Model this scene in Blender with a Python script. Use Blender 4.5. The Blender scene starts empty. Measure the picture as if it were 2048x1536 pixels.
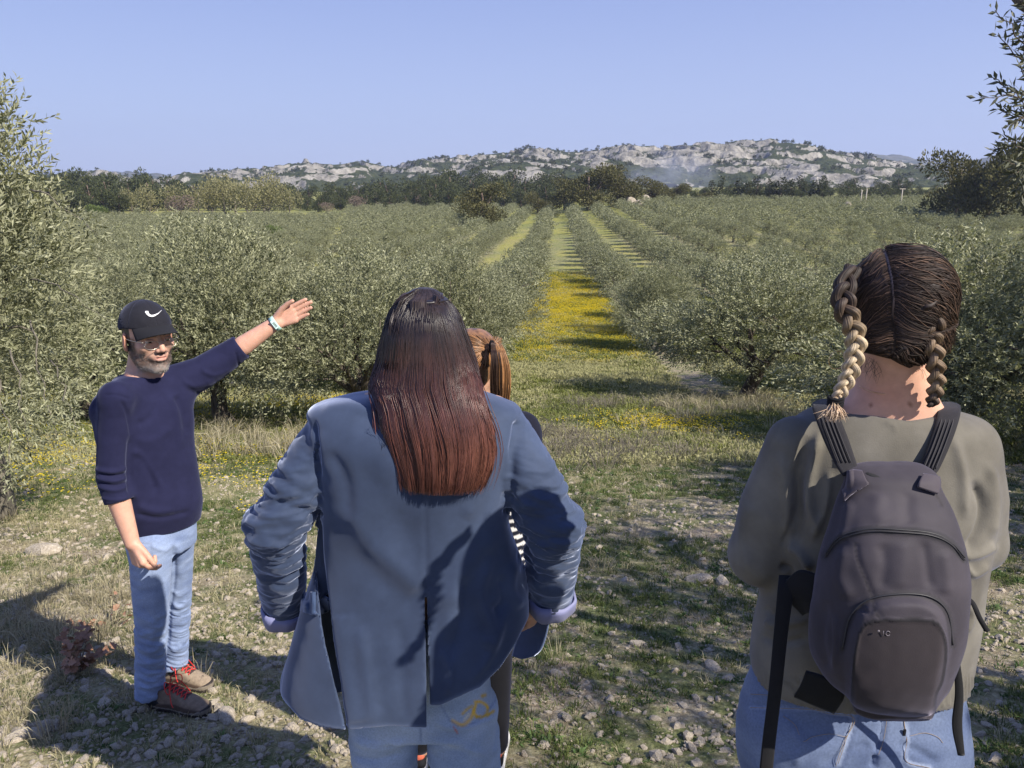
import bpy, math, random
import numpy as np
from mathutils import Vector, Matrix
rng = np.random.default_rng(7)
random.seed(7)
PI = math.pi
scene = bpy.context.scene
C = scene.collection

# ------------------------------------------------------------ camera, sky, sun, exposure
CAM_Z = 1.6
PITCH = math.radians(14.7)
FPX = 1560.0                                  # focal length in pixels of the 2048 px wide photograph
cam_data = bpy.data.cameras.new('camera')
cam = bpy.data.objects.new('camera', cam_data)
C.objects.link(cam)
cam.location = (0, 0, CAM_Z)
cam.rotation_euler = (PI / 2 - PITCH, 0, 0)
cam_data.sensor_width = 36.0
cam_data.lens = 36.0 * FPX / 2048.0
cam_data.clip_start = 0.05
cam_data.clip_end = 12000
scene.camera = cam

SUN_EL = math.radians(40.5)
SUN_AZ = math.radians(124)                    # clockwise from +Y: to the right and behind the camera
SUN_DIR = np.array([math.sin(SUN_AZ) * math.cos(SUN_EL), math.cos(SUN_AZ) * math.cos(SUN_EL), math.sin(SUN_EL)])
world = bpy.data.worlds.new('World')
scene.world = world
world.use_nodes = True
wn = world.node_tree
wn.nodes.clear()
sky = wn.nodes.new('ShaderNodeTexSky')
sky.sky_type = 'NISHITA'
sky.sun_disc = False
sky.sun_elevation = SUN_EL
sky.sun_rotation = SUN_AZ
sky.altitude = 100
sky.air_density = 1.0
sky.dust_density = 0.6
sky.ozone_density = 2.5
# clear-sky gradient mixed with the Nishita sky: lavender blue, paler towards the horizon all the way round
wtc = wn.nodes.new('ShaderNodeTexCoord'); wsp = wn.nodes.new('ShaderNodeSeparateXYZ')
wn.links.new(wtc.outputs['Generated'], wsp.inputs[0])
wr = wn.nodes.new('ShaderNodeValToRGB'); wr.color_ramp.interpolation = 'EASE'
e = wr.color_ramp.elements
e[0].position = 0.0; e[0].color = (0.45, 0.53, 0.83, 1)
e[1].position = 1.0; e[1].color = (0.12, 0.20, 0.52, 1)
x = e.new(0.35); x.color = (0.25, 0.335, 0.70, 1)
wn.links.new(wsp.outputs[2], wr.inputs[0])
sc0 = wn.nodes.new('ShaderNodeVectorMath'); sc0.operation = 'SCALE'; sc0.inputs['Scale'].default_value = 8.5
wn.links.new(wr.outputs[0], sc0.inputs[0])
tint = wn.nodes.new('ShaderNodeMix'); tint.data_type = 'RGBA'
tint.inputs[0].default_value = 0.85
bg = wn.nodes.new('ShaderNodeBackground')
bg.inputs['Strength'].default_value = 0.088
wo = wn.nodes.new('ShaderNodeOutputWorld')
wn.links.new(sky.outputs[0], tint.inputs[6]); wn.links.new(sc0.outputs[0], tint.inputs[7])
wn.links.new(tint.outputs[2], bg.inputs['Color'])
wn.links.new(bg.outputs[0], wo.inputs['Surface'])
sd = bpy.data.lights.new('sun', 'SUN')
sun = bpy.data.objects.new('sun', sd)
C.objects.link(sun)
sd.energy = 5.0
sd.angle = math.radians(0.55)
sd.color = (1.0, 0.93, 0.82)
sun.rotation_euler = Vector(tuple(SUN_DIR)).to_track_quat('Z', 'Y').to_euler()
sun.location = (30, -20, 40)
vs = scene.view_settings
scene.display_settings.display_device = 'sRGB'
vs.view_transform = 'Standard'
vs.look = 'None'
vs.exposure = 0.60
vs.gamma = 1.0
vs.use_curve_mapping = False
scene.render.engine = 'CYCLES'
scene.cycles.max_bounces = 6
scene.cycles.diffuse_bounces = 3
scene.cycles.glossy_bounces = 2
scene.cycles.transmission_bounces = 3
scene.cycles.volume_bounces = 0
scene.cycles.transparent_max_bounces = 6
scene.cycles.use_denoising = True

def W(px, py, D):
    """world point seen at pixel (px, py) of the 2048 x 1536 photograph, at ground distance D"""
    a = (px - 1024.0) / FPX
    b = (768.0 - py) / FPX
    dy = math.cos(PITCH) + b * math.sin(PITCH)
    dz = -math.sin(PITCH) + b * math.cos(PITCH)
    s = D / dy
    return np.array([a * s, D, CAM_Z + dz * s])

def project(P):
    """pixel coordinates (2048 x 1536) of world points, used to lay relief on the side of a form"""
    x = P[:, 0]; y = P[:, 1]; z = P[:, 2] - CAM_Z
    dep = y * math.cos(PITCH) - z * math.sin(PITCH)
    v = y * math.sin(PITCH) + z * math.cos(PITCH)
    dep = np.maximum(dep, 1e-3)
    return 1024 + FPX * x / dep, 768 - FPX * v / dep

# ------------------------------------------------------------ numpy noise
_perm = np.random.default_rng(3).permutation(512)
_perm = np.concatenate([_perm, _perm, _perm])
_val = np.random.default_rng(4).random(512).astype(np.float32) * 2 - 1
def vnoise(x, y, z=0.0):
    x, y, z = np.broadcast_arrays(np.asarray(x, dtype=np.float64), y, z)
    xi = np.floor(x).astype(np.int64); yi = np.floor(y).astype(np.int64); zi = np.floor(z).astype(np.int64)
    xf = (x - xi); yf = (y - yi); zf = (z - zi)
    u = xf * xf * xf * (xf * (xf * 6 - 15) + 10); v = yf * yf * yf * (yf * (yf * 6 - 15) + 10); w = zf * zf * (3 - 2 * zf)
    xi &= 511; yi &= 511; zi &= 511
    def h(a, b, c):
        return _val[_perm[_perm[_perm[(xi + a) & 511] + ((yi + b) & 511)] + ((zi + c) & 511)] & 511]
    x00 = h(0, 0, 0) * (1 - u) + h(1, 0, 0) * u; x10 = h(0, 1, 0) * (1 - u) + h(1, 1, 0) * u
    x01 = h(0, 0, 1) * (1 - u) + h(1, 0, 1) * u; x11 = h(0, 1, 1) * (1 - u) + h(1, 1, 1) * u
    return (x00 * (1 - v) + x10 * v) * (1 - w) + (x01 * (1 - v) + x11 * v) * w
def fbm(x, y, z=0.0, o=4, g=0.5, l=2.03):
    s = 0; a = 1; t = 0; f = 1
    for i in range(o):
        s = s + a * vnoise(np.asarray(x) * f + 17.3 * i, np.asarray(y) * f + 9.1 * i, np.asarray(z) * f + 3.7 * i)
        t += a; a *= g; f *= l
    return s / t
def sstep(a, b, x):
    t = np.clip((x - a) / (b - a), 0, 1)
    return t * t * (3 - 2 * t)

# ------------------------------------------------------------ mesh and object helpers
def mesh_np(name, V, F, smooth=True, cols=None, attrs=None, mats=(), matidx=None):
    """V (n,3); F (m,3) or (m,4) or a list of such arrays"""
    me = bpy.data.meshes.new(name)
    V = np.asarray(V, dtype=np.float32)
    Fs = F if isinstance(F, list) else [F]
    Fs = [np.asarray(f, dtype=np.int32) for f in Fs if len(f)]
    me.vertices.add(len(V)); me.vertices.foreach_set('co', V.ravel())
    loops = np.concatenate([f.ravel() for f in Fs])
    tot = np.concatenate([np.full(len(f), f.shape[1], np.int32) for f in Fs])
    start = np.concatenate([[0], np.cumsum(tot)[:-1]]).astype(np.int32)
    me.loops.add(len(loops)); me.loops.foreach_set('vertex_index', loops)
    me.polygons.add(len(tot)); me.polygons.foreach_set('loop_start', start)
    me.polygons.foreach_set('use_smooth', np.full(len(tot), bool(smooth)))
    for m in mats: me.materials.append(m)
    if matidx is not None: me.polygons.foreach_set('material_index', np.asarray(matidx, np.int32))
    me.update(calc_edges=True)
    if cols is not None:
        ca = me.color_attributes.new('tint', 'FLOAT_COLOR', 'POINT')
        cc = np.ones((len(V), 4), np.float32); cc[:, :cols.shape[1]] = cols
        ca.data.foreach_set('color', cc.ravel())
    for k, a in (attrs or {}).items():
        at = me.attributes.new(k, 'FLOAT', 'POINT'); at.data.foreach_set('value', np.asarray(a, np.float32))
    return me
def link(name, me, parent=None, kind=None, label=None, cat=None, group=None):
    o = bpy.data.objects.new(name, me); C.objects.link(o)
    if parent is not None: o.parent = parent
    return props(o, kind, label, cat, group)
def props(o, kind=None, label=None, cat=None, group=None):
    if kind: o['kind'] = kind
    if label: o['label'] = label
    if cat: o['category'] = cat
    if group: o['group'] = group
    return o
def thing(name, label, cat, loc=(0, 0, 0), rz=0, group=None):
    o = bpy.data.objects.new(name, None); C.objects.link(o)
    o.empty_display_size = 0.2
    o.location = tuple(float(v) for v in loc); o.rotation_euler = (0, 0, rz)
    return props(o, None, label, cat, group)
def copy_tree(root, loc, rz=0.0, sc=1.0, label=None):
    r = root.copy(); C.objects.link(r)
    r.location = tuple(float(v) for v in loc); r.rotation_euler = (0, 0, rz); r.scale = (sc, sc, sc) if np.isscalar(sc) else sc
    if label: r['label'] = label
    for ch in root.children:
        c = ch.copy(); C.objects.link(c); c.parent = r
    return r
class Geo:
    """collects shapes into one mesh"""
    def __init__(s): s.V = []; s.Q = []; s.T = []; s.n = 0; s.C = []; s.last = None
    def add(s, V, Q=None, T=None, col=None):
        V = np.asarray(V, float)
        if Q is not None and len(Q): s.Q.append(np.asarray(Q) + s.n)
        if T is not None and len(T): s.T.append(np.asarray(T) + s.n)
        s.V.append(V); s.n += len(V)
        if col is not None:
            c = np.asarray(col, float)
            s.C.append(np.tile(c, (len(V), 1)) if c.ndim == 1 else c)
        return s
    def tube(s, pts, rad, n=8, col=None, cap=True, flat=1.0, up=None):
        pts = np.asarray(pts, float); m = len(pts)
        rad = np.full(m, rad, float) if np.isscalar(rad) else np.asarray(rad, float)
        t = np.gradient(pts, axis=0); t /= np.linalg.norm(t, axis=1)[:, None] + 1e-12
        ref = np.array([0, 0, 1.0]) if up is None else np.asarray(up, float)
        if up is None and abs(t[0] @ ref) > 0.9: ref = np.array([1.0, 0, 0])
        a = ref - (t[0] @ ref) * t[0]; a /= np.linalg.norm(a)
        V = []
        ang = np.arange(n) * 2 * PI / n
        for i in range(m):
            a = a - (a @ t[i]) * t[i]; a /= np.linalg.norm(a) + 1e-12
            b = np.cross(t[i], a)
            V.append(pts[i] + rad[i] * (np.cos(ang)[:, None] * a * flat + np.sin(ang)[:, None] * b))
        V = np.concatenate(V)
        i = np.arange(m - 1)[:, None] * n; j = np.arange(n)[None, :]
        q = np.stack([i + j, i + (j + 1) % n, i + n + (j + 1) % n, i + n + j], -1).reshape(-1, 4)
        T = []
        if cap:
            V = np.vstack([V, pts[0], pts[-1]])
            for k in range(n):
                T.append((k, m * n, (k + 1) % n)); T.append(((m - 1) * n + k, (m - 1) * n + (k + 1) % n, m * n + 1))
        return s.add(V, q, T, col)
    def box(s, c, h, R=None, col=None):
        v = np.array([[x, y, z] for x in (-1, 1) for y in (-1, 1) for z in (-1, 1)], float) * np.asarray(h)
        if R is not None: v = v @ np.asarray(R).T
        return s.add(v + np.asarray(c), [(0, 1, 3, 2), (4, 6, 7, 5), (0, 4, 5, 1), (2, 3, 7, 6), (0, 2, 6, 4), (1, 5, 7, 3)], None, col)
    def mesh(s, name, mats=(), smooth=True):
        V = np.concatenate(s.V); F = []
        if s.Q: F.append(np.concatenate(s.Q))
        if s.T: F.append(np.concatenate(s.T))
        return mesh_np(name, V, F, smooth, np.concatenate(s.C) if s.C else None, None, mats)

# ------------------------------------------------------------ node material helpers
def new_mat(name):
    m = bpy.data.materials.new(name); m.use_nodes = True
    nt = m.node_tree; b = nt.nodes['Principled BSDF']
    return m, nt, b
def N(nt, kind, **kw):
    n = nt.nodes.new(kind)
    for k, v in kw.items():
        if k.startswith('i_'): n.inputs[k[2:].replace('_', ' ')].default_value = v
        else: setattr(n, k, v)
    return n
def noise_node(nt, scale, detail=4, rough=0.55, coord='Object', stretch=None):
    tc = N(nt, 'ShaderNodeTexCoord')
    n = N(nt, 'ShaderNodeTexNoise'); n.inputs['Scale'].default_value = scale
    n.inputs['Detail'].default_value = detail; n.inputs['Roughness'].default_value = rough
    if stretch is not None:
        mp = N(nt, 'ShaderNodeMapping'); mp.inputs['Scale'].default_value = stretch
        nt.links.new(tc.outputs[coord], mp.inputs[0]); nt.links.new(mp.outputs[0], n.inputs['Vector'])
    else:
        nt.links.new(tc.outputs[coord], n.inputs['Vector'])
    return n
def ramp(nt, src, stops, interp='LINEAR'):
    r = N(nt, 'ShaderNodeValToRGB'); r.color_ramp.interpolation = interp
    e = r.color_ramp.elements
    e[0].position = stops[0][0]; e[0].color = (*stops[0][1], 1)
    e[1].position = stops[-1][0]; e[1].color = (*stops[-1][1], 1)
    for p, c in stops[1:-1]:
        x = e.new(p); x.color = (*c, 1)
    nt.links.new(src, r.inputs[0]); return r
def mix(nt, fac, a, b, mode='MIX'):
    m = N(nt, 'ShaderNodeMix', data_type='RGBA', blend_type=mode)
    for s, v in ((0, fac), (6, a), (7, b)):
        if hasattr(v, 'is_linked') or hasattr(v, 'links'): nt.links.new(v, m.inputs[s])
        elif s == 0: m.inputs[0].default_value = v
        else: m.inputs[s].default_value = (*v, 1) if len(v) == 3 else v
    return m.outputs[2]
def mathn(nt, op, a, b=0.0, clamp=False):
    m = N(nt, 'ShaderNodeMath', operation=op, use_clamp=clamp)
    for s, v in ((0, a), (1, b)):
        if hasattr(v, 'links'): nt.links.new(v, m.inputs[s])
        else: m.inputs[s].default_value = v
    return m.outputs[0]
def attr(nt, name, out='Fac'):
    a = N(nt, 'ShaderNodeAttribute', attribute_name=name); return a.outputs[out]
def bump(nt, b, h, strength=0.3, dist=0.01, inv=False):
    bp = N(nt, 'ShaderNodeBump'); bp.inputs['Strength'].default_value = strength; bp.inputs['Distance'].default_value = dist
    nt.links.new(h, bp.inputs['Height']); nt.links.new(bp.outputs[0], b.inputs['Normal']); return bp
def unit(v): return v / (np.linalg.norm(v, axis=-1, keepdims=True) + 1e-9)
# ------------------------------------------------------------ terrain
_gy = np.array([-40, -10, -3, 0, 3, 7, 12, 18, 26, 36, 52, 80, 133, 200, 300, 600, 3000.])
_gz = np.array([1.2, 0.6, 0.3, 0.0, -0.6, -1.40, -2.35, -3.35, -4.25, -4.95, -5.75, -6.7, -7.6, -8.2, -8.6, -8.6, -8.6])
_fy = np.linspace(-40, 3000, 30401); _fz = np.interp(_fy, _gy, _gz)
_k = np.ones(21) / 21
for _ in range(2):
    _fz = np.convolve(np.pad(_fz, 10, mode='edge'), _k, mode='valid')
def ground_z(x, y):
    x = np.asarray(x, float); y = np.asarray(y, float)
    z = np.interp(y, _fy, _fz)
    far = sstep(2, 30, np.hypot(x, y))
    z = z + 0.05 * fbm(x * 0.35, y * 0.35, 2.0, 3) * (0.35 + far) + 0.012 * fbm(x * 2.5, y * 2.5, 5.0, 2)
    rise = np.interp(y, [60, 90, 133, 200, 260, 330, 600], [0, .55, 1.6, 3.0, 3.7, 3.9, 3.9])
    z = z + rise * sstep(-14, 26, x - 0.05 * y)
    return z
LANE0, LANEK = 0.7, 0.056          # centre line of the grass lane: x = LANE0 + LANEK * y
def lane_dist(x, y):
    """distance from the middle of the nearest lane between two olive rows (rows 7 m apart)"""
    u = x - (LANE0 + LANEK * y)
    return u - 6.3 * np.round(u / 6.3), u

# the ground: one sheet, fine near the camera and coarse far away
def axis_steps():
    a = [0.0]
    s = 0.045
    while a[-1] < 2600:
        s = max(0.07, a[-1] * 0.03)
        a.append(a[-1] + s)
    return np.array(a)
_a = axis_steps()
gx = np.concatenate([-_a[:0:-1], _a])
gyy = np.concatenate([-np.linspace(40, 0.3, 40), _a])
X, Y = np.meshgrid(gx, gyy)
Z = ground_z(X, Y)
micro = np.exp(-np.maximum(np.hypot(X, Y) - 3, 0) / 5)
Z = Z + micro * (0.010 * fbm(X * 9, Y * 9, 1.0, 3))
nr, nc = X.shape
idx = (np.arange(nr - 1)[:, None] * nc + np.arange(nc - 1)[None, :])
Fq = np.stack([idx, idx + 1, idx + nc + 1, idx + nc], -1).reshape(-1, 4)
gm, nt, b = new_mat('ground_soil_grass')
L = nt.links
tc = N(nt, 'ShaderNodeTexCoord')
big = noise_node(nt, 0.55, 5, 0.6)
mid = noise_node(nt, 3.2, 5, 0.65)
fine = noise_node(nt, 38, 6, 0.7)
gr = noise_node(nt, 160, 3, 0.7)
soil = ramp(nt, fine.outputs[0], [(0.30, (0.15, 0.11, 0.075)), (0.5, (0.31, 0.25, 0.185)), (0.68, (0.50, 0.43, 0.34))])
dry = ramp(nt, fine.outputs[0], [(0.30, (0.14, 0.115, 0.06)), (0.55, (0.36, 0.32, 0.19)), (0.75, (0.52, 0.47, 0.31))])
grn = ramp(nt, fine.outputs[0], [(0.30, (0.035, 0.055, 0.015)), (0.55, (0.105, 0.14, 0.04)), (0.75, (0.21, 0.25, 0.09))])
f1 = ramp(nt, big.outputs[0], [(0.42, (0, 0, 0)), (0.58, (1, 1, 1))])
f2 = ramp(nt, mid.outputs[0], [(0.44, (0, 0, 0)), (0.58, (1, 1, 1))])
c1 = mix(nt, f1.outputs[0], dry.outputs[0], soil.outputs[0])
c2 = mix(nt, mathn(nt, 'MULTIPLY', f2.outputs[0], 0.8), c1, grn.outputs[0])
fl = attr(nt, 'lush')
c3 = mix(nt, fl, c2, mix(nt, f2.outputs[0], (0.25, 0.25, 0.085), (0.15, 0.18, 0.055)))
fy = attr(nt, 'yellow')
yn = noise_node(nt, 14, 3, 0.8)
ysp = ramp(nt, yn.outputs[0], [(0.44, (0, 0, 0)), (0.60, (1, 1, 1))])
c4 = mix(nt, mathn(nt, 'MULTIPLY', fy, ysp.outputs[0]), c3, (0.55, 0.47, 0.06))
L.new(c4, b.inputs['Base Color'])
b.inputs['Roughness'].default_value = 0.95
b.inputs['Specular IOR Level'].default_value = 0.15
bump(nt, b, fine.outputs[0], 0.8, 0.03)
ld, lu = lane_dist(X, Y)
inl = 1 - sstep(1.3, 3.0, np.abs(ld))
dist = np.hypot(X, Y)
lush = inl * sstep(12, 24, Y) * (0.55 + 0.45 * fbm(X * 0.4, Y * 0.4, 3.0, 2)) + sstep(90, 200, Y) * 0.4
wob = 1.2 * fbm(X * 0.5, Y * 0.5, 8.0, 3)
lush = np.maximum(lush, 0.85 * np.exp(-((Y + wob * 2 - 11.0) / 3.0) ** 2) * sstep(0.5, -1.5, X + wob))
yel = .55 * inl * np.exp(-((Y - 42) / 15) ** 2) * (np.abs(lu) < 10) * sstep(-.35, .25, fbm(X * .6, Y * .25, 4.0, 3)) + inl * sstep(50, 80, Y) * 0.5 * sstep(-.3, .3, fbm(X * .3, Y * .12, 4.0, 3))
yel = np.maximum(yel, 0.8 * np.exp(-((Y + wob - 15.0) / 1.6) ** 2) * sstep(0.2, -1.2, X) * sstep(-.4, .2, fbm(X * .7, Y * .9, 14.0, 3)))
me = mesh_np('ground', np.stack([X, Y, Z], -1).reshape(-1, 3), Fq, True, None, {'lush': np.clip(lush, 0, 1).ravel(), 'yellow': np.clip(yel, 0, 1).ravel()}, [gm])
link('ground', me, kind='structure')

# ------------------------------------------------------------ hills
def polar_hill(name, sky_pts, base_py, R0, R1, rowsn, step, seed, rockiness, relief, mat, x0=-160, x1=2210):
    px = np.arange(x0, x1, step, dtype=float)
    sp = np.array(sky_pts, float)
    crest_py = np.interp(px, sp[:, 0], sp[:, 1])
    t = np.linspace(0, 1.25, rowsn)
    PX, T = np.meshgrid(px, t)
    CR = np.interp(PX, sp[:, 0], sp[:, 1])
    az = (PX - 1024) / FPX / math.cos(PITCH)
    R = R0 + (R1 - R0) * T
    R = R * (1 + 0.05 * fbm(PX * 0.006, T * 2, seed, 3))
    def elev(py):
        b_ = (768 - py) / FPX
        return np.tan(np.arctan(b_) - PITCH)
    zb = -13.0
    Rc = R0 + (R1 - R0)
    zc = elev(CR) * Rc * 1.0
    s = np.where(T <= 1, sstep(-0.15, 1.0, T) ** 0.85, 1 - 0.35 * (T - 1) / 0.25)
    H = zb + (zc - zb) * s
    XX = az * R; YY = R
    w = 1 - np.exp(-np.maximum(T, 0) * 3.0)
    n1 = fbm(XX * 0.010, YY * 0.010, seed, 5, 0.55)
    n2 = fbm(XX * 0.035 + n1 * 2, YY * 0.022, seed + 4, 4, 0.55)
    ridge = 1 - np.abs(n2) * 2
    # slanting beds of rock: terraces cut the slope into ledges and cliffs
    hb = H + relief * (n1 * 1.3 + 0.5 * n2)
    bed = hb * 0.085 + XX * 0.004 + 1.2 * n1
    fr = bed - np.floor(bed)
    ter = (np.floor(bed) + sstep(0.30, 0.62, fr)) / 0.085
    amt = rockiness * sstep(-0.25, 0.25, fbm(XX * 0.006 + 5, YY * 0.004, seed + 9, 3))
    Hh = hb + amt * (ter - hb - XX * 0.004 / 0.085 - 1.2 * n1 / 0.085) * 0.75 * w
    Hh = Hh + relief * 0.22 * np.maximum(ridge, 0) ** 2 * amt * w
    Hh = Hh + relief * 0.10 * fbm(XX * 0.14, YY * 0.10, seed + 2, 3) * amt
    # keep the crest line where it belongs
    crestrow = np.argmax(np.where(T <= 1.0, Hh / R, -9), axis=0)
    mx = np.max(np.where(T <= 1.02, Hh / R, -9), axis=0)
    want = elev(crest_py)
    k_ = np.ones(9) / 9
    corr = np.convolve(np.pad(want - mx, 4, mode='edge'), k_, mode='valid') if True else want - mx
    Hh = Hh + corr[None, :] * R * sstep(0.1, 0.8, T)
    dh = np.gradient(Hh, axis=0) / (np.gradient(R, axis=0) + 1e-6)
    dhx = np.gradient(Hh, axis=1) / (np.gradient(XX, axis=1) + 1e-6)
    steep = np.hypot(dh, dhx)
    nn = fbm(XX * 0.05, YY * 0.05, seed + 20, 4, 0.6)
    nn2 = fbm(XX * 0.016 + 3, YY * 0.012, seed + 31, 3, 0.6)
    rock = sstep(0.39, 0.58, steep * 0.62 + 0.55 * nn + 0.55 * nn2 + 0.16 * (rockiness - 0.5))
    V = np.stack([XX, YY, Hh + CAM_Z], -1).reshape(-1, 3)
    nr, nc = XX.shape
    idx = (np.arange(nr - 1)[:, None] * nc + np.arange(nc - 1)[None, :])
    F = np.stack([idx, idx + 1, idx + nc + 1, idx + nc], -1).reshape(-1, 4)
    me = mesh_np(name, V, F, True, None, {'rock': rock.ravel()}, [mat])
    link(name, me, kind='structure')
    print(name, 'rock share', rock.mean())
    return dict(x=XX, y=YY, z=Hh + CAM_Z, rock=rock, t=T)

hm, nt, b = new_mat('limestone_scrub')
rn = noise_node(nt, 0.09, 6, 0.65)
rk = ramp(nt, rn.outputs[0], [(0.30, (0.10, 0.095, 0.08)), (0.48, (0.26, 0.245, 0.215)), (0.70, (0.42, 0.395, 0.345))])
sn = noise_node(nt, 0.16, 5, 0.7)
sc_ = ramp(nt, sn.outputs[0], [(0.35, (0.025, 0.035, 0.016)), (0.6, (0.065, 0.075, 0.035)), (0.75, (0.13, 0.125, 0.07))])
dn = noise_node(nt, 0.22, 5, 0.75)
fac = mathn(nt, 'ADD', attr(nt, 'rock'), mathn(nt, 'MULTIPLY', mathn(nt, 'SUBTRACT', dn.outputs[0], 0.5), 2.2))
fr_ = ramp(nt, fac, [(0.42, (0, 0, 0)), (0.58, (1, 1, 1))])
nt.links.new(mix(nt, fr_.outputs[0], sc_.outputs[0], rk.outputs[0]), b.inputs['Base Color'])
b.inputs['Roughness'].default_value = 0.95; b.inputs['Specular IOR Level'].default_value = 0.1
bump(nt, b, rn.outputs[0], 1.0, 6.0)
hm2, nt, b = new_mat('distant_hill')
sn = noise_node(nt, 0.02, 5, 0.7)
sc_ = ramp(nt, sn.outputs[0], [(0.4, (0.05, 0.065, 0.06)), (0.62, (0.13, 0.13, 0.12)), (0.72, (0.3, 0.29, 0.27))])
nt.links.new(sc_.outputs[0], b.inputs['Base Color']); b.inputs['Roughness'].default_value = 1.0

main_sky = [(-160, 372), (150, 352), (190, 346), (260, 345), (300, 352), (345, 372), (350, 362), (400, 350), (480, 340), (560, 335), (610, 328), (640, 320), (665, 328), (700, 329), (750, 322), (775, 330), (800, 334),
            (835, 322), (850, 319), (885, 318), (930, 311), (990, 308), (1030, 300), (1065, 294), (1110, 301), (1150, 305), (1200, 296), (1235, 288), (1262, 292), (1300, 293), (1350, 289), (1385, 284), (1410, 288), (1450, 279), (1475, 282), (1500, 279), (1520, 286), (1560, 287), (1600, 296), (1640, 305), (1680, 311),
            (1740, 322), (1790, 330), (1850, 345), (1900, 350), (2210, 352)]
HILL = polar_hill('hills', main_sky, 395, 620, 1150, 170, 3.2, 11.0, 1.0, 13.0, hm)
back_sky = [(-160, 350), (150, 348), (230, 347), (300, 343), (370, 347), (420, 360), (700, 335), (740, 320), (760, 326), (840, 350), (1600, 330), (1650, 318), (1690, 305), (1720, 309), (1780, 317), (1830, 331), (1850, 324), (1880, 322), (1920, 310), (1950, 318), (2010, 330), (2210, 335)]
polar_hill('distant_hills', back_sky, 395, 1700, 2400, 60, 8, 31.0, 0.4, 14.0, hm2)
# ------------------------------------------------------------ sculpting: implicit forms -> smooth closed meshes
def smin(a, b, k):
    h = np.clip(0.5 + 0.5 * (b - a) / k, 0, 1)
    return b + (a - b) * h - k * h * (1 - h)
def smax(a, b, k): return -smin(-a, -b, k)
def s_chain(P, pts, rad, k=0.0, sq=None):
    """tapered limb through the given joints"""
    pts = np.asarray(pts, float); d = None
    rad = [rad] * len(pts) if np.isscalar(rad) else rad
    for i in range(len(pts) - 1):
        a, b = pts[i], pts[i + 1]; ab = b - a; L2 = ab @ ab + 1e-12
        t = np.clip(((P - a) @ ab) / L2, 0, 1)
        q = P - (a + t[:, None] * ab)
        e = np.sqrt((q * q).sum(1)) - (rad[i] + (rad[i + 1] - rad[i]) * t)
        d = e if d is None else (np.minimum(d, e) if k == 0 else smin(d, e, k))
    return d
def s_ell(P, c, r, R=None):
    q = P - np.asarray(c, float)
    if R is not None: q = q @ np.asarray(R, float)          # columns of R are the axes
    r = np.asarray(r, float)
    k0 = np.sqrt(((q / r) ** 2).sum(1)); k1 = np.sqrt(((q / r ** 2) ** 2).sum(1)) + 1e-9
    return k0 * (k0 - 1) / k1
def s_box(P, c, h, R=None, rd=0.0):
    q = P - np.asarray(c, float)
    if R is not None: q = q @ np.asarray(R, float)
    q = np.abs(q) - (np.asarray(h, float) - rd)
    return np.sqrt((np.maximum(q, 0) ** 2).sum(1)) + np.minimum(q.max(1), 0) - rd
def s_stack(P, rows, p=2.4):
    """a form given by level outlines: rows of (z, cx, cy, ax, ay), interpolated smoothly"""
    r = np.array(sorted([tuple(q) for q in rows])); z = P[:, 2]
    zz = r[:, 0]; m = []
    zc = np.clip(z, zz[0], zz[-1])
    i = np.clip(np.searchsorted(zz, zc) - 1, 0, len(zz) - 2)
    t = (zc - zz[i]) / (zz[i + 1] - zz[i])
    for c in range(1, 5):
        y = r[:, c]; s = np.gradient(y, zz); h = zz[i + 1] - zz[i]
        m.append((2 * t**3 - 3 * t**2 + 1) * y[i] + (t**3 - 2 * t**2 + t) * h * s[i] + (-2 * t**3 + 3 * t**2) * y[i + 1] + (t**3 - t**2) * h * s[i + 1])
    u = np.abs((P[:, 0] - m[0]) / m[2]); v = np.abs((P[:, 1] - m[1]) / m[3])
    k = (u ** p + v ** p) ** (1 / p) + 1e-9
    d = (k - 1) * np.sqrt((m[2] * u) ** 2 + (m[3] * v) ** 2) / k * 1.0
    d = np.where(k < 0.3, -np.minimum(m[2], m[3]) * 0.7, d)
    return smax(d, np.abs(z - 0.5 * (zz[0] + zz[-1])) - 0.5 * (zz[-1] - zz[0]), 0.02)
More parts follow.
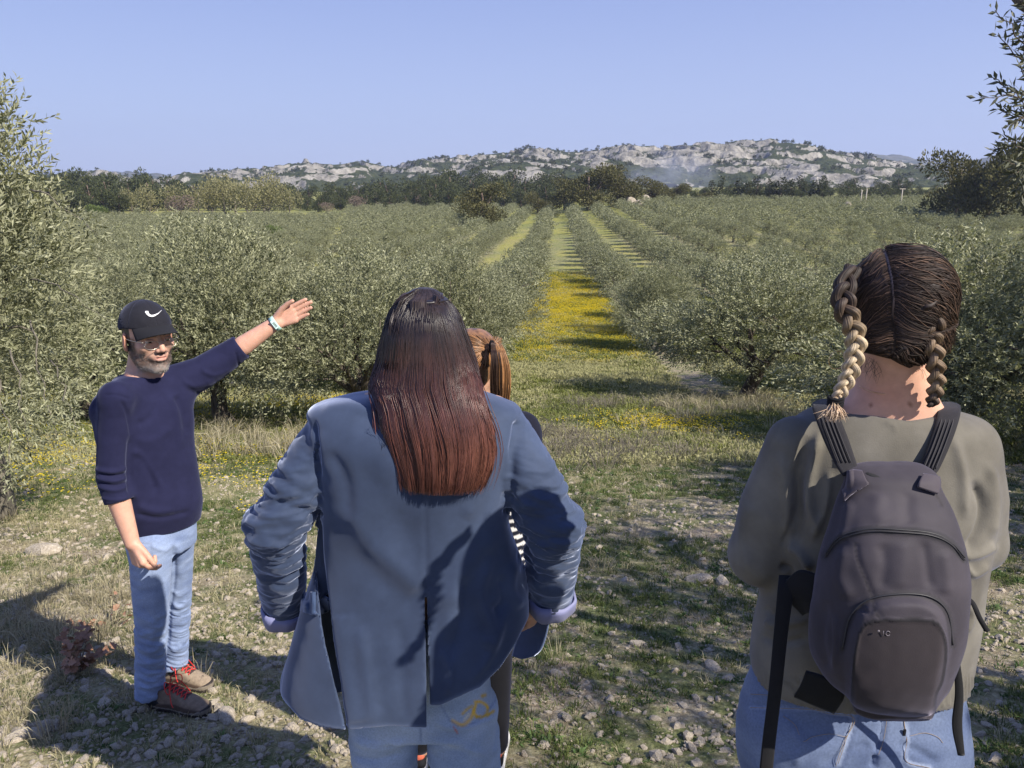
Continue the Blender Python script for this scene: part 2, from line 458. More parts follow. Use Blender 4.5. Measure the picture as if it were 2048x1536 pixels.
def smesh(f, lo, hi, h, newton=1, act_k=1.25, soft=1):
    import time; _t0 = time.time()
    """surface nets on a sparse set of blocks; returns vertices, quads, normals"""
    B = 8
    lo = np.asarray(lo, float); hi = np.asarray(hi, float)
    nb = np.ceil((hi - lo) / (B * h)).astype(int) + 1
    ci = np.stack(np.meshgrid(*[np.arange(n) for n in nb], indexing='ij'), -1).reshape(-1, 3)
    cc = lo + (ci + 0.5) * B * h
    dc = f(cc)
    act = ci[np.abs(dc) < B * h * act_k]
    # evaluate nodes
    g = np.arange(B + 1)
    off = np.stack(np.meshgrid(g, g, g, indexing='ij'), -1).reshape(-1, 3)
    vals = np.empty((len(act), (B + 1) ** 3), np.float32)
    CH = 600
    for s in range(0, len(act), CH):
        a = act[s:s + CH]
        P = (lo + (a[:, None, :] * B + off[None]) * h).reshape(-1, 3)
        vals[s:s + CH] = f(P).reshape(len(a), -1)
    vals = vals.reshape(-1, B + 1, B + 1, B + 1)
    S = vals < 0
    keep = S.reshape(len(S), -1).any(1) & ~S.reshape(len(S), -1).all(1)
    act = act[keep]; vals = vals[keep]; S = S[keep]
    cnt = np.zeros((len(act), B, B, B), np.int8)
    for dx in (0, 1):
        for dy in (0, 1):
            for dz in (0, 1): cnt += S[:, dx:dx + B, dy:dy + B, dz:dz + B]
    bi, x, y, z = np.nonzero((cnt > 0) & (cnt < 8))
    acc = np.zeros((len(bi), 3)); wn_ = np.zeros(len(bi))
    for ax in range(3):
        o1 = [(0, 0), (0, 1), (1, 0), (1, 1)]
        for p_, q_ in o1:
            a0 = [0, 0, 0]; oth = [k for k in range(3) if k != ax]; a0[oth[0]] = p_; a0[oth[1]] = q_
            a1 = list(a0); a1[ax] = 1
            v0 = vals[bi, x + a0[0], y + a0[1], z + a0[2]]; v1 = vals[bi, x + a1[0], y + a1[1], z + a1[2]]
            m = (v0 < 0) != (v1 < 0)
            t = np.where(m, v0 / np.where(m, v0 - v1, 1), 0)
            pt = np.tile(np.array(a0, float), (len(bi), 1)); pt[:, ax] += t
            acc[m] += pt[m]; wn_[m] += 1
    cell = act[bi] * B + np.stack([x, y, z], -1)
    V = lo + (cell + acc / wn_[:, None]) * h
    M = int((nb.max() + 2) * B)
    key = (cell[:, 0] * M + cell[:, 1]) * M + cell[:, 2]
    order = np.argsort(key); ks = key[order]
    def look(c):
        k = (c[:, 0] * M + c[:, 1]) * M + c[:, 2]
        i = np.clip(np.searchsorted(ks, k), 0, len(ks) - 1)
        return np.where(ks[i] == k, order[i], -1)
    Q = []
    for ax in range(3):
        sl0 = [slice(0, B)] * 3; sl1 = list(sl0); sl1[ax] = slice(1, B + 1)
        A0 = S[(slice(None), *sl0)]; A1 = S[(slice(None), *sl1)]
        b_, x_, y_, z_ = np.nonzero(A0 != A1)
        base = act[b_] * B + np.stack([x_, y_, z_], -1)
        flip = A0[b_, x_, y_, z_]
        o1 = np.zeros(3, int); o2 = np.zeros(3, int); o1[(ax + 1) % 3] = 1; o2[(ax + 2) % 3] = 1
        q = np.stack([look(base), look(base - o1), look(base - o1 - o2), look(base - o2)], -1)
        q[~flip] = q[~flip][:, ::-1]
        Q.append(q[(q >= 0).all(1)])
    Q = np.concatenate(Q)
    e = h * 0.6
    for it in range(newton):
        d = f(V)
        G = np.stack([f(V + np.eye(3)[k] * e) - f(V - np.eye(3)[k] * e) for k in range(3)], -1) / (2 * e)
        gl = (G ** 2).sum(1) + 1e-6
        st = np.clip(-d / gl, -h * 2, h * 2)
        V = V + G * (st * 0.9)[:, None] if it < newton else V
    Nn = unit(G)
    if soft: V = relax(V, Q, soft, .5)
    print('smesh %.1fs %d verts' % (time.time() - _t0, len(V)))
    return V, Q, Nn
def surf_line(f, line, D, off, n=20, back=.14):
    """points on the camera side of a form along a line drawn over it"""
    pts = spline(line, n); X = np.array([W(a, b, D) for a, b in pts]); c0 = np.array([0, 0, CAM_Z]); dr = unit(X - c0); t = np.linalg.norm(X - c0, axis=1) - back
    for _ in range(90): t = t + np.clip(f(c0 + dr * t[:, None]), -.004, .006)
    return c0 + dr * (t - off)[:, None]
def largest(V, Q, Nn):
    lab = np.arange(len(V))
    for _ in range(400):
        m = lab[Q].min(1); new = lab.copy()
        for k in range(4): np.minimum.at(new, Q[:, k], m)
        new = new[new]
        if (new == lab).all(): break
        lab = new
    u, c = np.unique(lab, return_counts=True); keep = lab == u[np.argmax(c)]
    idx = np.cumsum(keep) - 1
    return V[keep], idx[Q[keep[Q[:, 0]]]], Nn[keep]
def relax(V, Q, n=1, a=0.5, keep=None):
    for _ in range(n):
        s = np.zeros_like(V); c = np.zeros(len(V))
        for k in range(4):
            i, j = Q[:, k], Q[:, (k + 1) % 4]
            for d in range(3):
                s[:, d] += np.bincount(i, V[j, d], len(V)) + np.bincount(j, V[i, d], len(V))
            c += np.bincount(i, minlength=len(V)) + np.bincount(j, minlength=len(V))
        W_ = s / np.maximum(c, 1)[:, None]
        w = a if keep is None else a * keep[:, None]
        V = V + (W_ - V) * w
    return V
def spline(pts, n=24):
    """smooth curve through points of any dimension"""
    p = np.asarray(pts, float); m = len(p)
    if m == 2: return p[0] + (p[1] - p[0]) * np.linspace(0, 1, n)[:, None]
    t = np.linspace(0, m - 1, n); i = np.clip(t.astype(int), 0, m - 2); f = (t - i)[:, None]
    e = np.vstack([2 * p[0] - p[1], p, 2 * p[-1] - p[-2]])
    a, b, c, d = e[i], e[i + 1], e[i + 2], e[i + 3]
    return 0.5 * (2 * b + (c - a) * f + (2 * a - 5 * b + 4 * c - d) * f**2 + (3 * b - a - 3 * c + d) * f**3)
def stroke_dist(px, py, line, n=16):
    L_ = spline(line, max(n, 4 * len(line))); best = np.full(len(px), 1e9); side = np.zeros(len(px)); tt = np.zeros(len(px))
    for k in range(len(L_) - 1):
        a = L_[k]; ab = L_[k + 1] - a; l2 = ab @ ab + 1e-9
        ux = px - a[0]; uy = py - a[1]
        t = np.clip((ux * ab[0] + uy * ab[1]) / l2, 0, 1)
        d2 = (ux - t * ab[0]) ** 2 + (uy - t * ab[1]) ** 2
        m = d2 < best
        best[m] = d2[m]; side[m] = np.sign(ab[0] * uy[m] - ab[1] * ux[m]); tt[m] = (k + t[m]) / (len(L_) - 1)
    return np.sqrt(best), side, tt
def sculpt(V, Nn, strokes, face=0.15):
    """raise or press folds and seams along lines drawn on the side that faces the camera.
    stroke: (line, width px, height m[, profile]); profile 'b' bell, 's' step (raised on the left of the line), 'c' crease"""
    px, py = project(V)
    view = V - np.array([0, 0, CAM_Z]); view /= np.linalg.norm(view, axis=1)[:, None]
    w = sstep(face - 0.15, face + 0.15, -(Nn * view).sum(1))
    D = np.zeros(len(V))
    for s in strokes:
        line, wd, amp = s[:3]; prof = s[3] if len(s) > 3 else 'b'
        la = np.asarray(line, float); pad = wd * 4
        sel = (px > la[:, 0].min() - pad) & (px < la[:, 0].max() + pad) & (py > la[:, 1].min() - pad) & (py < la[:, 1].max() + pad)
        if not sel.any(): continue
        d, side, t = stroke_dist(px[sel], py[sel], line)
        taper = np.clip(np.sin(np.clip(t, 0, 1) * PI) * 2.2, 0, 1) if prof != 'S' else np.clip(np.sin(np.clip(t, 0, 1) * PI) * 8, 0, 1)
        if prof == 'b': q = np.exp(-(d / wd) ** 2) * taper
        elif prof == 'c': q = np.exp(-(d / wd)) * np.clip(np.sin(t * PI) * 6, 0, 1)
        else: q = 0.5 * (1 + np.tanh(-side * d / wd)) * np.exp(-(d / (wd * 3.5)) ** 2) * 1.0 * taper
        D[sel] += amp * q
    return V + Nn * (D * w)[:, None]
def panel(name, rows, mat, thick=0.004, nu=20, nv=20, parent=None, out=None, smooth=True, mesh_only=False):
    """a sheet of cloth through rows of points, with real thickness"""
    R_ = np.array([spline(np.array(r), nu) for r in rows])
    G_ = np.stack([spline(R_[:, j], nv) for j in range(nu)], 1)
    du = np.gradient(G_, axis=1); dv = np.gradient(G_, axis=0); n = unit(np.cross(du, dv))
    A = (G_ + n * thick / 2).reshape(-1, 3); B_ = (G_ - n * thick / 2).reshape(-1, 3)
    i = np.arange(nv - 1)[:, None] * nu + np.arange(nu - 1)[None]; q = np.stack([i, i + 1, i + nu + 1, i + nu], -1).reshape(-1, 4)
    m = nu * nv; V = np.vstack([A, B_]); E = []
    edge = [(j, j + 1) for j in range(nu - 1)] + [(k * nu + nu - 1, (k + 1) * nu + nu - 1) for k in range(nv - 1)] + [((nv - 1) * nu + j + 1, (nv - 1) * nu + j) for j in range(nu - 1)] + [((k + 1) * nu, k * nu) for k in range(nv - 1)]
    for a, b in edge: E.append((b, a, a + m, b + m))
    me = mesh_np(name, V, [q, q[:, ::-1] + m, np.array(E)], smooth, None, None, [mat])
    return me if mesh_only else link(name, me, parent)
def ribbon_strands(name, lines, rad, cols, mats, sides=3):
    """many hairs as thin tapered tubes; lines (n, m, 3), cols (n, m, 3)"""
    n, m, _ = lines.shape
    t = np.gradient(lines, axis=1); t = unit(t)
    ref = unit(np.cross(t, np.array([0.3, 0.2, 0.9]))); b = np.cross(t, ref)
    rr = rad * np.interp(np.linspace(0, 1, m), [0, 0.08, 0.7, 1], [0.5, 1, 0.9, 0.15])[None, :, None]
    rings = []
    for k in range(sides):
        a = 2 * PI * k / sides
        rings.append(lines + rr * (math.cos(a) * ref + math.sin(a) * b))
    V = np.stack(rings, 2).reshape(-1, 3)
    base = (np.arange(n)[:, None, None] * m + np.arange(m - 1)[None, :, None]) * sides
    j = np.arange(sides)[None, None]
    Q = np.stack([base + j, base + (j + 1) % sides, base + sides + (j + 1) % sides, base + sides + j], -1).reshape(-1, 4)
    Cc = np.repeat(cols.reshape(-1, 3), sides, axis=0)
    return mesh_np(name, V, Q, True, Cc, None, mats)

def push_out(P, f, off, it=3, e=0.002):
    """move points of hair lines out to at least the given offset from a form"""
    sh = P.shape; X = P.reshape(-1, 3).copy(); off = np.broadcast_to(off, sh[:-1]).reshape(-1)
    for _ in range(it):
        d = f(X); m = d < off
        if not m.any(): break
        Y = X[m]; G = np.stack([f(Y + np.eye(3)[k] * e) - f(Y - np.eye(3)[k] * e) for k in range(3)], -1) / (2 * e)
        g2 = (G ** 2).sum(1) + 1e-4
        X[m] = Y + G * np.clip((off[m] - d[m]) / g2, 0, .02)[:, None]
    return X.reshape(sh)
# ------------------------------------------------------------ foliage building
def leaf_material(name, top, under, spread=0.35, rough=0.5, transl=0.25):
    m, nt, b = new_mat(name)
    geo = N(nt, 'ShaderNodeNewGeometry')
    tcol = attr(nt, 'tint', 'Color')
    sep = N(nt, 'ShaderNodeSeparateColor'); nt.links.new(tcol, sep.inputs[0])
    c = mix(nt, sep.outputs[0], top, under)                      # red: how much of the pale underside colour
    c = mix(nt, geo.outputs['Backfacing'], c, mix(nt, 0.5, c, under))
    v = mathn(nt, 'ADD', mathn(nt, 'MULTIPLY', sep.outputs[1], 2 * spread), 1 - spread)   # green: brightness of the leaf
    vv = N(nt, 'ShaderNodeCombineColor'); [nt.links.new(v, vv.inputs[i]) for i in range(3)]
    c = mix(nt, 1.0, c, vv.outputs[0], 'MULTIPLY')
    nt.links.new(c, b.inputs['Base Color']); b.inputs['Roughness'].default_value = rough
    b.inputs['Specular IOR Level'].default_value = 0.35
    tr = N(nt, 'ShaderNodeBsdfTranslucent'); nt.links.new(mix(nt, 1.0, c, (0.95, 1.0, 0.55), 'MULTIPLY'), tr.inputs[0])
    ms = N(nt, 'ShaderNodeMixShader'); ms.inputs[0].default_value = transl
    out = nt.nodes['Material Output']
    nt.links.new(b.outputs[0], ms.inputs[1]); nt.links.new(tr.outputs[0], ms.inputs[2]); nt.links.new(ms.outputs[0], out.inputs[0])
    return m
M_olive = leaf_material('olive_leaf', (0.085, 0.098, 0.042), (0.36, 0.36, 0.225), 0.50)
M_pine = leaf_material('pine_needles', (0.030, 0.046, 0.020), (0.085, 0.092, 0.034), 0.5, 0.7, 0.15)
M_bigpine = leaf_material('sunlit_pine_needles', (0.045, 0.055, 0.020), (0.135, 0.122, 0.045), 0.5, 0.7, 0.15)  # lighter golden copy of the needles, sunlight put into the colour
M_cyp = leaf_material('dark_conifer', (0.030, 0.038, 0.016), (0.07, 0.075, 0.03), 0.5, 0.7, 0.1)
M_pale = leaf_material('poplar_buds', (0.20, 0.19, 0.085), (0.30, 0.28, 0.15), 0.4, 0.7, 0.3)
M_bare = leaf_material('bare_twigs', (0.14, 0.105, 0.085), (0.22, 0.17, 0.14), 0.4, 0.9, 0.1)
M_bush = leaf_material('bush_leaf', (0.06, 0.09, 0.02), (0.14, 0.18, 0.05), 0.4, 0.6, 0.2)
def bark_mat(name, dark, light, sc=14):
    m, nt, b = new_mat(name)
    n = noise_node(nt, sc, 6, 0.7, stretch=(1, 1, 0.25))
    r = ramp(nt, n.outputs[0], [(0.35, dark), (0.65, light)])
    nt.links.new(r.outputs[0], b.inputs['Base Color']); b.inputs['Roughness'].default_value = 0.95
    bump(nt, b, n.outputs[0], 0.9, 0.03)
    return m
M_bark = bark_mat('olive_bark', (0.045, 0.035, 0.026), (0.17, 0.14, 0.11))
M_pbark = bark_mat('pine_bark', (0.06, 0.04, 0.03), (0.22, 0.16, 0.12), 3)
M_twig = bark_mat('twig_bark', (0.10, 0.09, 0.07), (0.25, 0.22, 0.17), 30)

def leaves(base, dirn, length, width, r, cols, face=None):
    """lens-shaped leaves: base point, direction, length and width per leaf"""
    n = len(base)
    d = unit(dirn)
    side = unit(np.cross(d, unit(r.normal(size=(n, 3)) if face is None else face + r.normal(size=(n, 3)) * .45)))
    nrm = np.cross(d, side)
    length = np.broadcast_to(length, (n,))[:, None]; width = np.broadcast_to(width, (n,))[:, None]
    p0 = base; p3 = base + d * length
    bend = nrm * length * r.uniform(-0.12, 0.12, (n, 1))
    p1 = base + d * length * 0.45 + side * width * 0.5 + bend
    p2 = base + d * length * 0.45 - side * width * 0.5 + bend
    V = np.stack([p0, p1, p3, p2], 1).reshape(-1, 3)
    k = np.arange(n)[:, None] * 4
    Q = k + np.array([[0, 1, 2, 3]])
    Cc = np.repeat(cols, 4, axis=0)
    return V, Q, Cc
def twig_leaves(org, dirn, tl, n_per, ll, lw, r, droop=0.25, pale=0.35, face=None):
    """leafy shoots: org (m,3) start, dirn (m,3), tl length; n_per leaves in pairs along each"""
    m = len(org); d = unit(dirn)
    t = np.tile(np.linspace(0.12, 1.0, n_per), (m, 1)) + r.uniform(-0.03, 0.03, (m, n_per))
    L_ = np.broadcast_to(tl, (m,))[:, None]
    pos = org[:, None, :] + d[:, None, :] * (t * L_)[..., None]
    pos[..., 2] -= droop * L_ * t ** 2 * 0.5
    side = unit(np.cross(d, unit(r.normal(size=(m, 3)))))
    other = np.cross(d, side)
    ang = (np.arange(n_per) % 4) * (PI / 2) + (np.arange(n_per) // 4) * 0.7
    a = ang[None, :] + r.uniform(-0.5, 0.5, (m, n_per))
    outv = side[:, None, :] * np.cos(a)[..., None] + other[:, None, :] * np.sin(a)[..., None]
    fw = r.uniform(0.5, 1.3, (m, n_per, 1))
    ld = unit(d[:, None, :] * fw + outv * 0.8)
    ln = ll * r.uniform(0.6, 1.15, (m, n_per)) * (1 - 0.35 * t)
    tw = r.random((m, 1)) * 0.6 + r.random((m, n_per)) * 0.4
    c1 = np.clip(r.random((m, n_per)) * 0.7 + pale * tw, 0, 1)
    cols = np.stack([c1, tw, np.zeros_like(tw)], -1).reshape(-1, 3)
    return leaves(pos.reshape(-1, 3), ld.reshape(-1, 3), ln.ravel(), (lw * r.uniform(0.7, 1.2, (m, n_per))).ravel(), r, cols, None if face is None else np.repeat(face, n_per, axis=0))
def crown_points(m, r, lobes, shell=0.75):
    """random points in a lumpy crown: lobes = list of (centre, radii)"""
    vol = np.array([np.prod(rr) ** 0.75 for _, rr in lobes]); vol /= vol.sum()
    k = r.choice(len(lobes), m, p=vol)
    c = np.array([l[0] for l in lobes])[k]; rr = np.array([l[1] for l in lobes])[k]
    u = unit(r.normal(size=(m, 3)))
    rad = np.where(r.random(m) < shell, r.uniform(0.72, 1.04, m), r.random(m) ** 0.5 * 0.8)[:, None]
    return c + u * rr * rad, u
def olive_lobes(r, w, h, z0, n=12):
    lob = []
    for i in range(n):
        a = i * 2.4 + r.uniform(-0.4, 0.4); q = r.uniform(0.2, 0.74) * w * 0.5 * (1 if i > 1 else 0.15)
        z = z0 + h * (r.uniform(0.16, 0.60) if i > 1 else .66 + .1 * i)
        s = r.uniform(0.17, 0.26)
        lob.append((np.array([math.cos(a) * q, math.sin(a) * q, z]), np.array([w * s, w * s, h * s * 1.05])))
    return lob
def olive_crown(name, seed, w, h, z0, shoots, per, ll, lw, tl=0.32, lobes=None, upright=0.8, shaped=False):
    r = np.random.default_rng(seed)
    lob = lobes or olive_lobes(r, w, h, z0)
    P, u = crown_points(shoots, r, lob)
    ctr = np.mean([l[0] for l in lob], axis=0)
    out = unit(P - ctr)
    d = out * 0.9 + u * 0.3 + np.array([0, 0, upright]) + r.normal(size=P.shape) * 0.35
    low = (P[:, 2] < z0 + 0.25 * h)
    d[low, 2] -= upright * 1.5
    V, Q, Cc = twig_leaves(P, d, tl * r.uniform(0.6, 1.4, shoots), per, ll, lw, r, face=u + np.array([0, 0, .25]) if shaped else None)
    return mesh_np(name, V, Q, False, Cc, None, [M_olive])
def olive_trunk(name, seed, h, rad, spread, n_limb=5, lean=(0, 0)):
    r = np.random.default_rng(seed); g = Geo()
    lean = np.array([lean[0], lean[1], 0.0])
    p = np.array([0, 0, -0.25]); pts = [p]
    for i in range(5):
        p = p + np.array([r.uniform(-.06, .06), r.uniform(-.06, .06), h * 0.24]) + lean * h * 0.24
        pts.append(p)
    rr = rad * np.array([1.5, 1.15, 0.95, 0.9, 0.95, 0.75])
    g.tube(pts, rr, 10)
    fork = pts[-2]
    for k in range(n_limb):
        a = k * 2 * PI / n_limb + r.uniform(-.4, .4); d = np.array([math.cos(a), math.sin(a), r.uniform(0.7, 1.4)])
        q = fork.copy(); lp = [q]
        for i in range(6):
            d = d + np.array([r.uniform(-.3, .3), r.uniform(-.3, .3), r.uniform(-.1, .25)])
            q = q + unit(d) * spread / 6 * 1.2; lp.append(q)
        g.tube(lp, np.linspace(rad * 0.6, rad * 0.12, 7), 7)
        for s in range(4):
            q2 = lp[2 + s % 4].copy(); d2 = d * 0.5 + r.normal(size=3) * 0.8; lp2 = [q2]
            for i in range(4):
                d2 = d2 + r.normal(size=3) * 0.3 + np.array([0, 0, .15]); q2 = q2 + unit(d2) * spread * 0.15; lp2.append(q2)
            g.tube(lp2, np.linspace(rad * 0.22, rad * 0.05, 5), 5)
    return g.mesh(name, [M_bark])

# ------------------------------------------------------------ mid-distance olive trees
HI = []
for i in range(4):
    HI.append((olive_crown('olive_crown_leaves', 40 + i, 4.2, 2.8, 0.55, 3500, 12, 0.098, 0.026, 0.31, None, 0.85),
               olive_trunk('olive_trunk_wood', 60 + i, 0.95, 0.14, 1.35, 5, (0.1 * (i - 1.5), 0.05))))
LO = []
for i in range(5):
    LO.append((olive_crown('olive_crown_leaves', 80 + i, 3.4, 2.75, 0.45, 1000, 7, 0.15, 0.055, 0.30, None, 0.5, True),
               olive_trunk('olive_trunk_wood', 90 + i, 1.0, 0.14, 1.2, 3)))
TINY = []
for i in range(3):
    TINY.append(olive_crown('olive_crown_leaves', 110 + i, 3.4, 2.5, 0.3, 230, 4, 0.32, 0.15, 0.3, None, 0.4, True))
MIDT = []
for i in range(3):
    MIDT.append(olive_crown('olive_crown_leaves', 120 + i, 3.4, 2.5, 0.35, 480, 5, 0.23, 0.09, 0.3, None, 0.4, True))
def place_olive(cm, tm, x, y, rz, s, label, group, sz=None):
    z = float(ground_z(x, y))
    t = thing('olive_tree', label, 'olive tree', (x, y, z), rz, group)
    t.scale = (s, s, sz or s)
    link('crown', cm, t)
    if tm is not None: link('trunk', tm, t)
    return t
near_trees = [   # x, y, variant, turn, scale, z scale, label
    (-5.0, 13.2, 0, 0.6, 1.05, 1.02, 'tall shaggy olive tree rising behind the pointing man, its top highest of the left row'),
    (-7.6, 13.6, 1, 2.0, 0.90, 0.78, 'low rounded olive tree in the gap left of the man in the cap'),
    (-2.5, 13.0, 2, 3.3, 0.95, 0.86, 'olive tree behind the raised hand of the man'),
    (-1.55, 20.6, 3, 1.2, 1.05, 1.05, 'olive tree behind the long red-brown hair, last big one before the lane'),
    (5.3, 17.2, 1, 4.2, 1.22, 0.88, 'broad olive tree with a dark forked trunk at the right edge of the lane'),
    (8.9, 17.8, 2, 0.4, 1.15, 0.90, 'olive tree with a slim trunk just left of the braided hair'),
    (6.5, 10.9, 3, 5.4, 1.15, 0.90, 'dark shaded olive tree right of the braided woman at the edge of the photo'),
    (-3.6, 18.6, 0, 2.9, 1.0, .95, 'olive tree filling the gap between the tall shaggy one and the raised hand'),
]
for x, y, v, rz, s, sz, lab in near_trees:
    t_ = place_olive(HI[v][0], HI[v][1], x, y, rz, s, lab, 'large olive trees near the group', sz)
    if x > 4 and y > 15: t_.children[0].location.z = .22

cand = []
r_ = np.random.default_rng(21)
for k in range(-26, 36):
    for j in range(0, 72):
        y = 22.0 + 5.3 * j
        x = LANE0 + LANEK * y + 3.15 + 6.3 * k
        x += r_.uniform(-.35, .35); y += r_.uniform(-.5, .5)
        if y > (285 if x < .02 * y else 236): continue
        if abs(x) > 0.70 * y + 6: continue
        if x < -0.2 * y - 2 and y > 40: continue        # the denser field lies there
        if y < 24 and -6 < x < 7: continue
        if r_.random() < 0.05: continue
        cand.append((x, y, r_.uniform(0.85, 1.18), r_.uniform(0, 2 * PI), 0, k))
# the denser young plantation on the left, rows closer together
for j in range(0, 70):
    y = 46.0 + 3.9 * j
    for i in range(-60, 30):
        x = -4.0 + 4.0 * i + r_.uniform(-.7, .7); yy = y + r_.uniform(-.7, .7)
        if x >= -0.2 * yy - 2 - 1.5: continue
        if x < -0.78 * yy - 6: continue
        if yy > (212 if x < -.235 * yy else 300 if x > -.08 * yy else 212 + (x / yy + .235) / .155 * 80): continue
        cand.append((x, yy, r_.uniform(0.62, 0.92), r_.uniform(0, 2 * PI), 1, 0))
cand.sort(key=lambda c: c[1] / c[2])
n_ind = 290
ORD = ['first', 'second', 'third', 'fourth', 'fifth', 'sixth', 'seventh', 'eighth', 'ninth', 'tenth', 'eleventh', 'twelfth', 'thirteenth', 'fourteenth', 'fifteenth', 'sixteenth', 'seventeenth', 'eighteenth', 'nineteenth', 'twentieth']
row_count = {}
for i, (x, y, s, rz, fld, krow) in enumerate(cand[:n_ind]):
    v = i % 5
    crown, trunk = (HI[i % 4] if y < 34 else LO[v])
    if s < 0: continue
    if fld: lab = 'olive tree with a round grey-green crown in the dense plantation on the left'
    else:
        row_count[krow] = row_count.get(krow, 0) + 1; rown = krow if krow >= 0 else -krow - 1
        lab = f"olive tree, {ORD[min(row_count[krow] - 1, 19)]} from the front in the {ORD[min(rown, 19)]} row {'right' if krow >= 0 else 'left'} of the grass lane"
    place_olive(crown, trunk, x, y, rz, s, lab, 'olive trees of the orchard rows', s * (1.0 if y < 30 else .78))
# the rest of the orchard: instances of the crowns above, one object
def scatter(name, pts, rot, scl, meshes, idx, kind='stuff', label=None, cat=None, full_rot=False):
    """instances of the given meshes on points, as one object; pts (n,3), rot z angle, scl scale, idx which mesh"""
    me = bpy.data.meshes.new(name + '_points')
    pts = np.asarray(pts, np.float32); n = len(pts)
    me.vertices.add(n); me.vertices.foreach_set('co', pts.ravel())
    rv = np.zeros((n, 3), np.float32)
    rot = np.asarray(rot, np.float32)
    if rot.ndim == 2: rv[:] = rot
    else: rv[:, 2] = rot
    a = me.attributes.new('rotv', 'FLOAT_VECTOR', 'POINT'); a.data.foreach_set('vector', rv.ravel())
    sv = np.asarray(scl, np.float32)
    if sv.ndim == 1: sv = np.repeat(sv[:, None], 3, 1)
    a = me.attributes.new('sclv', 'FLOAT_VECTOR', 'POINT'); a.data.foreach_set('vector', np.ascontiguousarray(sv).ravel())
    a = me.attributes.new('pick', 'INT', 'POINT'); a.data.foreach_set('value', np.asarray(idx, np.int32))
    o = link(name, me, kind=kind, label=label, cat=cat)
    ng = bpy.data.node_groups.new(name + '_nodes', 'GeometryNodeTree')
    ng.interface.new_socket('Geometry', in_out='INPUT', socket_type='NodeSocketGeometry')
    ng.interface.new_socket('Geometry', in_out='OUTPUT', socket_type='NodeSocketGeometry')
    gi = ng.nodes.new('NodeGroupInput'); go = ng.nodes.new('NodeGroupOutput')
    join = ng.nodes.new('GeometryNodeJoinGeometry')
    for k, m_ in enumerate(meshes):
        so = bpy.data.objects.new(name + '_source', m_)
        oi = ng.nodes.new('GeometryNodeObjectInfo'); oi.inputs['Object'].default_value = so
        oi.inputs['As Instance'].default_value = True
        ip = ng.nodes.new('GeometryNodeInstanceOnPoints')
        na = ng.nodes.new('GeometryNodeInputNamedAttribute'); na.data_type = 'FLOAT_VECTOR'; na.inputs['Name'].default_value = 'rotv'
        ns = ng.nodes.new('GeometryNodeInputNamedAttribute'); ns.data_type = 'FLOAT_VECTOR'; ns.inputs['Name'].default_value = 'sclv'
        np_ = ng.nodes.new('GeometryNodeInputNamedAttribute'); np_.data_type = 'INT'; np_.inputs['Name'].default_value = 'pick'
        cmp_ = ng.nodes.new('FunctionNodeCompare'); cmp_.data_type = 'INT'; cmp_.operation = 'EQUAL'
        ng.links.new(np_.outputs[0], cmp_.inputs['A'] if cmp_.inputs['A'].type == 'INT' else cmp_.inputs[2])
        (cmp_.inputs[3] if cmp_.inputs[3].type == 'INT' else cmp_.inputs['B']).default_value = k
        e2r = ng.nodes.new('FunctionNodeEulerToRotation')
        ng.links.new(na.outputs[0], e2r.inputs[0])
        ng.links.new(gi.outputs[0], ip.inputs['Points']); ng.links.new(oi.outputs['Geometry'], ip.inputs['Instance'])
        ng.links.new(cmp_.outputs[0], ip.inputs['Selection'])
        ng.links.new(e2r.outputs[0], ip.inputs['Rotation']); ng.links.new(ns.outputs[0], ip.inputs['Scale'])
        ng.links.new(ip.outputs[0], join.inputs[0])
    ng.links.new(join.outputs[0], go.inputs[0])
    md = o.modifiers.new('scatter', 'NODES'); md.node_group = ng
    return o
rest = cand[n_ind:]
ra = np.array([(x, y, s, rz) for x, y, s, rz, _, _k in rest])
zz = ground_z(ra[:, 0], ra[:, 1])
pick = np.where(ra[:, 1] < 125, r_.integers(0, 3, len(ra)), 3 + r_.integers(0, 3, len(ra)))
scatter('far_orchard', np.stack([ra[:, 0], ra[:, 1], zz], -1), ra[:, 3], ra[:, 2:3] * np.array([[1.04, 1.04, .80]]), MIDT + TINY, pick,
        label='far rows of small grey-green olive trees reaching the pine wood', cat='orchard')

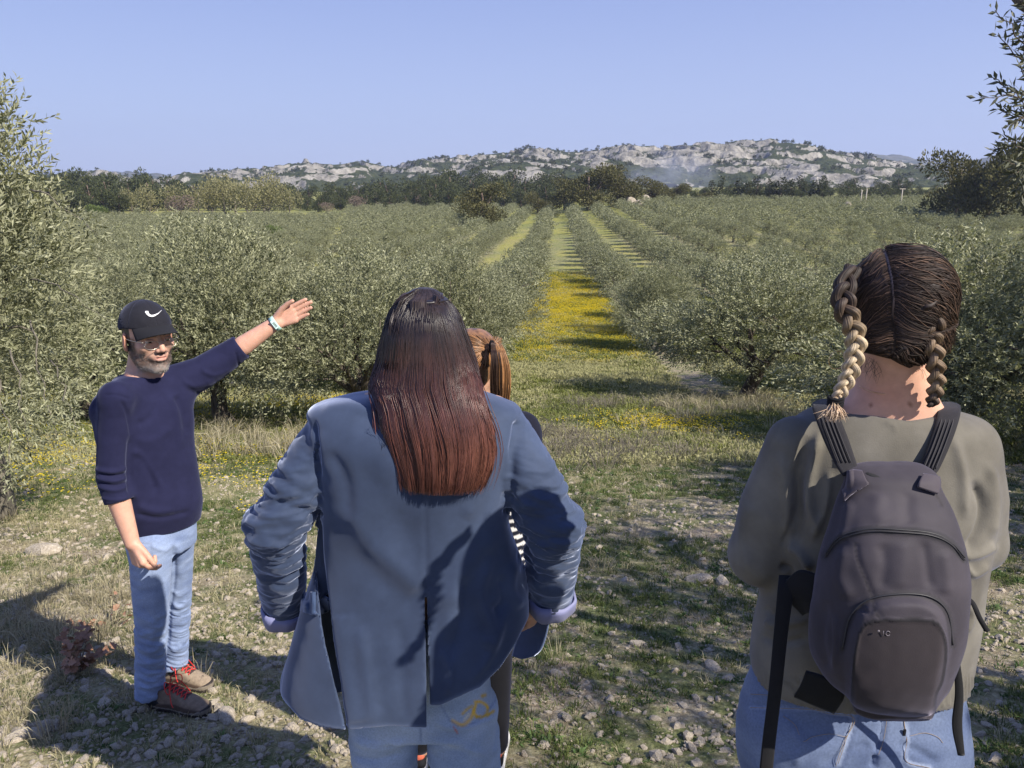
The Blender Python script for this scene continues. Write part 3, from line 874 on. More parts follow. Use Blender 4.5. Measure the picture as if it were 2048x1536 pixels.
# ------------------------------------------------------------ the wood beyond the orchard
def blob_crown(name, seed, lobes, n, size, mat, upr=0.4, pale=0.5):
    r = np.random.default_rng(seed)
    P, u = crown_points(n, r, lobes, 0.85)
    d = u + np.array([0, 0, upr]) + r.normal(size=P.shape) * 0.4
    kk = r.random(n)
    lump = 0.5 + 0.5 * fbm(P[:, 0] * 0.7, P[:, 1] * 0.7, P[:, 2] * 0.7 + seed, 2)
    cols = np.stack([np.clip(kk * 0.6 + pale * lump * 0.6, 0, 1), np.clip(0.55 * r.random(n) + 0.45 * lump, 0, 1), kk * 0], -1)
    V, Q, Cc = leaves(P, d, size * r.uniform(0.6, 1.4, n), size * 0.55 * r.uniform(0.6, 1.3, n), r, cols, u)
    return mesh_np(name, V, Q, False, Cc, None, [mat])
def straight_trunk(name, seed, h, rad, limbs=4, mat=None, spread=1.5, fork=0.6):
    r = np.random.default_rng(seed); g = Geo(); p = np.array([0, 0, -0.5]); pts = [p]
    for i in range(6):
        p = p + np.array([r.uniform(-.03, .03) * h, r.uniform(-.03, .03) * h, h / 6]); pts.append(p)
    g.tube(pts, np.linspace(rad, rad * 0.45, 7), 8)
    for k in range(limbs):
        a = k * 2.4 + r.uniform(-.3, .3); q = pts[int(6 * fork) + k % 2].copy(); lp = [q]; d = np.array([math.cos(a), math.sin(a), 0.8])
        for i in range(4):
            d = d + np.array([r.uniform(-.2, .2), r.uniform(-.2, .2), 0.1]); q = q + unit(d) * spread / 4 * 1.3; lp.append(q)
        g.tube(lp, np.linspace(rad * 0.45, rad * 0.12, 5), 6)
    return g.mesh(name, [mat or M_pbark])
def pine_lobes(r, w, h, z0, n, flat=0.5):
    lob = []
    for i in range(n):
        a = i * 2.4; q = math.sqrt((i + 0.3) / n) * w * 0.40
        lob.append((np.array([math.cos(a) * q, math.sin(a) * q, z0 + h * (0.10 + 0.72 * ((i * 0.618) % 1)) - 0.2 * q]), np.array([w * 0.19, w * 0.19, h * 0.19]) * r.uniform(0.8, 1.25)))
    return lob
PINES = []
for i in range(5):
    r = np.random.default_rng(200 + i)
    PINES.append((blob_crown('pine_crown_needles', 210 + i, pine_lobes(r, 8.0, 8.5, 0.6, 16), 2000, 0.55, M_pine), straight_trunk('pine_trunk_wood', 220 + i, 7.5, 0.28)))
CYPS = []
for i in range(3):
    r = np.random.default_rng(230 + i)
    lob = [(np.array([r.uniform(-.25, .25), r.uniform(-.25, .25), 0.8 + k * 1.1]), np.array([1.25, 1.25, 1.1]) * (1.15 - 0.09 * k) * r.uniform(0.85, 1.1)) for k in range(8)]
    CYPS.append((blob_crown('conifer_crown_needles', 240 + i, lob, 700, 0.6, M_cyp, 0.9), straight_trunk('conifer_trunk_wood', 250 + i, 6, 0.2, 0)))
BIGP = []
for i in range(2):
    r = np.random.default_rng(260 + i)
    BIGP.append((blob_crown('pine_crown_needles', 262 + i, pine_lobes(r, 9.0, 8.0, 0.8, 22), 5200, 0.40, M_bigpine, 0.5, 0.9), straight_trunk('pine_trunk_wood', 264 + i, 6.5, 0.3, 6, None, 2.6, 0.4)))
def broad(seed, mat, n, size, w=7, h=7, z0=0.5):
    r = np.random.default_rng(seed)
    lob = [(np.array([r.uniform(-.28, .28) * w, r.uniform(-.28, .28) * w, z0 + h * r.uniform(0.3, 0.75)]), np.array([w * .24, w * .24, h * .26])) for k in range(9)]
    return blob_crown('broadleaf_crown', seed, lob, n, size, mat, 0.7)
POP = [(broad(270 + i, M_pale, 1100, 0.42), straight_trunk('tree_trunk_wood', 274 + i, 5, 0.18, 5, M_twig, 2.0, 0.3)) for i in range(2)]
BARE = [(broad(280, M_bare, 1300, 0.30, 6, 5, 0.3), straight_trunk('tree_trunk_wood', 281, 4, 0.16, 6, M_twig, 2.0, 0.2))]
BUSHES = [broad(285, M_bush, 900, 0.35, 5, 3.2, -0.2), broad(286, M_olive, 700, 0.35, 4, 2.6, -0.2)]
def far_tree(pair, name, x, y, rz, s, sz, label, cat, group, sx=None):
    t = thing(name, label, cat, (x, y, float(ground_z(x, y)) - 0.1), rz, group)
    t.scale = (sx or s, sx or s, sz)
    link('crown', pair[0], t); link('trunk', pair[1], t)
    return t
r_ = np.random.default_rng(55)
def xat(px, y): return float((px - 1024) / FPX * (y * math.cos(PITCH) + 10 * math.sin(PITCH)))
n = 0
rows = [(318, 20, 1.0), (338, 19, 1.2), (362, 20, 1.45), (392, 22, 1.75), (425, 24, 2.1)]
for ri, (yy, dpx, s0) in enumerate(rows):
    px = 20 + r_.uniform(0, 15)
    while px < 1900:
        px += (dpx * 2.0 if ri < 4 else dpx * 1.8) * r_.uniform(0.7, 1.3)
        y = (yy + r_.uniform(-9, 9)) * float(np.interp(px, [150, 560, 700, 950, 1250, 1450, 1900], [.72, .74, .84, .92, .88, .80, .80]))
        x = xat(px, y)
        if ri == 0 and not (200 < px < 270 or 620 < px < 900 or 1000 < px < 1400 or 1560 < px < 1840): continue
        if ri == 1 and (250 < px < 590): continue
        s = s0 * r_.uniform(0.78, 1.1)
        top = np.interp(px, [150, 340, 500, 600, 800, 1000, 1300, 1420, 1700, 1900], [1.3, 0.92, 0.80, 0.92, 1.3, 1.2, 1.0, 0.95, 0.8, 0.7])
        tpy = float(np.interp(px, [20, 330, 345, 500, 600, 800, 850, 1000, 1150, 1250, 1300, 1400, 1450, 1600, 1800, 1870], [345, 350, 364, 367, 372, 360, 347, 346, 350, 362, 372, 385, 368, 362, 358, 372])) + r_.uniform(-3, 9) + 7 * (4 - ri)
        szz = max(.4, float(W(px, tpy, y)[2] - ground_z(x, y)) / 7.3)
        part = 'left part' if px < 900 else ('middle' if px < 1400 else 'right part')
        far_tree(PINES[n % 5], 'pine_tree', x, y, r_.uniform(0, 6.28), min(s * .95, szz * 1.15), szz, f'dark green pine in the {part} of the wood below the rocky hills', 'pine tree', 'pines of the wood beyond the orchard')
        n += 1
print('pines', n)
# dark conifers in a tight group right of the centre
cy = [(1422, 285, .95), (1440, 280, .85), (1475, 270, 1.05), (1492, 268, .95), (1510, 272, 1.1), (1535, 275, .9), (1548, 270, 1.05), (1562, 268, 1.1), (1578, 270, 1.05), (1596, 272, .95),
      (1612, 276, .8), (1626, 270, 1.0), (1640, 268, .92), (1388, 292, .7), (1402, 290, .75), (1690, 285, .7), (1720, 290, .7), (1756, 290, .65)]
cy.sort()
for i, (px, y, s) in enumerate(cy):
    far_tree(CYPS[i % 3], 'conifer_tree', xat(px, y), y, i * 1.3, s * 1.3, float(W(px, (356 + (i * 37 % 11)) if s > .84 else 384, y)[2] - ground_z(xat(px, y), y)) / 8.0, f'dark narrow conifer, {ORD[i]} from the left of the conifers right of the tall pines', 'conifer', 'dark conifers right of the big pines')
bigs = [(965, 168, 1.25, 1.15, 'wide dark pine left of the lane end, standing alone above the olive rows'),
        (1075, 225, 0.85, 0.9, 'small brownish pine between the two big pines at the lane end'),
        (1128, 230, 1.0, 1.25, 'shaded pine touching the tallest pine from the left'),
        (1178, 212, 1.7, 1.75, 'tallest broad pine at the end of the grass lane, left half of the pair'),
        (1234, 218, 1.7, 1.85, 'tallest broad pine at the end of the grass lane, right half of the pair'),
        (1300, 232, 1.2, 1.35, 'pine right of the tallest pair, beside the pale boulders'),
        (1352, 246, 0.95, 0.95, 'smaller pine below the smoke'),
        (1412, 232, 0.62, 0.75, 'small yellowish pine in front of the dark conifers'),
        (1905, 150, 1.45, 1.60, 'large dark pine at the right edge, left one of the group'),
        (1970, 140, 1.5, 1.65, 'large dark pine at the right edge, middle one of the group'),
        (2040, 132, 1.5, 1.6, 'large dark pine at the right edge, cut by the side of the photo')]
for i, (px, y, s, sz, lab) in enumerate(bigs):
    if y < 160 and px > 1500: tp_ = {1905: 322, 1970: 314, 2040: 306}[px]
    else: tp_ = {965: 378, 1075: 392, 1128: 366, 1178: 346, 1234: 342, 1300: 363, 1352: 372, 1412: 388}[px]
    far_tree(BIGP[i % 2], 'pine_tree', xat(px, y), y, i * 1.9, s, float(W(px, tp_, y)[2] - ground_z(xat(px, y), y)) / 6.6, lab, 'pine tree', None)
# pale spring trees, bare shrubs and bushes at the far left edge of the plantation
edge = [(300, 300, 1.35, 0), (350, 306, 1.3, 1), (400, 300, 1.5, 0), (450, 304, 1.5, 1), (495, 300, 1.6, 0), (540, 306, 1.6, 1), (580, 300, 1.3, 0), (265, 310, 1.1, 1), (470, 320, 1.8, 0), (530, 322, 1.7, 1), (425, 320, 1.6, 1)]
edge.sort()
for i, (px, y, s, v) in enumerate(edge):
    y *= .745; far_tree(POP[v], 'budding_tree', xat(px, y), y, i * 1.1, s * .95, s * .95, f'pale yellow-green budding tree, {ORD[i]} from the left along the far left edge of the orchard', 'tree', 'pale budding trees at the edge of the wood')
for i, (px, y, s, sz, lab) in enumerate([(365, 212, 1.25, 1.2, 'rounded leafless reddish-brown tree in front of the pale budding trees'),
                                  (715, 258, 1.2, 1.0, 'leafless brownish tree in front of the pine wood, left of the middle'),
                                  (655, 240, .8, .7, 'small grey leafless tree at the plantation edge, beside the budding trees'),
                                  (770, 272, 0.9, .55, 'low leafless reddish shrub before the dark pines'),
                                  (845, 285, 0.95, 1.0, 'leafless brown tree at the plantation edge, right of the low red shrub')]):
    far_tree(BARE[0], 'bare_tree', xat(px, y), y, i * 2.0, s, sz, lab, 'tree', None)
bush = [(278, 212, 0.8, 1.0, 1, 'dark bush at the foot of the pale budding trees'), (555, 118, 0.55, 0.8, 0, 'fresh green bush standing in the left plantation'),
        (200, 214, 1.2, 1.1, 0, 'brownish bush at the edge of the wood, left'), (1115, 190, .8, .8, 1, 'grey bush at the far end of the lane'),
        (1870, 160, 1.3, 1.0, 1, 'rounded grey-green bush below the pines at the right edge')]
for i, (px, y, s, sz, k, lab) in enumerate(bush):
    x = xat(px, y); o = link('bush', BUSHES[k], None, None, lab, 'bush'); o.location = (x, y, float(ground_z(x, y))); o.scale = (s, s, sz)
# small junipers and pines on the hills: too many to count, one object
hx, hy, hz, hr, ht = (HILL[k].ravel() for k in ('x', 'y', 'z', 'rock', 't'))
ok = np.where((ht > 0.05) & (ht < 1.02) & (r_.random(len(hx)) < 0.016 * (1 - hr) * (0.4 + 1.6 * (fbm(hx * 0.01, hy * 0.01, 3.0, 2) > 0))))[0]
cr_px = 1024 + hx / hy * FPX * math.cos(PITCH)
ok2 = np.where((ht > 0.90) & (ht < 1.0) & (((cr_px > 1150) & (cr_px < 1250)) | ((cr_px > 830) & (cr_px < 900)) | ((cr_px > 1030) & (cr_px < 1060)) | ((cr_px > 1640) & (cr_px < 1700))) & (r_.random(len(hx)) < 0.18))[0]
ok = np.concatenate([ok, ok2])
scatter('hill_scrub', np.stack([hx[ok], hy[ok], hz[ok] - 0.6], -1), r_.uniform(0, 6.28, len(ok)), r_.uniform(0.35, 1.0, len(ok)), [broad(290, M_cyp, 70, 1.6, 6, 5, 0), broad(291, M_pine, 70, 1.6, 5, 6, 0)], r_.integers(0, 2, len(ok)),
        label='dark scrub and small pines dotted over the rocky hills', cat='scrub')
print('scrub', len(ok), 'orchard rest', len(rest))
# pale boulders by the big pines, a small hut and a few posts among the far rows
rockm, nt, b = new_mat('pale_rock')
rn = noise_node(nt, 9, 6, 0.7)
nt.links.new(ramp(nt, rn.outputs[0], [(0.3, (0.23, 0.19, 0.14)), (0.55, (0.44, 0.38, 0.30)), (0.75, (0.62, 0.56, 0.47))]).outputs[0], b.inputs['Base Color'])
b.inputs['Roughness'].default_value = 0.95; bump(nt, b, rn.outputs[0], 0.7, 0.01)
def rock_mesh(name, seed, res=2, flat=0.55):
    import bmesh
    bm = bmesh.new(); bmesh.ops.create_icosphere(bm, subdivisions=res, radius=1.0)
    P = np.array([v.co for v in bm.verts])
    r = np.random.default_rng(seed)
    for k in range(9):                      # planar breaks
        nrm = unit(r.normal(size=3)); dd = r.uniform(0.5, 0.85)
        h = P @ nrm - dd; P = P - np.maximum(h, 0)[:, None] * nrm * 0.85
    P *= (1 + 0.10 * fbm(P[:, 0] * 3 + seed, P[:, 1] * 3, P[:, 2] * 3, 2))[:, None]
    P *= np.array([1.0, r.uniform(0.6, 0.9), flat])
    T = np.array([[v.index for v in f.verts] for f in bm.faces]); bm.free()
    return mesh_np(name, P, T, False, None, None, [rockm])
for i, (px, py_, y, s, lab) in enumerate([(1262, 437, 212, 1.7, 'large pale boulder at the foot of the pines, left one'), (1290, 425, 214, 1.9, 'large pale boulder at the foot of the pines, right one'), (1275, 450, 208, 1.3, 'low pale boulder below the two large ones by the pines')]):
    o = link('boulder', rock_mesh('boulder_rock', 300 + i), None, None, lab, 'boulder'); x = xat(px, y); o.location = (x, y, float(ground_z(x, y)) + s * 0.6); o.scale = (s * 1.1, s, s * 1.6)
# ------------------------------------------------------------ people: shared materials and anatomy
def tint_mat(name, rough=0.6, spec=0.4, sheen=0.0, sheen_col=(1, 1, 1), bscale=0, bstr=0.2, bdist=0.002, sss=0.0, var=0.0, vscale=30, stretch=None, aniso=0.0, sheen_rough=0.4):
    """the thing's own colour comes from its 'tint' attribute; weave, pores and wear are procedural"""
    m, nt, b = new_mat(name)
    c = attr(nt, 'tint', 'Color')
    if var:
        n = noise_node(nt, vscale, 4, 0.65, stretch=stretch)
        r = ramp(nt, n.outputs[0], [(0.3, (1 - var,) * 3), (0.7, (1 + var,) * 3)])
        c = mix(nt, 1.0, c, r.outputs[0], 'MULTIPLY')
    nt.links.new(c, b.inputs['Base Color'])
    b.inputs['Roughness'].default_value = rough; b.inputs['Specular IOR Level'].default_value = spec
    if sheen:
        b.inputs['Sheen Weight'].default_value = sheen; b.inputs['Sheen Tint'].default_value = (*sheen_col, 1); b.inputs['Sheen Roughness'].default_value = sheen_rough
    if sss:
        b.inputs['Subsurface Weight'].default_value = sss; b.inputs['Subsurface Radius'].default_value = (0.012, 0.004, 0.002); b.inputs['Subsurface Scale'].default_value = 0.5
    if bscale:
        n = noise_node(nt, bscale, 3, 0.7, stretch=stretch); bump(nt, b, n.outputs[0], bstr, bdist)
    return m
M_skin = tint_mat('skin', 0.52, 0.35, bscale=260, bstr=0.25, bdist=0.0008, sss=0.12, var=0.10, vscale=40)
M_denim = tint_mat('denim', 0.85, 0.15, 0.25, (0.7, 0.8, 1), 700, 0.5, 0.0006, var=0.16, vscale=220)
M_knit = tint_mat('knitwear', 0.95, 0.1, 0.2, (0.6, 0.65, 1), 420, 0.5, 0.0010, var=0.10, vscale=25)
M_velvet = tint_mat('velvet', 0.72, 0.15, 1.0, (0.66, 0.74, 1.0), 500, 0.25, 0.0005, var=0.16, vscale=11, sheen_rough=0.38)
M_lining = tint_mat('jacket_lining', 0.6, 0.3, 0.1, (1, 1, 1), 0)
M_canvas = tint_mat('backpack_nylon', 0.72, 0.25, 0.25, (0.8, 0.75, 1), 620, 0.45, 0.0006, var=0.10, vscale=18)
M_web = tint_mat('webbing', 0.8, 0.2, 0.1, (1, 1, 1), 900, 0.6, 0.0008, var=0.1, vscale=60)
M_hair = tint_mat('hair', 0.37, 0.55, 0, var=0.30, vscale=60, stretch=(1, 1, 0.12))
M_hair_rough = tint_mat('hair_matte', 0.62, 0.35, 0, var=0.25, vscale=90)
M_shoe = tint_mat('shoe_leather', 0.75, 0.25, 0, bscale=150, bstr=0.5, bdist=0.002, var=0.22, vscale=60)
M_plain = tint_mat('plain', 0.5, 0.4)
def flat_mat(name, col, rough=0.6, metal=0.0, spec=0.4):
    m, nt, b = new_mat(name); b.inputs['Base Color'].default_value = (*col, 1); b.inputs['Roughness'].default_value = rough
    b.inputs['Metallic'].default_value = metal; b.inputs['Specular IOR Level'].default_value = spec
    return m
M_gold = flat_mat('gold_wire', (0.75, 0.55, 0.32), 0.3, 1.0)
M_thread = flat_mat('stitching', (0.62, 0.58, 0.52), 0.8)
M_black = flat_mat('black_cloth', (0.012, 0.012, 0.014), 0.9, 0, 0.15)
M_white = flat_mat('white_print', (0.8, 0.8, 0.8), 0.6)

def yaw_frame(yaw, pitch=0.0, roll=0.0):
    """columns: right hand side, facing direction, up. yaw 0 faces away from the camera (+Y), positive turns to its left"""
    cy, sy = math.cos(yaw), math.sin(yaw)
    Rz = np.array([[cy, -sy, 0], [sy, cy, 0], [0, 0, 1]]); cp, sp = math.cos(pitch), math.sin(pitch)
    Rx = np.array([[1, 0, 0], [0, cp, -sp], [0, sp, cp]]); cr, sr = math.cos(roll), math.sin(roll)
    Ry = np.array([[cr, 0, sr], [0, 1, 0], [-sr, 0, cr]])
    return Rz @ Rx @ Ry
def head_sdf(P, c, R, s=1.0, male=True):
    r2 = ((P - c) ** 2).sum(1); near = r2 < (0.20 * s) ** 2
    out = np.sqrt(r2) - 0.12 * s
    if near.any(): out[near] = head_near(P[near], c, R, s)
    return out
def head_near(P, c, R, s):
    q = (P - c) @ R / s; ax = q.copy(); ax[:, 0] = np.abs(q[:, 0])
    d = s_ell(q, (0, -0.014, 0.042), (0.076, 0.098, 0.088))
    d = smin(d, s_ell(q, (0, 0.022, -0.018), (0.062, 0.070, 0.086)), 0.03)
    d = smin(d, s_chain(ax, [(0.054, -0.005, -0.045), (0.044, 0.03, -0.078), (0.012, 0.066, -0.096)], [0.016, 0.016, 0.018], 0.01), 0.025)
    d = smin(d, s_ell(ax, (0, 0.078, -0.092), (0.021, 0.019, 0.018)), 0.018)
    d = smin(d, s_ell(ax, (0.046, 0.060, -0.014), (0.019, 0.022, 0.018)), 0.018)
    d = smin(d, s_chain(ax, [(0.0, 0.086, 0.026), (0.022, 0.088, 0.031), (0.046, 0.070, 0.026)], [0.008, 0.009, 0.008]), 0.012)
    d = smax(d, -s_ell(ax, (0.031, 0.101, 0.008), (0.017, 0.017, 0.011)), 0.010)
    d = smin(d, s_chain(q, [(0, 0.088, 0.020), (0, 0.103, -0.004), (0, 0.114, -0.021)], [0.007, 0.0085, 0.0105]), 0.008)
    d = smin(d, s_ell(ax, (0.0115, 0.101, -0.026), (0.0085, 0.011, 0.008)), 0.006)
    d = smin(d, s_ell(q, (0, 0.078, -0.052), (0.030, 0.018, 0.020)), 0.014)
    d = smin(d, s_chain(ax, [(0, 0.099, -0.0485), (0.010, 0.097, -0.0475), (0.023, 0.086, -0.053)], [0.0045, 0.005, 0.002]), 0.004)
    d = smin(d, s_chain(ax, [(0, 0.097, -0.0610), (0.012, 0.094, -0.0600), (0.022, 0.086, -0.056)], [0.0062, 0.0055, 0.002]), 0.004)
    d = smax(d, -s_chain(ax, [(0, 0.105, -0.0545), (0.022, 0.091, -0.0550)], [0.0022, 0.0012]), 0.003)
    # upper and lower lids round the eyeball
    d = smin(d, s_ell(ax, (0.031, 0.083, 0.0125), (0.0145, 0.0105, 0.0045)), 0.003)
    d = smin(d, s_ell(ax, (0.031, 0.082, 0.0005), (0.0135, 0.0095, 0.0035)), 0.003)
    # ears
    er = yaw_frame(-0.35, 0, 0)
    e = s_ell(ax, (0.079, -0.012, -0.002), (0.007, 0.0185, 0.031), er)
    e = smin(e, s_ell(ax, (0.076, -0.006, -0.027), (0.006, 0.009, 0.011)), 0.008)
    e = smax(e, -s_ell(ax, (0.087, -0.008, 0.002), (0.006, 0.0105, 0.019), er), 0.004)
    d = smin(d, e, 0.006)
    return d * s
def hand_chains(w, d, n, th, curl=(0.3, 0.35, 0.4, 0.45), spread=0.06, L=1.0, thumb=0.6):
    """bones of a hand: wrist w, finger direction d, back-of-hand normal n, thumb side th. returns palm parts and five finger chains"""
    d = unit(np.asarray(d, float)); n = np.asarray(n, float); n = unit(n - (n @ d) * d); s = np.cross(d, n); s = s if s @ th > 0 else -s
    palm = []; fing = []
    for i, (o, ln) in enumerate(zip((0.028, 0.0095, -0.0095, -0.027), (0.074, 0.082, 0.077, 0.060))):
        kn = w + L * (d * (0.088 - 0.006 * abs(i - 1)) + s * o * 1.02 + n * (0.003 - 0.002 * abs(i - 1.2)))
        palm.append([w + L * (d * 0.012 + s * o * 0.55), kn])
        a = curl[i]; dd = d + s * (1.2 - i) * spread; dd = unit(dd); pts = [kn]; ang = 0; p = kn
        for f in (0.45, 0.32, 0.23):
            ang += a; v = dd * math.cos(ang) - n * math.sin(ang); p = p + v * ln * f * L; pts.append(p)
        fing.append(pts)
    t0 = w + L * (d * 0.018 + s * 0.022 - n * 0.006)
    t1 = t0 + L * 0.040 * unit(d * (1 - thumb * 0.3) + s * thumb - n * 0.25)
    t2 = t1 + L * 0.034 * unit(d * 1.0 + s * thumb * 0.55 - n * 0.25)
    t3 = t2 + L * 0.026 * unit(d * 1.1 + s * thumb * 0.2 - n * 0.3)
    return palm, fing, [t0, t1, t2, t3]
def hand_sdf(P, H, L=1.0):
    palm, fing, th = H; d = None
    w = palm[0][0] * 0.25 + palm[1][0] * 0.25 + palm[2][0] * 0.25 + palm[3][0] * 0.25
    near = ((P - w) ** 2).sum(1) < (0.19 * L) ** 2
    out = np.full(len(P), 9.0)
    out[~near] = np.sqrt(((P[~near] - w) ** 2).sum(1)) - 0.12 * L
    Q = P[near]
    if len(Q):
        for a in palm:
            e = s_chain(Q, a, [0.0135 * L, 0.0125 * L]); d = e if d is None else smin(d, e, 0.010)
        d = smin(d, s_chain(Q, th, [0.015 * L, 0.0115 * L, 0.0095 * L, 0.0078 * L]), 0.006)
        for i, f in enumerate(fing):
            r = (0.0092, 0.0095, 0.009, 0.0080)[i] * L
            d = smin(d, s_chain(Q, f, [r * 1.08, r, r * 0.93, r * 0.78]), 0.0035)
        out[near] = d
    return out
def body_sdf(J):
    """one continuous figure; J holds the joints, head frame, hands"""
    hs = J.get('hs', 1.0)
    def f(P):
        d = head_sdf(P, J['head'], J['headR'], hs * J.get('hshrink', 1.0))
        nb = J['neck']
        hb = J['head'] + J['headR'] @ np.array([0, -0.028, -0.055]) * hs
        nk = J.get('neck_r', 0.056)
        d = smin(d, s_chain(P, [hb, nb], [nk * 0.97, nk * 1.08]), 0.022)
        mid = (J['shL'] + J['shR']) / 2; hip = (J['hipL'] + J['hipR']) / 2
        lat = unit(J['shR'] - J['shL']); up = np.array([0, 0, 1.0]); fw = np.cross(up, lat); fw = unit(fw); R = np.stack([lat, fw, up], 1)
        t = J.get('thick', 1.0)
        d = smin(d, s_chain(P, [J['shL'] * 0.9 + mid * 0.1, nb * 0.55 + mid * 0.45, J['shR'] * 0.9 + mid * 0.1], [0.048, 0.056, 0.048], 0.02), 0.04)
        if J.get('trap'):
            for S in 'LR': d = smin(d, s_chain(P, [nb + up * .030, mid * .45 + J['sh' + S] * .55 + up * J['trap']], [.044, .046]), .03)
        d = smin(d, s_ell(P, mid * 0.72 + hip * 0.28, (0.150 * t, 0.095 * t, 0.19), R), 0.05)
        d = smin(d, s_ell(P, mid * 0.42 + hip * 0.58, (0.125 * t, 0.085 * t, 0.17), R), 0.05)
        d = smin(d, s_ell(P, hip + up * 0.03, (0.155 * t, 0.10 * t, 0.12), R), 0.05)
        for S in 'LR':
            d = smin(d, s_chain(P, [J['sh' + S], J['el' + S]], [J.get('arm_r', .046), 0.036]), 0.025)
            d = smin(d, s_chain(P, [J['el' + S], J['el' + S] * 0.65 + J['wr' + S] * 0.35, J['wr' + S]], [0.037, 0.040, J.get('wr_r', 0.026)]), 0.012)
            d = smin(d, hand_sdf(P, J['hand' + S], J.get('hl', 1.0)), 0.012)
            d = smin(d, s_chain(P, [J['hip' + S], J['kn' + S]], [0.080 * t, 0.052]), 0.03)
            d = smin(d, s_chain(P, [J['kn' + S], J['kn' + S] * 0.7 + J['an' + S] * 0.3, J['an' + S]], [0.052, 0.052, 0.036]), 0.02)
            d = smin(d, s_chain(P, [J['an' + S], J['to' + S]], [0.036, 0.026]), 0.02)
        return d
    return f
def bbox(pts, pad):
    p = np.array(pts); return p.min(0) - pad, p.max(0) + pad
def tinted(name, V, Q, col, mat, parent, kind=None, label=None):
    col = np.asarray(col, float)
    if col.ndim == 1: col = np.tile(col, (len(V), 1))
    return link(name, mesh_np(name, V, Q, True, np.clip(col, 0, 4), None, [mat]), parent, kind, label)
def lerp(a, b, t):
    return np.asarray(a, float) * (1 - t[:, None]) + np.asarray(b, float) * t[:, None]
def denim_wrinkle(V, Nn, amp, seed, zc=None):
    n = fbm(V[:, 0] * 7 + V[:, 2] * 3, V[:, 1] * 7, V[:, 2] * 22 + seed, 3)
    n2 = fbm(V[:, 0] * 14, V[:, 1] * 14, V[:, 2] * 40 + seed, 2)
    return V + Nn * ((1 - np.abs(n) * 2.2) * amp + n2 * amp * 0.35)[:, None]
GROUND = lambda x, y: float(ground_z(x, y))
def eye_parts(J, parent, iris=(0.10, 0.05, 0.02)):
    R, c, s = J['headR'], J['head'], J.get('hs', 1)
    for sx in (-1, 1):
        e = c + R @ np.array([sx * 0.031, 0.0775, 0.0065]) * s
        f = lambda P: s_ell(P, e, (0.0122 * s,) * 3)
        V, Q, Nn = smesh(f, e - 0.016, e + 0.016, 0.0022)
        g = ((V - e) / 0.0122) @ (R @ np.array([0.1, 1, -0.05])) / 1.006
        col = np.where((g > 0.88)[:, None], np.array(iris), np.array((0.62, 0.58, 0.55))); col[g > 0.975] = (0.01, 0.01, 0.01)
        tinted('eye', V, Q, col, M_plain, parent)
def rel_local(root, objs=None):
    """children were built in world space: keep them there while the root stands at the figure's feet"""
    for ch in root.children:
        ch.matrix_parent_inverse = Matrix.Translation(-Vector(root.location))
def jeans_cols(V, lo=(0.19, 0.25, 0.40), hi=(0.42, 0.50, 0.66), seed=1.0):
    fade = 0.5 + 0.5 * fbm(V[:, 0] * 6, V[:, 1] * 6, V[:, 2] * 4 + seed, 3); wr = fbm(V[:, 0] * 12, V[:, 1] * 12, V[:, 2] * 34 + seed, 2)
    return lerp(lo, hi, np.clip(fade * 0.85 + wr * 0.3, 0, 1))
# ------------------------------------------------------------ near trees
def ground_at(px, py):
    """the spot of ground seen at a pixel of the photograph"""
    lo_, hi_ = 1.2, 400.0
    for _ in range(50):
        m_ = (lo_ * hi_) ** .5; p = W(px, py, m_)
        if p[2] > ground_z(p[0], p[1]): lo_ = m_
        else: hi_ = m_
    return W(px, py, lo_)
def branch_curve(a, b, sag, n, r, jit=0.05):
    t = np.linspace(0, 1, n)[:, None]; p = a * (1 - t) + b * t; p[:, 2] += (sag * 4 * t * (1 - t))[:, 0]
    return p + r.normal(size=p.shape) * jit * np.sin(t * PI)
# left foreground tree
r = np.random.default_rng(77)
tx, ty = -4.55, 6.3; tz = GROUND(tx, ty)
tree = thing('olive_tree', 'near olive tree with long pale leaves, cut off by the left border', 'olive tree', (tx, ty, tz))
lob = [(np.array([a - tx - .06, b - ty, c - tz + .05]), np.array(q)) for a, b, c, q in [(-4.3, 6.2, 1.55, (.62, .6, .70)), (-4.2, 6.2, 1.95, (.46, .45, .46)), (-4.05, 6.2, 1.45, (.42, .42, .45)), (-4.25, 6.1, 1.1, (.8, .7, .6)), (-4.5, 6.2, 0.75, (1.15, .9, .75)), (-4.3, 6.1, 0.1, (1.05, .9, .65)), (-4.8, 6.2, 1.95, (.65, .6, .60)), (-5.6, 6.6, 1.0, (1.0, 1.0, 1.0)), 
       (-3.85, 6.1, .35, (.40, .4, .30)), (-3.75, 6.0, -.1, (.35, .35, .25)), (-4.0, 6.1, 1.0, (.35, .4, .35))]]
m_left = leaf_material('near_olive_leaf', (0.135, 0.145, 0.062), (0.37, 0.37, 0.24), 0.42)
P, u = crown_points(3900, r, lob, 0.7)
ctr = np.array([-.2, 0, 1.7]); d = unit(P - ctr) * 0.8 + u * 0.3 + np.array([0, 0, .45]) + r.normal(size=P.shape) * 0.4
low = P[:, 2] < 1.0; d[low, 2] -= 0.9
V, Q, Cc = twig_leaves(P, d, 0.26 * r.uniform(.6, 1.4, len(P)), 11, 0.092, 0.0185, r)
link('crown', mesh_np('olive_crown_leaves', V, Q, False, Cc, None, [m_left]), tree)
g = Geo(); g.tube([np.array([0, 0, -.3]), np.array([.05, 0, .4]), np.array([-.05, .05, .9]), np.array([.05, .05, 1.4]), np.array([0, 0, 2.2])], [.20, .15, .13, .12, .06], 12)
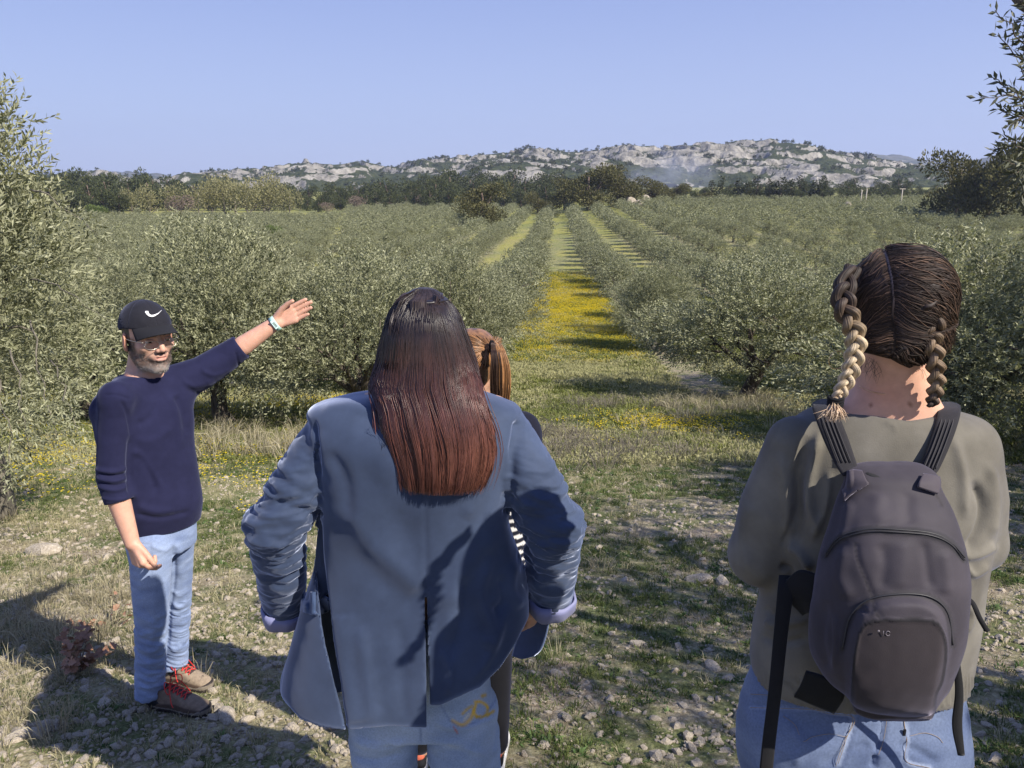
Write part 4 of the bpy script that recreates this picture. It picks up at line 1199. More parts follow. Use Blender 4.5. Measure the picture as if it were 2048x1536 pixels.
for k in range(26):
    a = np.array([0, 0, r.uniform(.8, 2.0)]); l = lob[k % len(lob)]; b = l[0] + unit(r.normal(size=3)) * l[1] * .8
    g.tube(branch_curve(a, b, r.uniform(.0, .25), 9, r), np.linspace(.035, .006, 9), 5)
link('trunk', g.mesh('olive_trunk_wood', [M_twig]), tree)
# low hanging spray in front of the meadow, left
spr = []; sd = []; g = Geo()
for (a, b, D, D2) in [((60, 640), (120, 900), 5.6, 5.0), ((20, 700), (60, 900), 5.4, 4.9), ((100, 720), (155, 860), 5.6, 5.0), ((0, 760), (30, 950), 5.2, 4.8), ((60, 560), (215, 640), 5.8, 5.3), ((60, 380), (195, 470), 5.9, 5.5)]:
    A, B_ = W(*a, D), W(*b, D2); p = branch_curve(A, B_, .06, 10, r, .02); g.tube(p - np.array([tx, ty, tz]), np.linspace(.007, .002, 10), 5)
    for k in range(3, 10):
        for q in range(3): spr.append(p[k]); sd.append((B_ - A) / np.linalg.norm(B_ - A) + r.normal(size=3) * .5)
V, Q, Cc = twig_leaves(np.array(spr) - np.array([tx, ty, tz]), np.array(sd), .17 * r.uniform(.7, 1.3, len(spr)), 9, .065, .0125, r, .3, .1)
link('hanging_branch', mesh_np('olive_crown_leaves', V, Q, False, Cc, None, [m_left]), tree); link('branch', g.mesh('olive_twigs', [M_twig]), tree)

# near tree on the right: its crown stands outside the frame and shades the ground, one branch reaches in
r = np.random.default_rng(78); tx, ty = 4.3, 1.2; tz = GROUND(tx, ty); o0 = np.array([tx, ty, tz])
tree = thing('olive_tree', 'olive tree beyond the right border with one leafy dark branch hanging into the sky corner', 'olive tree', (tx, ty, tz))
lob = [(np.array(c) - o0, np.array(q)) for c, q in [((3.5, -.6, 2.05), (.95, .95, .70)), ((3.7, .5, 2.1), (.9, .9, .80)), ((3.8, 1.6, 2.3), (.8, .9, .85)), ((4.0, 2.9, 2.2), (.75, .9, .9)), ((5.0, 2.2, 2.9), (.9, .9, .7)), ((3.8, 1.2, 1.7), (.7, 1.0, .6)), ((4.1, 4.0, 1.8), (.8, .8, .8))]]
P, u = crown_points(2300, r, lob, 0.6); d = u + np.array([0, 0, .3]) + r.normal(size=P.shape) * .4
V, Q, Cc = twig_leaves(P, d, .3 * r.uniform(.6, 1.4, len(P)), 9, .085, .024, r)
link('crown', mesh_np('olive_crown_leaves', V, Q, False, Cc, None, [M_olive]), tree)
g = Geo(); g.tube([np.array([0, 0, -.3]), np.array([.1, 0, .5]), np.array([0, .1, 1.2]), np.array([-.2, 0, 2.0]), np.array([-.3, .3, 3.2])], [.24, .17, .15, .12, .05], 12)
for k in range(18):
    l = lob[k % 7]; g.tube(branch_curve(np.array([-.1, 0, r.uniform(.9, 1.9)]), l[0] + unit(r.normal(size=3)) * l[1] * .6, .2, 8, r), np.linspace(.05, .008, 8), 5)
main = [np.array([-.3, .3, 3.2]) + o0, np.array([3.2, 1.7, 2.75]), W(2180, -120, 2.2), W(2100, 60, 2.15), W(2075, 200, 2.12), W(2060, 330, 2.1)]
mp = spline(main, 30); g.tube(mp - o0, np.linspace(.03, .0035, 30), 6)
spr, sd = [], []
tw_ = [((2085, 120), (1990, 20)), ((2080, 150), (1995, 70)), ((2075, 190), (1960, 195)), ((2072, 200), (1985, 155)), ((2066, 240), (2000, 220)), ((2060, 280), (1985, 300)), ((2060, 300), (2005, 270)), ((2060, 330), (2010, 320)),
       ((2100, 60), (2020, -20)), ((2066, 240), (2030, 180)), ((2062, 320), (2020, 350)), ((2085, 100), (2035, 60)), ((2060, 340), (2040, 400)), ((2070, 220), (2020, 250)), ((2090, 80), (2050, 10)), ((2075, 180), (2040, 130))]
for a, b in tw_:
    A, B_ = W(*a, 2.12), W(*b, 2.08 + r.uniform(-.06, .06)); p = branch_curve(A, B_, -.004, 8, r, .004); g.tube(p - o0, np.linspace(.0022, .0009, 8), 5)
    spr.append(A); sd.append(B_ - A)
link('trunk', g.mesh('olive_trunk_wood', [M_bark]), tree)
A = np.array(spr); d = np.array(sd); L_ = np.linalg.norm(d, axis=1)
r = np.random.default_rng(79)
V, Q, Cc = twig_leaves(A - o0, d, L_ * 1.05, 17, .046, .0088, r, 0.0, .0)
V2, Q2, C2 = twig_leaves(A - o0 + r.normal(size=A.shape) * .01, d + r.normal(size=d.shape) * .02, L_ * .8, 11, .042, .0085, r, .2, .0)
m_r = leaf_material('shaded_branch_leaf', (0.05, 0.058, 0.03), (0.13, 0.135, 0.095), 0.35, .5, .12)  # shade on the branch is put into these darker leaf colours
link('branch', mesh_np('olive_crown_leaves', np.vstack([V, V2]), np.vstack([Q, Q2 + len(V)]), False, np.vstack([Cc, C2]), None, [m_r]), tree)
place_olive(HI[1][0], HI[1][1], 7.5, 5.3, 2.2, 1.30, 'olive tree outside the right border, beside the shaded one', 'large olive trees near the group')
place_olive(HI[2][0], HI[2][1], 10.6, 8.4, 1.2, 1.5, 'tall olive tree outside the right border, behind the shaded one', 'large olive trees near the group')

# ------------------------------------------------------------ ground cover
def blade_tuft(name, seed, n, h, spread, mats, c0, c1, wid=.0035, lean=.5, tri=True):
    r = np.random.default_rng(seed); V = []; T = []; Cc = []
    for k in range(n):
        a = r.uniform(0, 2 * PI); q = r.random() ** .5 * spread; b = np.array([math.cos(a) * q, math.sin(a) * q, -.004]); hh = h * r.uniform(.45, 1.15)
        dr = np.array([math.cos(a), math.sin(a), 0]) * r.uniform(.1, lean) + r.normal(size=3) * .15; dr[2] = 0
        m_ = b + dr * hh * .35 + [0, 0, hh * .6]; t = b + dr * hh * 1.0 + [0, 0, hh * (1.0 - .3 * np.linalg.norm(dr))]
        s = np.cross(dr + [0, 0, 1], r.normal(size=3)); s = unit(s) * wid * r.uniform(.6, 1.3); i = len(V)
        V += [b - s, b + s, m_ + s * .8, m_ - s * .8, t]; T += [(i, i + 1, i + 2), (i, i + 2, i + 3), (i + 3, i + 2, i + 4)]
        kk = r.random(); c = np.array(c0) * (1 - kk) + np.array(c1) * kk; c = c * r.uniform(.75, 1.25); Cc += [c * .8] * 2 + [c] * 2 + [c * 1.1]
    return mesh_np(name, np.array(V), np.array(T), False, np.array(Cc), None, mats)
def grass_mat(name, tr=.3):
    m, nt, b = new_mat(name); c = attr(nt, 'tint', 'Color'); nt.links.new(c, b.inputs['Base Color']); b.inputs['Roughness'].default_value = .6; b.inputs['Specular IOR Level'].default_value = .25
    t = N(nt, 'ShaderNodeBsdfTranslucent'); nt.links.new(c, t.inputs[0]); ms = N(nt, 'ShaderNodeMixShader'); ms.inputs[0].default_value = tr
    nt.links.new(b.outputs[0], ms.inputs[1]); nt.links.new(t.outputs[0], ms.inputs[2]); nt.links.new(ms.outputs[0], nt.nodes['Material Output'].inputs[0]); return m
M_grass = grass_mat('grass_blade')
G1 = [blade_tuft('grass_tuft', 500 + i, 26, .050, .045, [M_grass], (.070, .105, .028), (.17, .20, .065), .0022, .9) for i in range(3)]
G2 = [blade_tuft('dry_tuft', 510 + i, 20, .060, .045, [M_grass], (.34, .30, .17), (.52, .47, .30), .0018, 1.0) for i in range(3)]
G3 = [blade_tuft('weed_rosette', 520 + i, 16, .030, .035, [M_grass], (.055, .10, .030), (.11, .17, .055), .006, 1.6) for i in range(2)]
G4 = [blade_tuft('tall_dry_tuft', 530 + i, 30, .20, .07, [M_grass], (.30, .26, .16), (.50, .45, .31), .0022, .8) for i in range(2)]
G5 = [blade_tuft('grey_twig_tuft', 540, 40, .16, .09, [M_grass], (.16, .14, .11), (.26, .23, .19), .0016, 1.4)]
r = np.random.default_rng(600)
def spread_pts(n, y0, y1, bias, xm=.74):
    y = y0 + (y1 - y0) * r.random(n) ** bias; x = r.uniform(-1, 1, n) * (xm * y + .5); return x, y
x, y = spread_pts(80000, 1.3, 17, 1.25)
n1 = fbm(x * .8, y * .8, 1.0, 3); n2 = fbm(x * 2.2, y * 2.2, 6.0, 3); n3 = fbm(x * .45, y * .45, 9.0, 2)
kind = np.full(len(x), -1)
green = (n1 + .6 * n2 > .02); dry = (n3 - .4 * n1 + .5 * n2 > .0)
rr_ = r.random(len(x))
left = sstep(.5, -1.5, x)
nearf = sstep(2.5, 7.0, y); p_g = np.where(green, .28 + .2 * nearf, .02); p_d = np.where(dry, .03 + .16 * left + .12 * nearf, .015 + .04 * left + .05 * nearf)
kind = np.where(rr_ < p_g, 0, np.where(rr_ < p_g + p_d, 1, -1))
ok = kind >= 0
x, y, kind = x[ok], y[ok], kind[ok]; q = r.random(len(x))
pick = np.where(kind == 0, np.where(q < .72, r.integers(0, 3, len(x)), 6 + r.integers(0, 2, len(x))), 3 + r.integers(0, 3, len(x)))
pick = np.where((kind == 1) & (q > .975) & (y > 3.2), 8 + r.integers(0, 2, len(x)), pick)
sc = r.uniform(.45, 1.1, len(x)) * (.62 + .055 * y)
sc3 = np.stack([sc * 1.1, sc * 1.1, sc * r.uniform(.6, 1.2, len(x))], -1)
scatter('grass', np.stack([x, y, ground_z(x, y)], -1), r.uniform(0, 6.28, len(x)), sc3, G1 + G2 + G3 + G4, pick)
print('grass', len(x))
# clumps of taller dry grass and grey weeds at chosen places
cl = [(x_, y_, w_, n_) for x_, y_, w_, n_ in [(60, 1330, .35, 26), (150, 1230, .3, 22), (40, 1230, .3, 20), (250, 1190, .25, 18), (20, 1440, .3, 20), (1150, 905, .5, 30), (1240, 895, .5, 24), (1480, 822, .45, 40), (1400, 840, .5, 20), (1090, 870, .3, 16), (480, 905, .5, 26), (560, 900, .5, 26), (60, 1180, .3, 22), (1330, 810, .5, 20), (1260, 815, .4, 16), (1560, 815, .4, 20), (450, 880, .4, 24), (100, 1290, .3, 20)]]
cx, cyy, ck, cs = [], [], [], []
for px_, py_, w_, n_ in cl:
    p = ground_at(px_, py_)
    for k in range(n_):
        cx.append(p[0] + r.normal() * w_ * (p[1] / 4) ** .5); cyy.append(p[1] + r.normal() * w_ * .7 * (p[1] / 4) ** .5); ck.append(2 if (px_ in (1150, 1240, 1090, 1330, 1260)) else r.integers(0, 2)); cs.append(r.uniform(.45, .85) if py_ > 1100 else r.uniform(1.0, 2.0))
cx = np.array(cx); cyy = np.array(cyy)
scatter('weeds', np.stack([cx, cyy, ground_z(cx, cyy)], -1), r.uniform(0, 6.28, len(cx)), np.array(cs), G4 + G5, np.array(ck), label='clumps of tall dry grass and grey weeds', cat='dry grass')
# farther meadow: coarse tufts and yellow flowers
FG = [blade_tuft('meadow_tuft', 550 + i, 26, .095, .16, [M_grass], c0, c1, .010, 1.2) for i, (c0, c1) in enumerate([((.12, .145, .03), (.22, .235, .07)), ((.29, .28, .13), (.42, .40, .21))])]
def flowers(name, seed):
    rr = np.random.default_rng(seed); g = Geo(); c = np.array([.72, .56, .02])
    for k in range(14):
        p = np.array([rr.normal() * .10, rr.normal() * .10, rr.uniform(.03, .10)]); s = .012
        a = rr.uniform(0, 6.28); V = [p + [0, 0, -.002]] + [p + np.array([math.cos(a + j * PI / 3) * s, math.sin(a + j * PI / 3) * s, .004]) for j in range(6)]
        g.add(V, None, [(0, 1 + j, 1 + (j + 1) % 6) for j in range(6)], c * rr.uniform(.8, 1.1))
    return g.mesh(name, [M_grass], False)
FL = [flowers('yellow_flowers', 560), flowers('yellow_flowers', 561)]
x = r.uniform(-14, 16, 60000); y = 9 + 60 * r.random(60000) ** 1.3
ld, lu = lane_dist(x, y); inl = (np.abs(ld) < 2.6) | (y < 17); k_ = inl & (np.abs(x) < .75 * y)
x, y = x[k_], y[k_]
dr_ = (fbm(x * .5, y * .35, 5.0, 3) + r.normal(size=len(x)) * .2) > np.where(y < 28, 0.12, .18)
s_ = r.uniform(.5, 1.2, len(x)) * (.6 + .02 * y)
scatter('meadow_grass', np.stack([x, y, ground_z(x, y)], -1), r.uniform(0, 6.28, len(x)), s_, FG, dr_.astype(int))
x = r.uniform(-14, 9, 90000); y = 5 + 62 * r.random(90000) ** 1.0
ld, lu = lane_dist(x, y); lc = np.abs(lu)
pr = np.where((lc < 2.4) & (y > 24), np.exp(-((y - 42) / 14) ** 2) * .6 + .12 * (y > 40), 0) + .9 * np.exp(-((y - 15.2) / 1.3) ** 2) * (x < -.8) * sstep(-.3, .2, fbm(x * .7, y * .9, 14.0, 3)) + .20 * np.exp(-((y - 9.5) / 2.2) ** 2) * (x < 0) + .7 * np.exp(-((y - 12.6) / .8) ** 2 - ((x - 2.6) / 1.0) ** 2)
k_ = r.random(len(x)) < pr; x, y = x[k_], y[k_]; s_ = r.uniform(.6, 1.2, len(x)) * (.8 + .016 * y)
scatter('yellow_flowers', np.stack([x, y, ground_z(x, y)], -1), r.uniform(0, 6.28, len(x)), s_, FL, r.integers(0, 2, len(x)), label='small yellow flowers in the grass lane and along the meadow', cat='wild flowers')
print('meadow flowers', len(x))
# stones
RK = [rock_mesh('stone_rock', 700 + i, 1, .55 + .07 * (i % 3)) for i in range(7)]
x, y = spread_pts(60000, 1.3, 13, 1.4)
den = .35 + .9 * sstep(.05, -.35, fbm(x * .8, y * .8, 1.0, 3) + .4 * fbm(x * 2.2, y * 2.2, 6.0, 3)) * (.6 + .6 * sstep(-.2, .3, fbm(x * .6, y * .6, 21.0, 3)))
k_ = r.random(len(x)) < den; x, y = x[k_], y[k_]
s_ = .0040 + .008 * r.random(len(x)) ** 2 + .026 * r.random(len(x)) ** 8 + .0006 * y
scatter('gravel', np.stack([x, y, ground_z(x, y) + s_ * .1], -1), np.stack([r.uniform(-.4, .4, len(x)), r.uniform(-.4, .4, len(x)), r.uniform(0, 6.28, len(x))], -1), s_, RK, r.integers(0, 7, len(x)))
BR = [rock_mesh('stone_rock', 720 + i, 2, .5 + .08 * (i % 3)) for i in range(5)]
stones = [(85, 1107, 76, 'large rounded pale stone on the sunlit grass at far left'), (212, 1117, 28, 'small pale stone between the large left stone and the man'), (116, 1157, 44, 'flat stone half in shade below the large left stone'),
          (207, 1408, 44, 'pale angular stone in the shade left of the man\'s shoes'), (165, 1318, 44, 'stone in the shade behind the dry oak leaves'), (455, 1437, 60, 'rough stone touching the toe of the near brown shoe'), (497, 1440, 34, 'stone right of the rough stone by the brown shoe'),
          (1112, 1350, 36, 'light stone on the ground right of the velvet jacket hem'), (533, 1338, 26, 'pinkish stone left of the velvet jacket hem'), (1238, 1078, 0, ''), (1250, 1160, 24, 'pale stone on bare ground in the middle, near the long stone'),
          (1395, 1163, 60, 'long flat whitish stone just left of the braided woman\'s elbow'), (1445, 1168, 50, 'second flat whitish stone touching the braided woman\'s elbow'), (1275, 1288, 34, 'pale flat stone midway between the jacket and the backpack'), (1425, 1335, 44, 'reddish stone beside the braided woman\'s hip'),
          (1455, 1358, 30, 'grey stone beside the braided woman\'s hip, below the reddish one'), (1387, 1500, 32, 'pale stone at the bottom edge beside the jeans'), (1990, 1520, 44, 'pale stone in the bottom right corner'), (520, 1500, 30, 'stone at the bottom left of the light jeans'), (30, 1480, 60, 'flat pale stone in the bottom left corner'),
          (75, 1470, 44, 'pale stone beside the flat one in the bottom left corner'), (1200, 1470, 30, 'stone low in the middle between the two women'), (1310, 1440, 30, 'brownish stone right of the low middle stone'), (640, 905, 40, 'pale stone patch behind the jacket sleeve'),
          (380, 1180, 28, 'small stone behind the man\'s legs'), (560, 1270, 24, 'stone beside the left jacket cuff'), (1960, 1470, 26, 'stone right of the hanging backpack strap'), (1350, 1385, 26, 'stone in the gravel left of the hip')]
for i, (px_, py_, wpx, lab) in enumerate(stones):
    if wpx == 0: continue
    p = ground_at(px_, py_); dist_ = p[1] * math.cos(PITCH) - (p[2] - CAM_Z) * math.sin(PITCH); s = wpx / FPX * dist_ / 2
    o = link('stone', BR[i % 5], None, None, lab, 'stone', 'stones lying on the ground'); o.location = (p[0], p[1], p[2] + s * .12); o.scale = (s * 1.05, s * .9, s * .85); o.rotation_euler = (0.1, -.1, i * 1.7)
n_lab = 0
for k in range(170):
    px_ = r.uniform(0, 2048); py_ = r.uniform(1130, 1536); p = ground_at(px_, py_); s = r.uniform(.009, .022)
    o = link('stone', BR[k % 5], None, None, 'pale limestone stone lying loose in the gravel and short grass', 'stone', 'loose stones of the foreground'); o.location = (p[0], p[1], p[2] + s * .15); o.scale = (s, s * .9, s * .8); o.rotation_euler = (r.uniform(-.3, .3), r.uniform(-.3, .3), k)
# a low oak shoot with withered leaves, lower left
lm_, nt, b = new_mat('withered_leaf'); n_ = noise_node(nt, 40, 3, .6); nt.links.new(ramp(nt, n_.outputs[0], [(.3, (.17, .08, .05)), (.55, (.30, .165, .10)), (.75, (.42, .26, .17))]).outputs[0], b.inputs['Base Color']); b.inputs['Roughness'].default_value = .7
def oak_leaf(seed):
    rr = np.random.default_rng(seed); n_ = 9; t = np.linspace(0, 1, n_); w = .34 * np.sin(t ** .8 * PI) * (1 + .35 * np.cos(t * 6 * PI)) + .01; cur = rr.uniform(.1, .5)
    V = []
    for a, ww in zip(t, w):
        z = cur * a * a * .4; V += [(-ww, a, z + abs(ww) * .4), (0, a, z), (ww, a, z + abs(ww) * .5)]
    Q = []
    for i in range(n_ - 1):
        k = i * 3; Q += [(k, k + 1, k + 4, k + 3), (k + 1, k + 2, k + 5, k + 4)]
    return mesh_np('oak_leaf_blade', np.array(V), np.array(Q), True, None, None, [lm_])
OL = [oak_leaf(800 + i) for i in range(4)]
for cpx, cpy, nl, hh, lab in ((150, 1325, 170, .20, 'low oak shoot with withered brown leaves in the shade left of the man'), (225, 1235, 34, .14, 'small oak shoot with orange-brown leaves in the sun behind the withered one')):
    p0 = ground_at(cpx, cpy + 20); t = thing('oak_shoot', lab, 'dry shrub', p0); g = Geo(); ends = []
    for k in range(11 if nl > 60 else 5):
        a = r.uniform(0, 2 * PI); e = np.array([math.cos(a) * r.uniform(.06, .30), math.sin(a) * r.uniform(.06, .26), r.uniform(.4, 1) * hh]); q = branch_curve(np.array([0, 0, -.02]), e, .03, 8, r, .008); g.tube(q, np.linspace(.0028, .001, 8), 5); ends += list(q[2:])
    link('stem', g.mesh('oak_stems', [M_bark]), t)
    for k in range(nl):
        b_ = ends[r.integers(len(ends))]; o = link('leaf', OL[k % 4], t); s = r.uniform(.028, .048); o.location = tuple(b_ + r.normal(size=3) * .006); o.scale = (s, s, s); o.rotation_euler = (r.uniform(-.9, .9), r.uniform(-.9, .9), r.uniform(0, 6.28))
# smoke drifting over the wood
sm = bpy.data.materials.new('smoke_air'); sm.use_nodes = True; nt = sm.node_tree; nt.nodes.remove(nt.nodes['Principled BSDF'])
tc_ = N(nt, 'ShaderNodeTexCoord'); nz = N(nt, 'ShaderNodeTexNoise'); nz.inputs['Scale'].default_value = .055; nz.inputs['Detail'].default_value = 4; nt.links.new(tc_.outputs['Object'], nz.inputs['Vector'])
ln_ = N(nt, 'ShaderNodeVectorMath', operation='LENGTH'); mp_ = N(nt, 'ShaderNodeMapping'); mp_.inputs['Scale'].default_value = (1 / 34, 1 / 20, 1 / 17); nt.links.new(tc_.outputs['Object'], mp_.inputs[0]); nt.links.new(mp_.outputs[0], ln_.inputs[0])
fall = mathn(nt, 'SUBTRACT', 1.0, ln_.outputs['Value'], True); den = mathn(nt, 'MULTIPLY', fall, ramp(nt, nz.outputs[0], [(.40, (0, 0, 0)), (.68, (1, 1, 1))]).outputs[0]); den = mathn(nt, 'MULTIPLY', den, .07)
pv = N(nt, 'ShaderNodeVolumePrincipled'); pv.inputs['Color'].default_value = (.75, .82, 1.0, 1); nt.links.new(den, pv.inputs['Density']); nt.links.new(pv.outputs[0], nt.nodes['Material Output'].inputs['Volume'])
g = Geo(); g.box((0, 0, 0), (34, 20, 17)); o = link('smoke', g.mesh('smoke', [sm], False), None, 'stuff', 'thin bluish smoke rising behind the dark conifers', 'smoke'); p = W(1335, 352, 500); o.location = tuple(p)

# weathered posts and a small white stone block among the far rows on the right
pm = flat_mat('weathered_wood', (0.42, 0.38, 0.32), .9)
for i, (px_, D_, hh) in enumerate([(1717, 196, 4.2), (1727, 200, 4.4), (1797, 192, 4.6)]):
    x = xat(px_, D_); t = thing('post', ['slim wooden post far right of the dark conifers, left one of the close pair', 'slim wooden post far right of the dark conifers, right one of the close pair', 'single slim wooden post with a short top piece, right of the close pair'][i], 'post', (x, D_, GROUND(x, D_)))
    g = Geo(); g.tube([np.array([0, 0, -.4]), np.array([.03, 0, hh])], [.16, .12], 7); link('shaft', g.mesh('post_shaft', [pm]), t)
    g = Geo(); g.box((0, 0, hh + .1), (.7 if i == 2 else .22, .12, .09)); link('top_piece', g.mesh('post_top', [pm], False), t)
o = link('boulder', rock_mesh('boulder_rock', 333), None, None, 'small white stone block among the olive rows, below the two far posts', 'boulder'); x = xat(1693, 185); o.location = (x, 185, GROUND(x, 185) + 1.5); o.scale = (.8, .7, 1.4)
# ------------------------------------------------------------ the man in the cap, pointing
def build_man():
    g0 = GROUND(W(320, 1400, 2.87)[0], 2.87)
    root = thing('person', 'man in a black cap, glasses and navy sweater pointing with raised left arm', 'person', (W(320, 1400, 2.87)[0], 2.87, g0))
    hy = math.radians(-132)
    J = dict(head=W(296, 677, 2.87), headR=yaw_frame(hy, math.radians(-2), 0), hs=1.03,
             neck=W(285, 765, 2.90), neck_r=0.060,
             shR=W(226, 800, 2.74), shL=W(350, 768, 2.99), elR=W(224, 955, 2.70), elL=W(452, 715, 3.08),
             wrR=W(264, 1085, 2.66), wrL=W(552, 646, 3.14),
             hipR=W(300, 1075, 2.80), hipL=W(346, 1066, 2.95), knR=W(303, 1235, 2.80), knL=W(350, 1215, 3.02),
             anR=W(308, 1392, 2.84), anL=W(352, 1335, 3.06), toR=W(395, 1425, 2.80), toL=W(400, 1375, 3.02), thick=0.78, wr_r=0.027)
    x_, y_, z_ = np.eye(3)
    # raised hand: palm to the camera, fingers together, thumb along the top
    w = J['wrL']; d = unit(W(640, 600, 3.17) - w)
    J['handL'] = hand_chains(w, d, np.array([0.1, 1.0, 0.1]), np.array([-0.3, 0, 1.0]), curl=(0.05, 0.06, 0.08, 0.10), spread=0.008, L=0.98, thumb=0.45)
    w2 = J['wrR']; d2 = unit(W(287, 1150, 2.64) - w2)
    J['handR'] = hand_chains(w2, d2, np.array([-0.55, -0.8, 0.1]), np.array([1.0, -0.5, 0.0]), curl=(0.55, 0.95, 1.1, 1.15), spread=0.02, L=1.0, thumb=0.35)
    f = body_sdf(J)
    lo, hi = bbox([J[k] for k in ('head', 'elL', 'wrL', 'toR', 'toL', 'elR', 'knR')], 0.24)
    V, Q, Nn = smesh(f, lo, hi, 0.0044, 2, 1.25, 0)
    q = (V - J['head']) @ J['headR'] / J['hs']
    skin = np.array([0.56, 0.335, 0.245]); col = np.tile(skin, (len(V), 1))
    col *= (1 + 0.07 * fbm(V[:, 0] * 30, V[:, 1] * 30, V[:, 2] * 30, 2))[:, None]
    hand = np.minimum(np.linalg.norm(V - J['wrL'], axis=1), np.linalg.norm(V - J['wrR'], axis=1)) < 0.2
    col[hand] *= np.array([1.05, 0.98, 0.96])
    isH = np.linalg.norm(q, axis=1) < 0.17
    ear = isH & (np.abs(q[:, 0]) > 0.074); col[ear] *= np.array([1.08, 0.86, 0.80])
    nose = np.exp(-(((q - np.array([0, 0.112, -0.02])) / 0.02) ** 2).sum(1)); col = lerp(col, np.array([0.60, 0.30, 0.22]), np.clip(nose, 0, 1) * 0.5 * isH)
    lip = (np.exp(-((q[:, 2] + 0.0545) / 0.0075) ** 4 - (q[:, 0] / 0.024) ** 4) * (q[:, 1] > 0.075) * isH)
    n = fbm(V[:, 0] * 160, V[:, 1] * 160, V[:, 2] * 160, 2)
    # greying beard: chin pale, sides and moustache darker
    bd = sstep(-0.040, -0.062, q[:, 2] + 0.35 * np.maximum(0.075 - q[:, 1], 0) - 0.02 * (np.abs(q[:, 0]) > 0.045)) * sstep(-0.01, 0.02, q[:, 1]) * isH
    bd = np.maximum(bd * sstep(-0.128, -0.112, q[:, 2] + 0.0), np.exp(-((q[:, 2] + 0.038) / 0.006) ** 2 - (q[:, 0] / 0.026) ** 4) * (q[:, 1] > 0.07) * isH)
    side = np.exp(-((np.abs(q[:, 0]) - 0.066) / 0.016) ** 2) * sstep(0.045, 0.0, np.abs(q[:, 1] - 0.02)) * sstep(0.03, 0.0, q[:, 2]) * sstep(-0.09, -0.06, q[:, 2]) * isH
    bd = np.clip(np.maximum(bd, side) + n * 0.35 * (bd > 0.1), 0, 1) * (1 - np.clip(lip * 1.3, 0, 1))
    grey = sstep(-0.076, -0.098, q[:, 2] + n * 0.015)
    bcol = lerp(np.array([0.055, 0.042, 0.036]), np.array([0.34, 0.32, 0.30]), np.clip(grey * .85 + n * 0.5, 0, 1))
    col = col * (1 - 0.88 * bd[:, None]) + bcol * 0.88 * bd[:, None]
    col = lerp(col, np.array([0.50, 0.22, 0.18]), np.clip(lip, 0, 1) * 0.8)
    brow = np.exp(-((q[:, 2] - 0.030 + 0.1 * np.abs(np.abs(q[:, 0]) - 0.03)) / 0.0045) ** 2) * (np.abs(q[:, 0]) > 0.012) * (np.abs(q[:, 0]) < 0.05) * (q[:, 1] > 0.05) * isH
    col = lerp(col, np.array([0.06, 0.045, 0.04]), np.clip(brow, 0, 1) * 0.9)
    hairz = isH & (q[:, 1] < 0.02) & (q[:, 2] > -0.035 - 0.3 * np.maximum(-q[:, 1] - 0.04, 0)) & (np.abs(q[:, 0]) < 0.0765)
    V = V + Nn * (np.clip(bd, 0, 1) * (0.0006 + 0.001 * n))[:, None]
    col[hairz] = (0.055, 0.045, 0.04)
    for S in 'LR': col[np.linalg.norm(V - J['an' + S], axis=1) < .13] = (0.02, 0.02, 0.024)
    body = tinted('body', V, Q, col, M_skin, root)
    eye_parts(J, root)
    # short beard hairs
    r = np.random.default_rng(5); cand_ = np.where(bd > 0.45)[0]
    pick = r.choice(cand_, min(2600, len(cand_)), replace=len(cand_) < 2600)
    base = V[pick]; nn = unit(Nn[pick] + np.array([0, 0, -0.9]) + r.normal(size=(len(pick), 3)) * 0.3)
    ln = r.uniform(0.002, 0.0045, len(pick))[:, None]
    Ls = np.stack([base, base + nn * ln * 0.5, base + nn * ln + np.array([0, 0, -0.001])], 1)
    cc = np.repeat((bcol[pick] * r.uniform(0.7, 1.5, (len(pick), 1)))[:, None], 3, 1)
    link('beard', ribbon_strands('beard_hairs', Ls, 0.0004, cc, [M_hair_rough]), root)

    # sweater
    ty = math.radians(-135); R = yaw_frame(ty); T = W(297, 900, 2.88); T = np.array([T[0], 2.88, 0])
    def zz(py, D=2.87): return W(306, py, D)[2]
    rows = [(zz(1062), -.01, 0.02, .140, .098), (zz(1045), -.01, 0.022, .148, .106), (zz(1020), -.01, 0.022, .158, .120), (zz(960), -.005, 0.014, .164, .120), (zz(900), 0, 0.005, .170, .118), (zz(840), 0, 0, .182, .115),
            (zz(800), 0, -0.005, .180, .104), (zz(778), 0, -0.01, .145, .090), (zz(763), 0, -0.008, .100, .084), (zz(752), 0, -.004, .082, .078)]
    def sw(P):
        q = (P - T) @ R
        d = s_stack(q, rows, 2.3)
        arm = s_chain(P, [J['shR'] + np.array([.01, 0, 0]), J['elR'], J['elR'] * 0.68 + J['wrR'] * 0.32], [.058, .054, .051]); ax_ = unit(J['wrR'] - J['elR']); arm = smax(arm, (P - J['elR'] * .64 - J['wrR'] * .36) @ ax_, .004)
        d = smin(d, arm, 0.035)
        d = smin(d, s_chain(P, [J['neck'] + np.array([0, 0, -.03]), J['shR'] + np.array([.015, 0, .012])], [.062, .050]), 0.04)
        a2 = s_chain(P, [J['shL'], J['shL'] * .5 + J['elL'] * .5 + np.array([0, 0, -.012]), J['elL'], J['elL'] * 0.72 + J['wrL'] * 0.28], [.076, .066, .058, .052]); ax_ = unit(J['wrL'] - J['elL']); a2 = smax(a2, (P - J['elL'] * .69 - J['wrL'] * .31) @ ax_, .004)
        d = smin(d, a2, 0.045)
        # open ends: neck, wrists, hem
        nk = s_chain(P, [J['neck'] + np.array([0, 0, -.03]), J['head'] + J['headR'] @ np.array([0, -.02, -.05])], [0.062, 0.068])
        d = smax(d, -nk, 0.004)
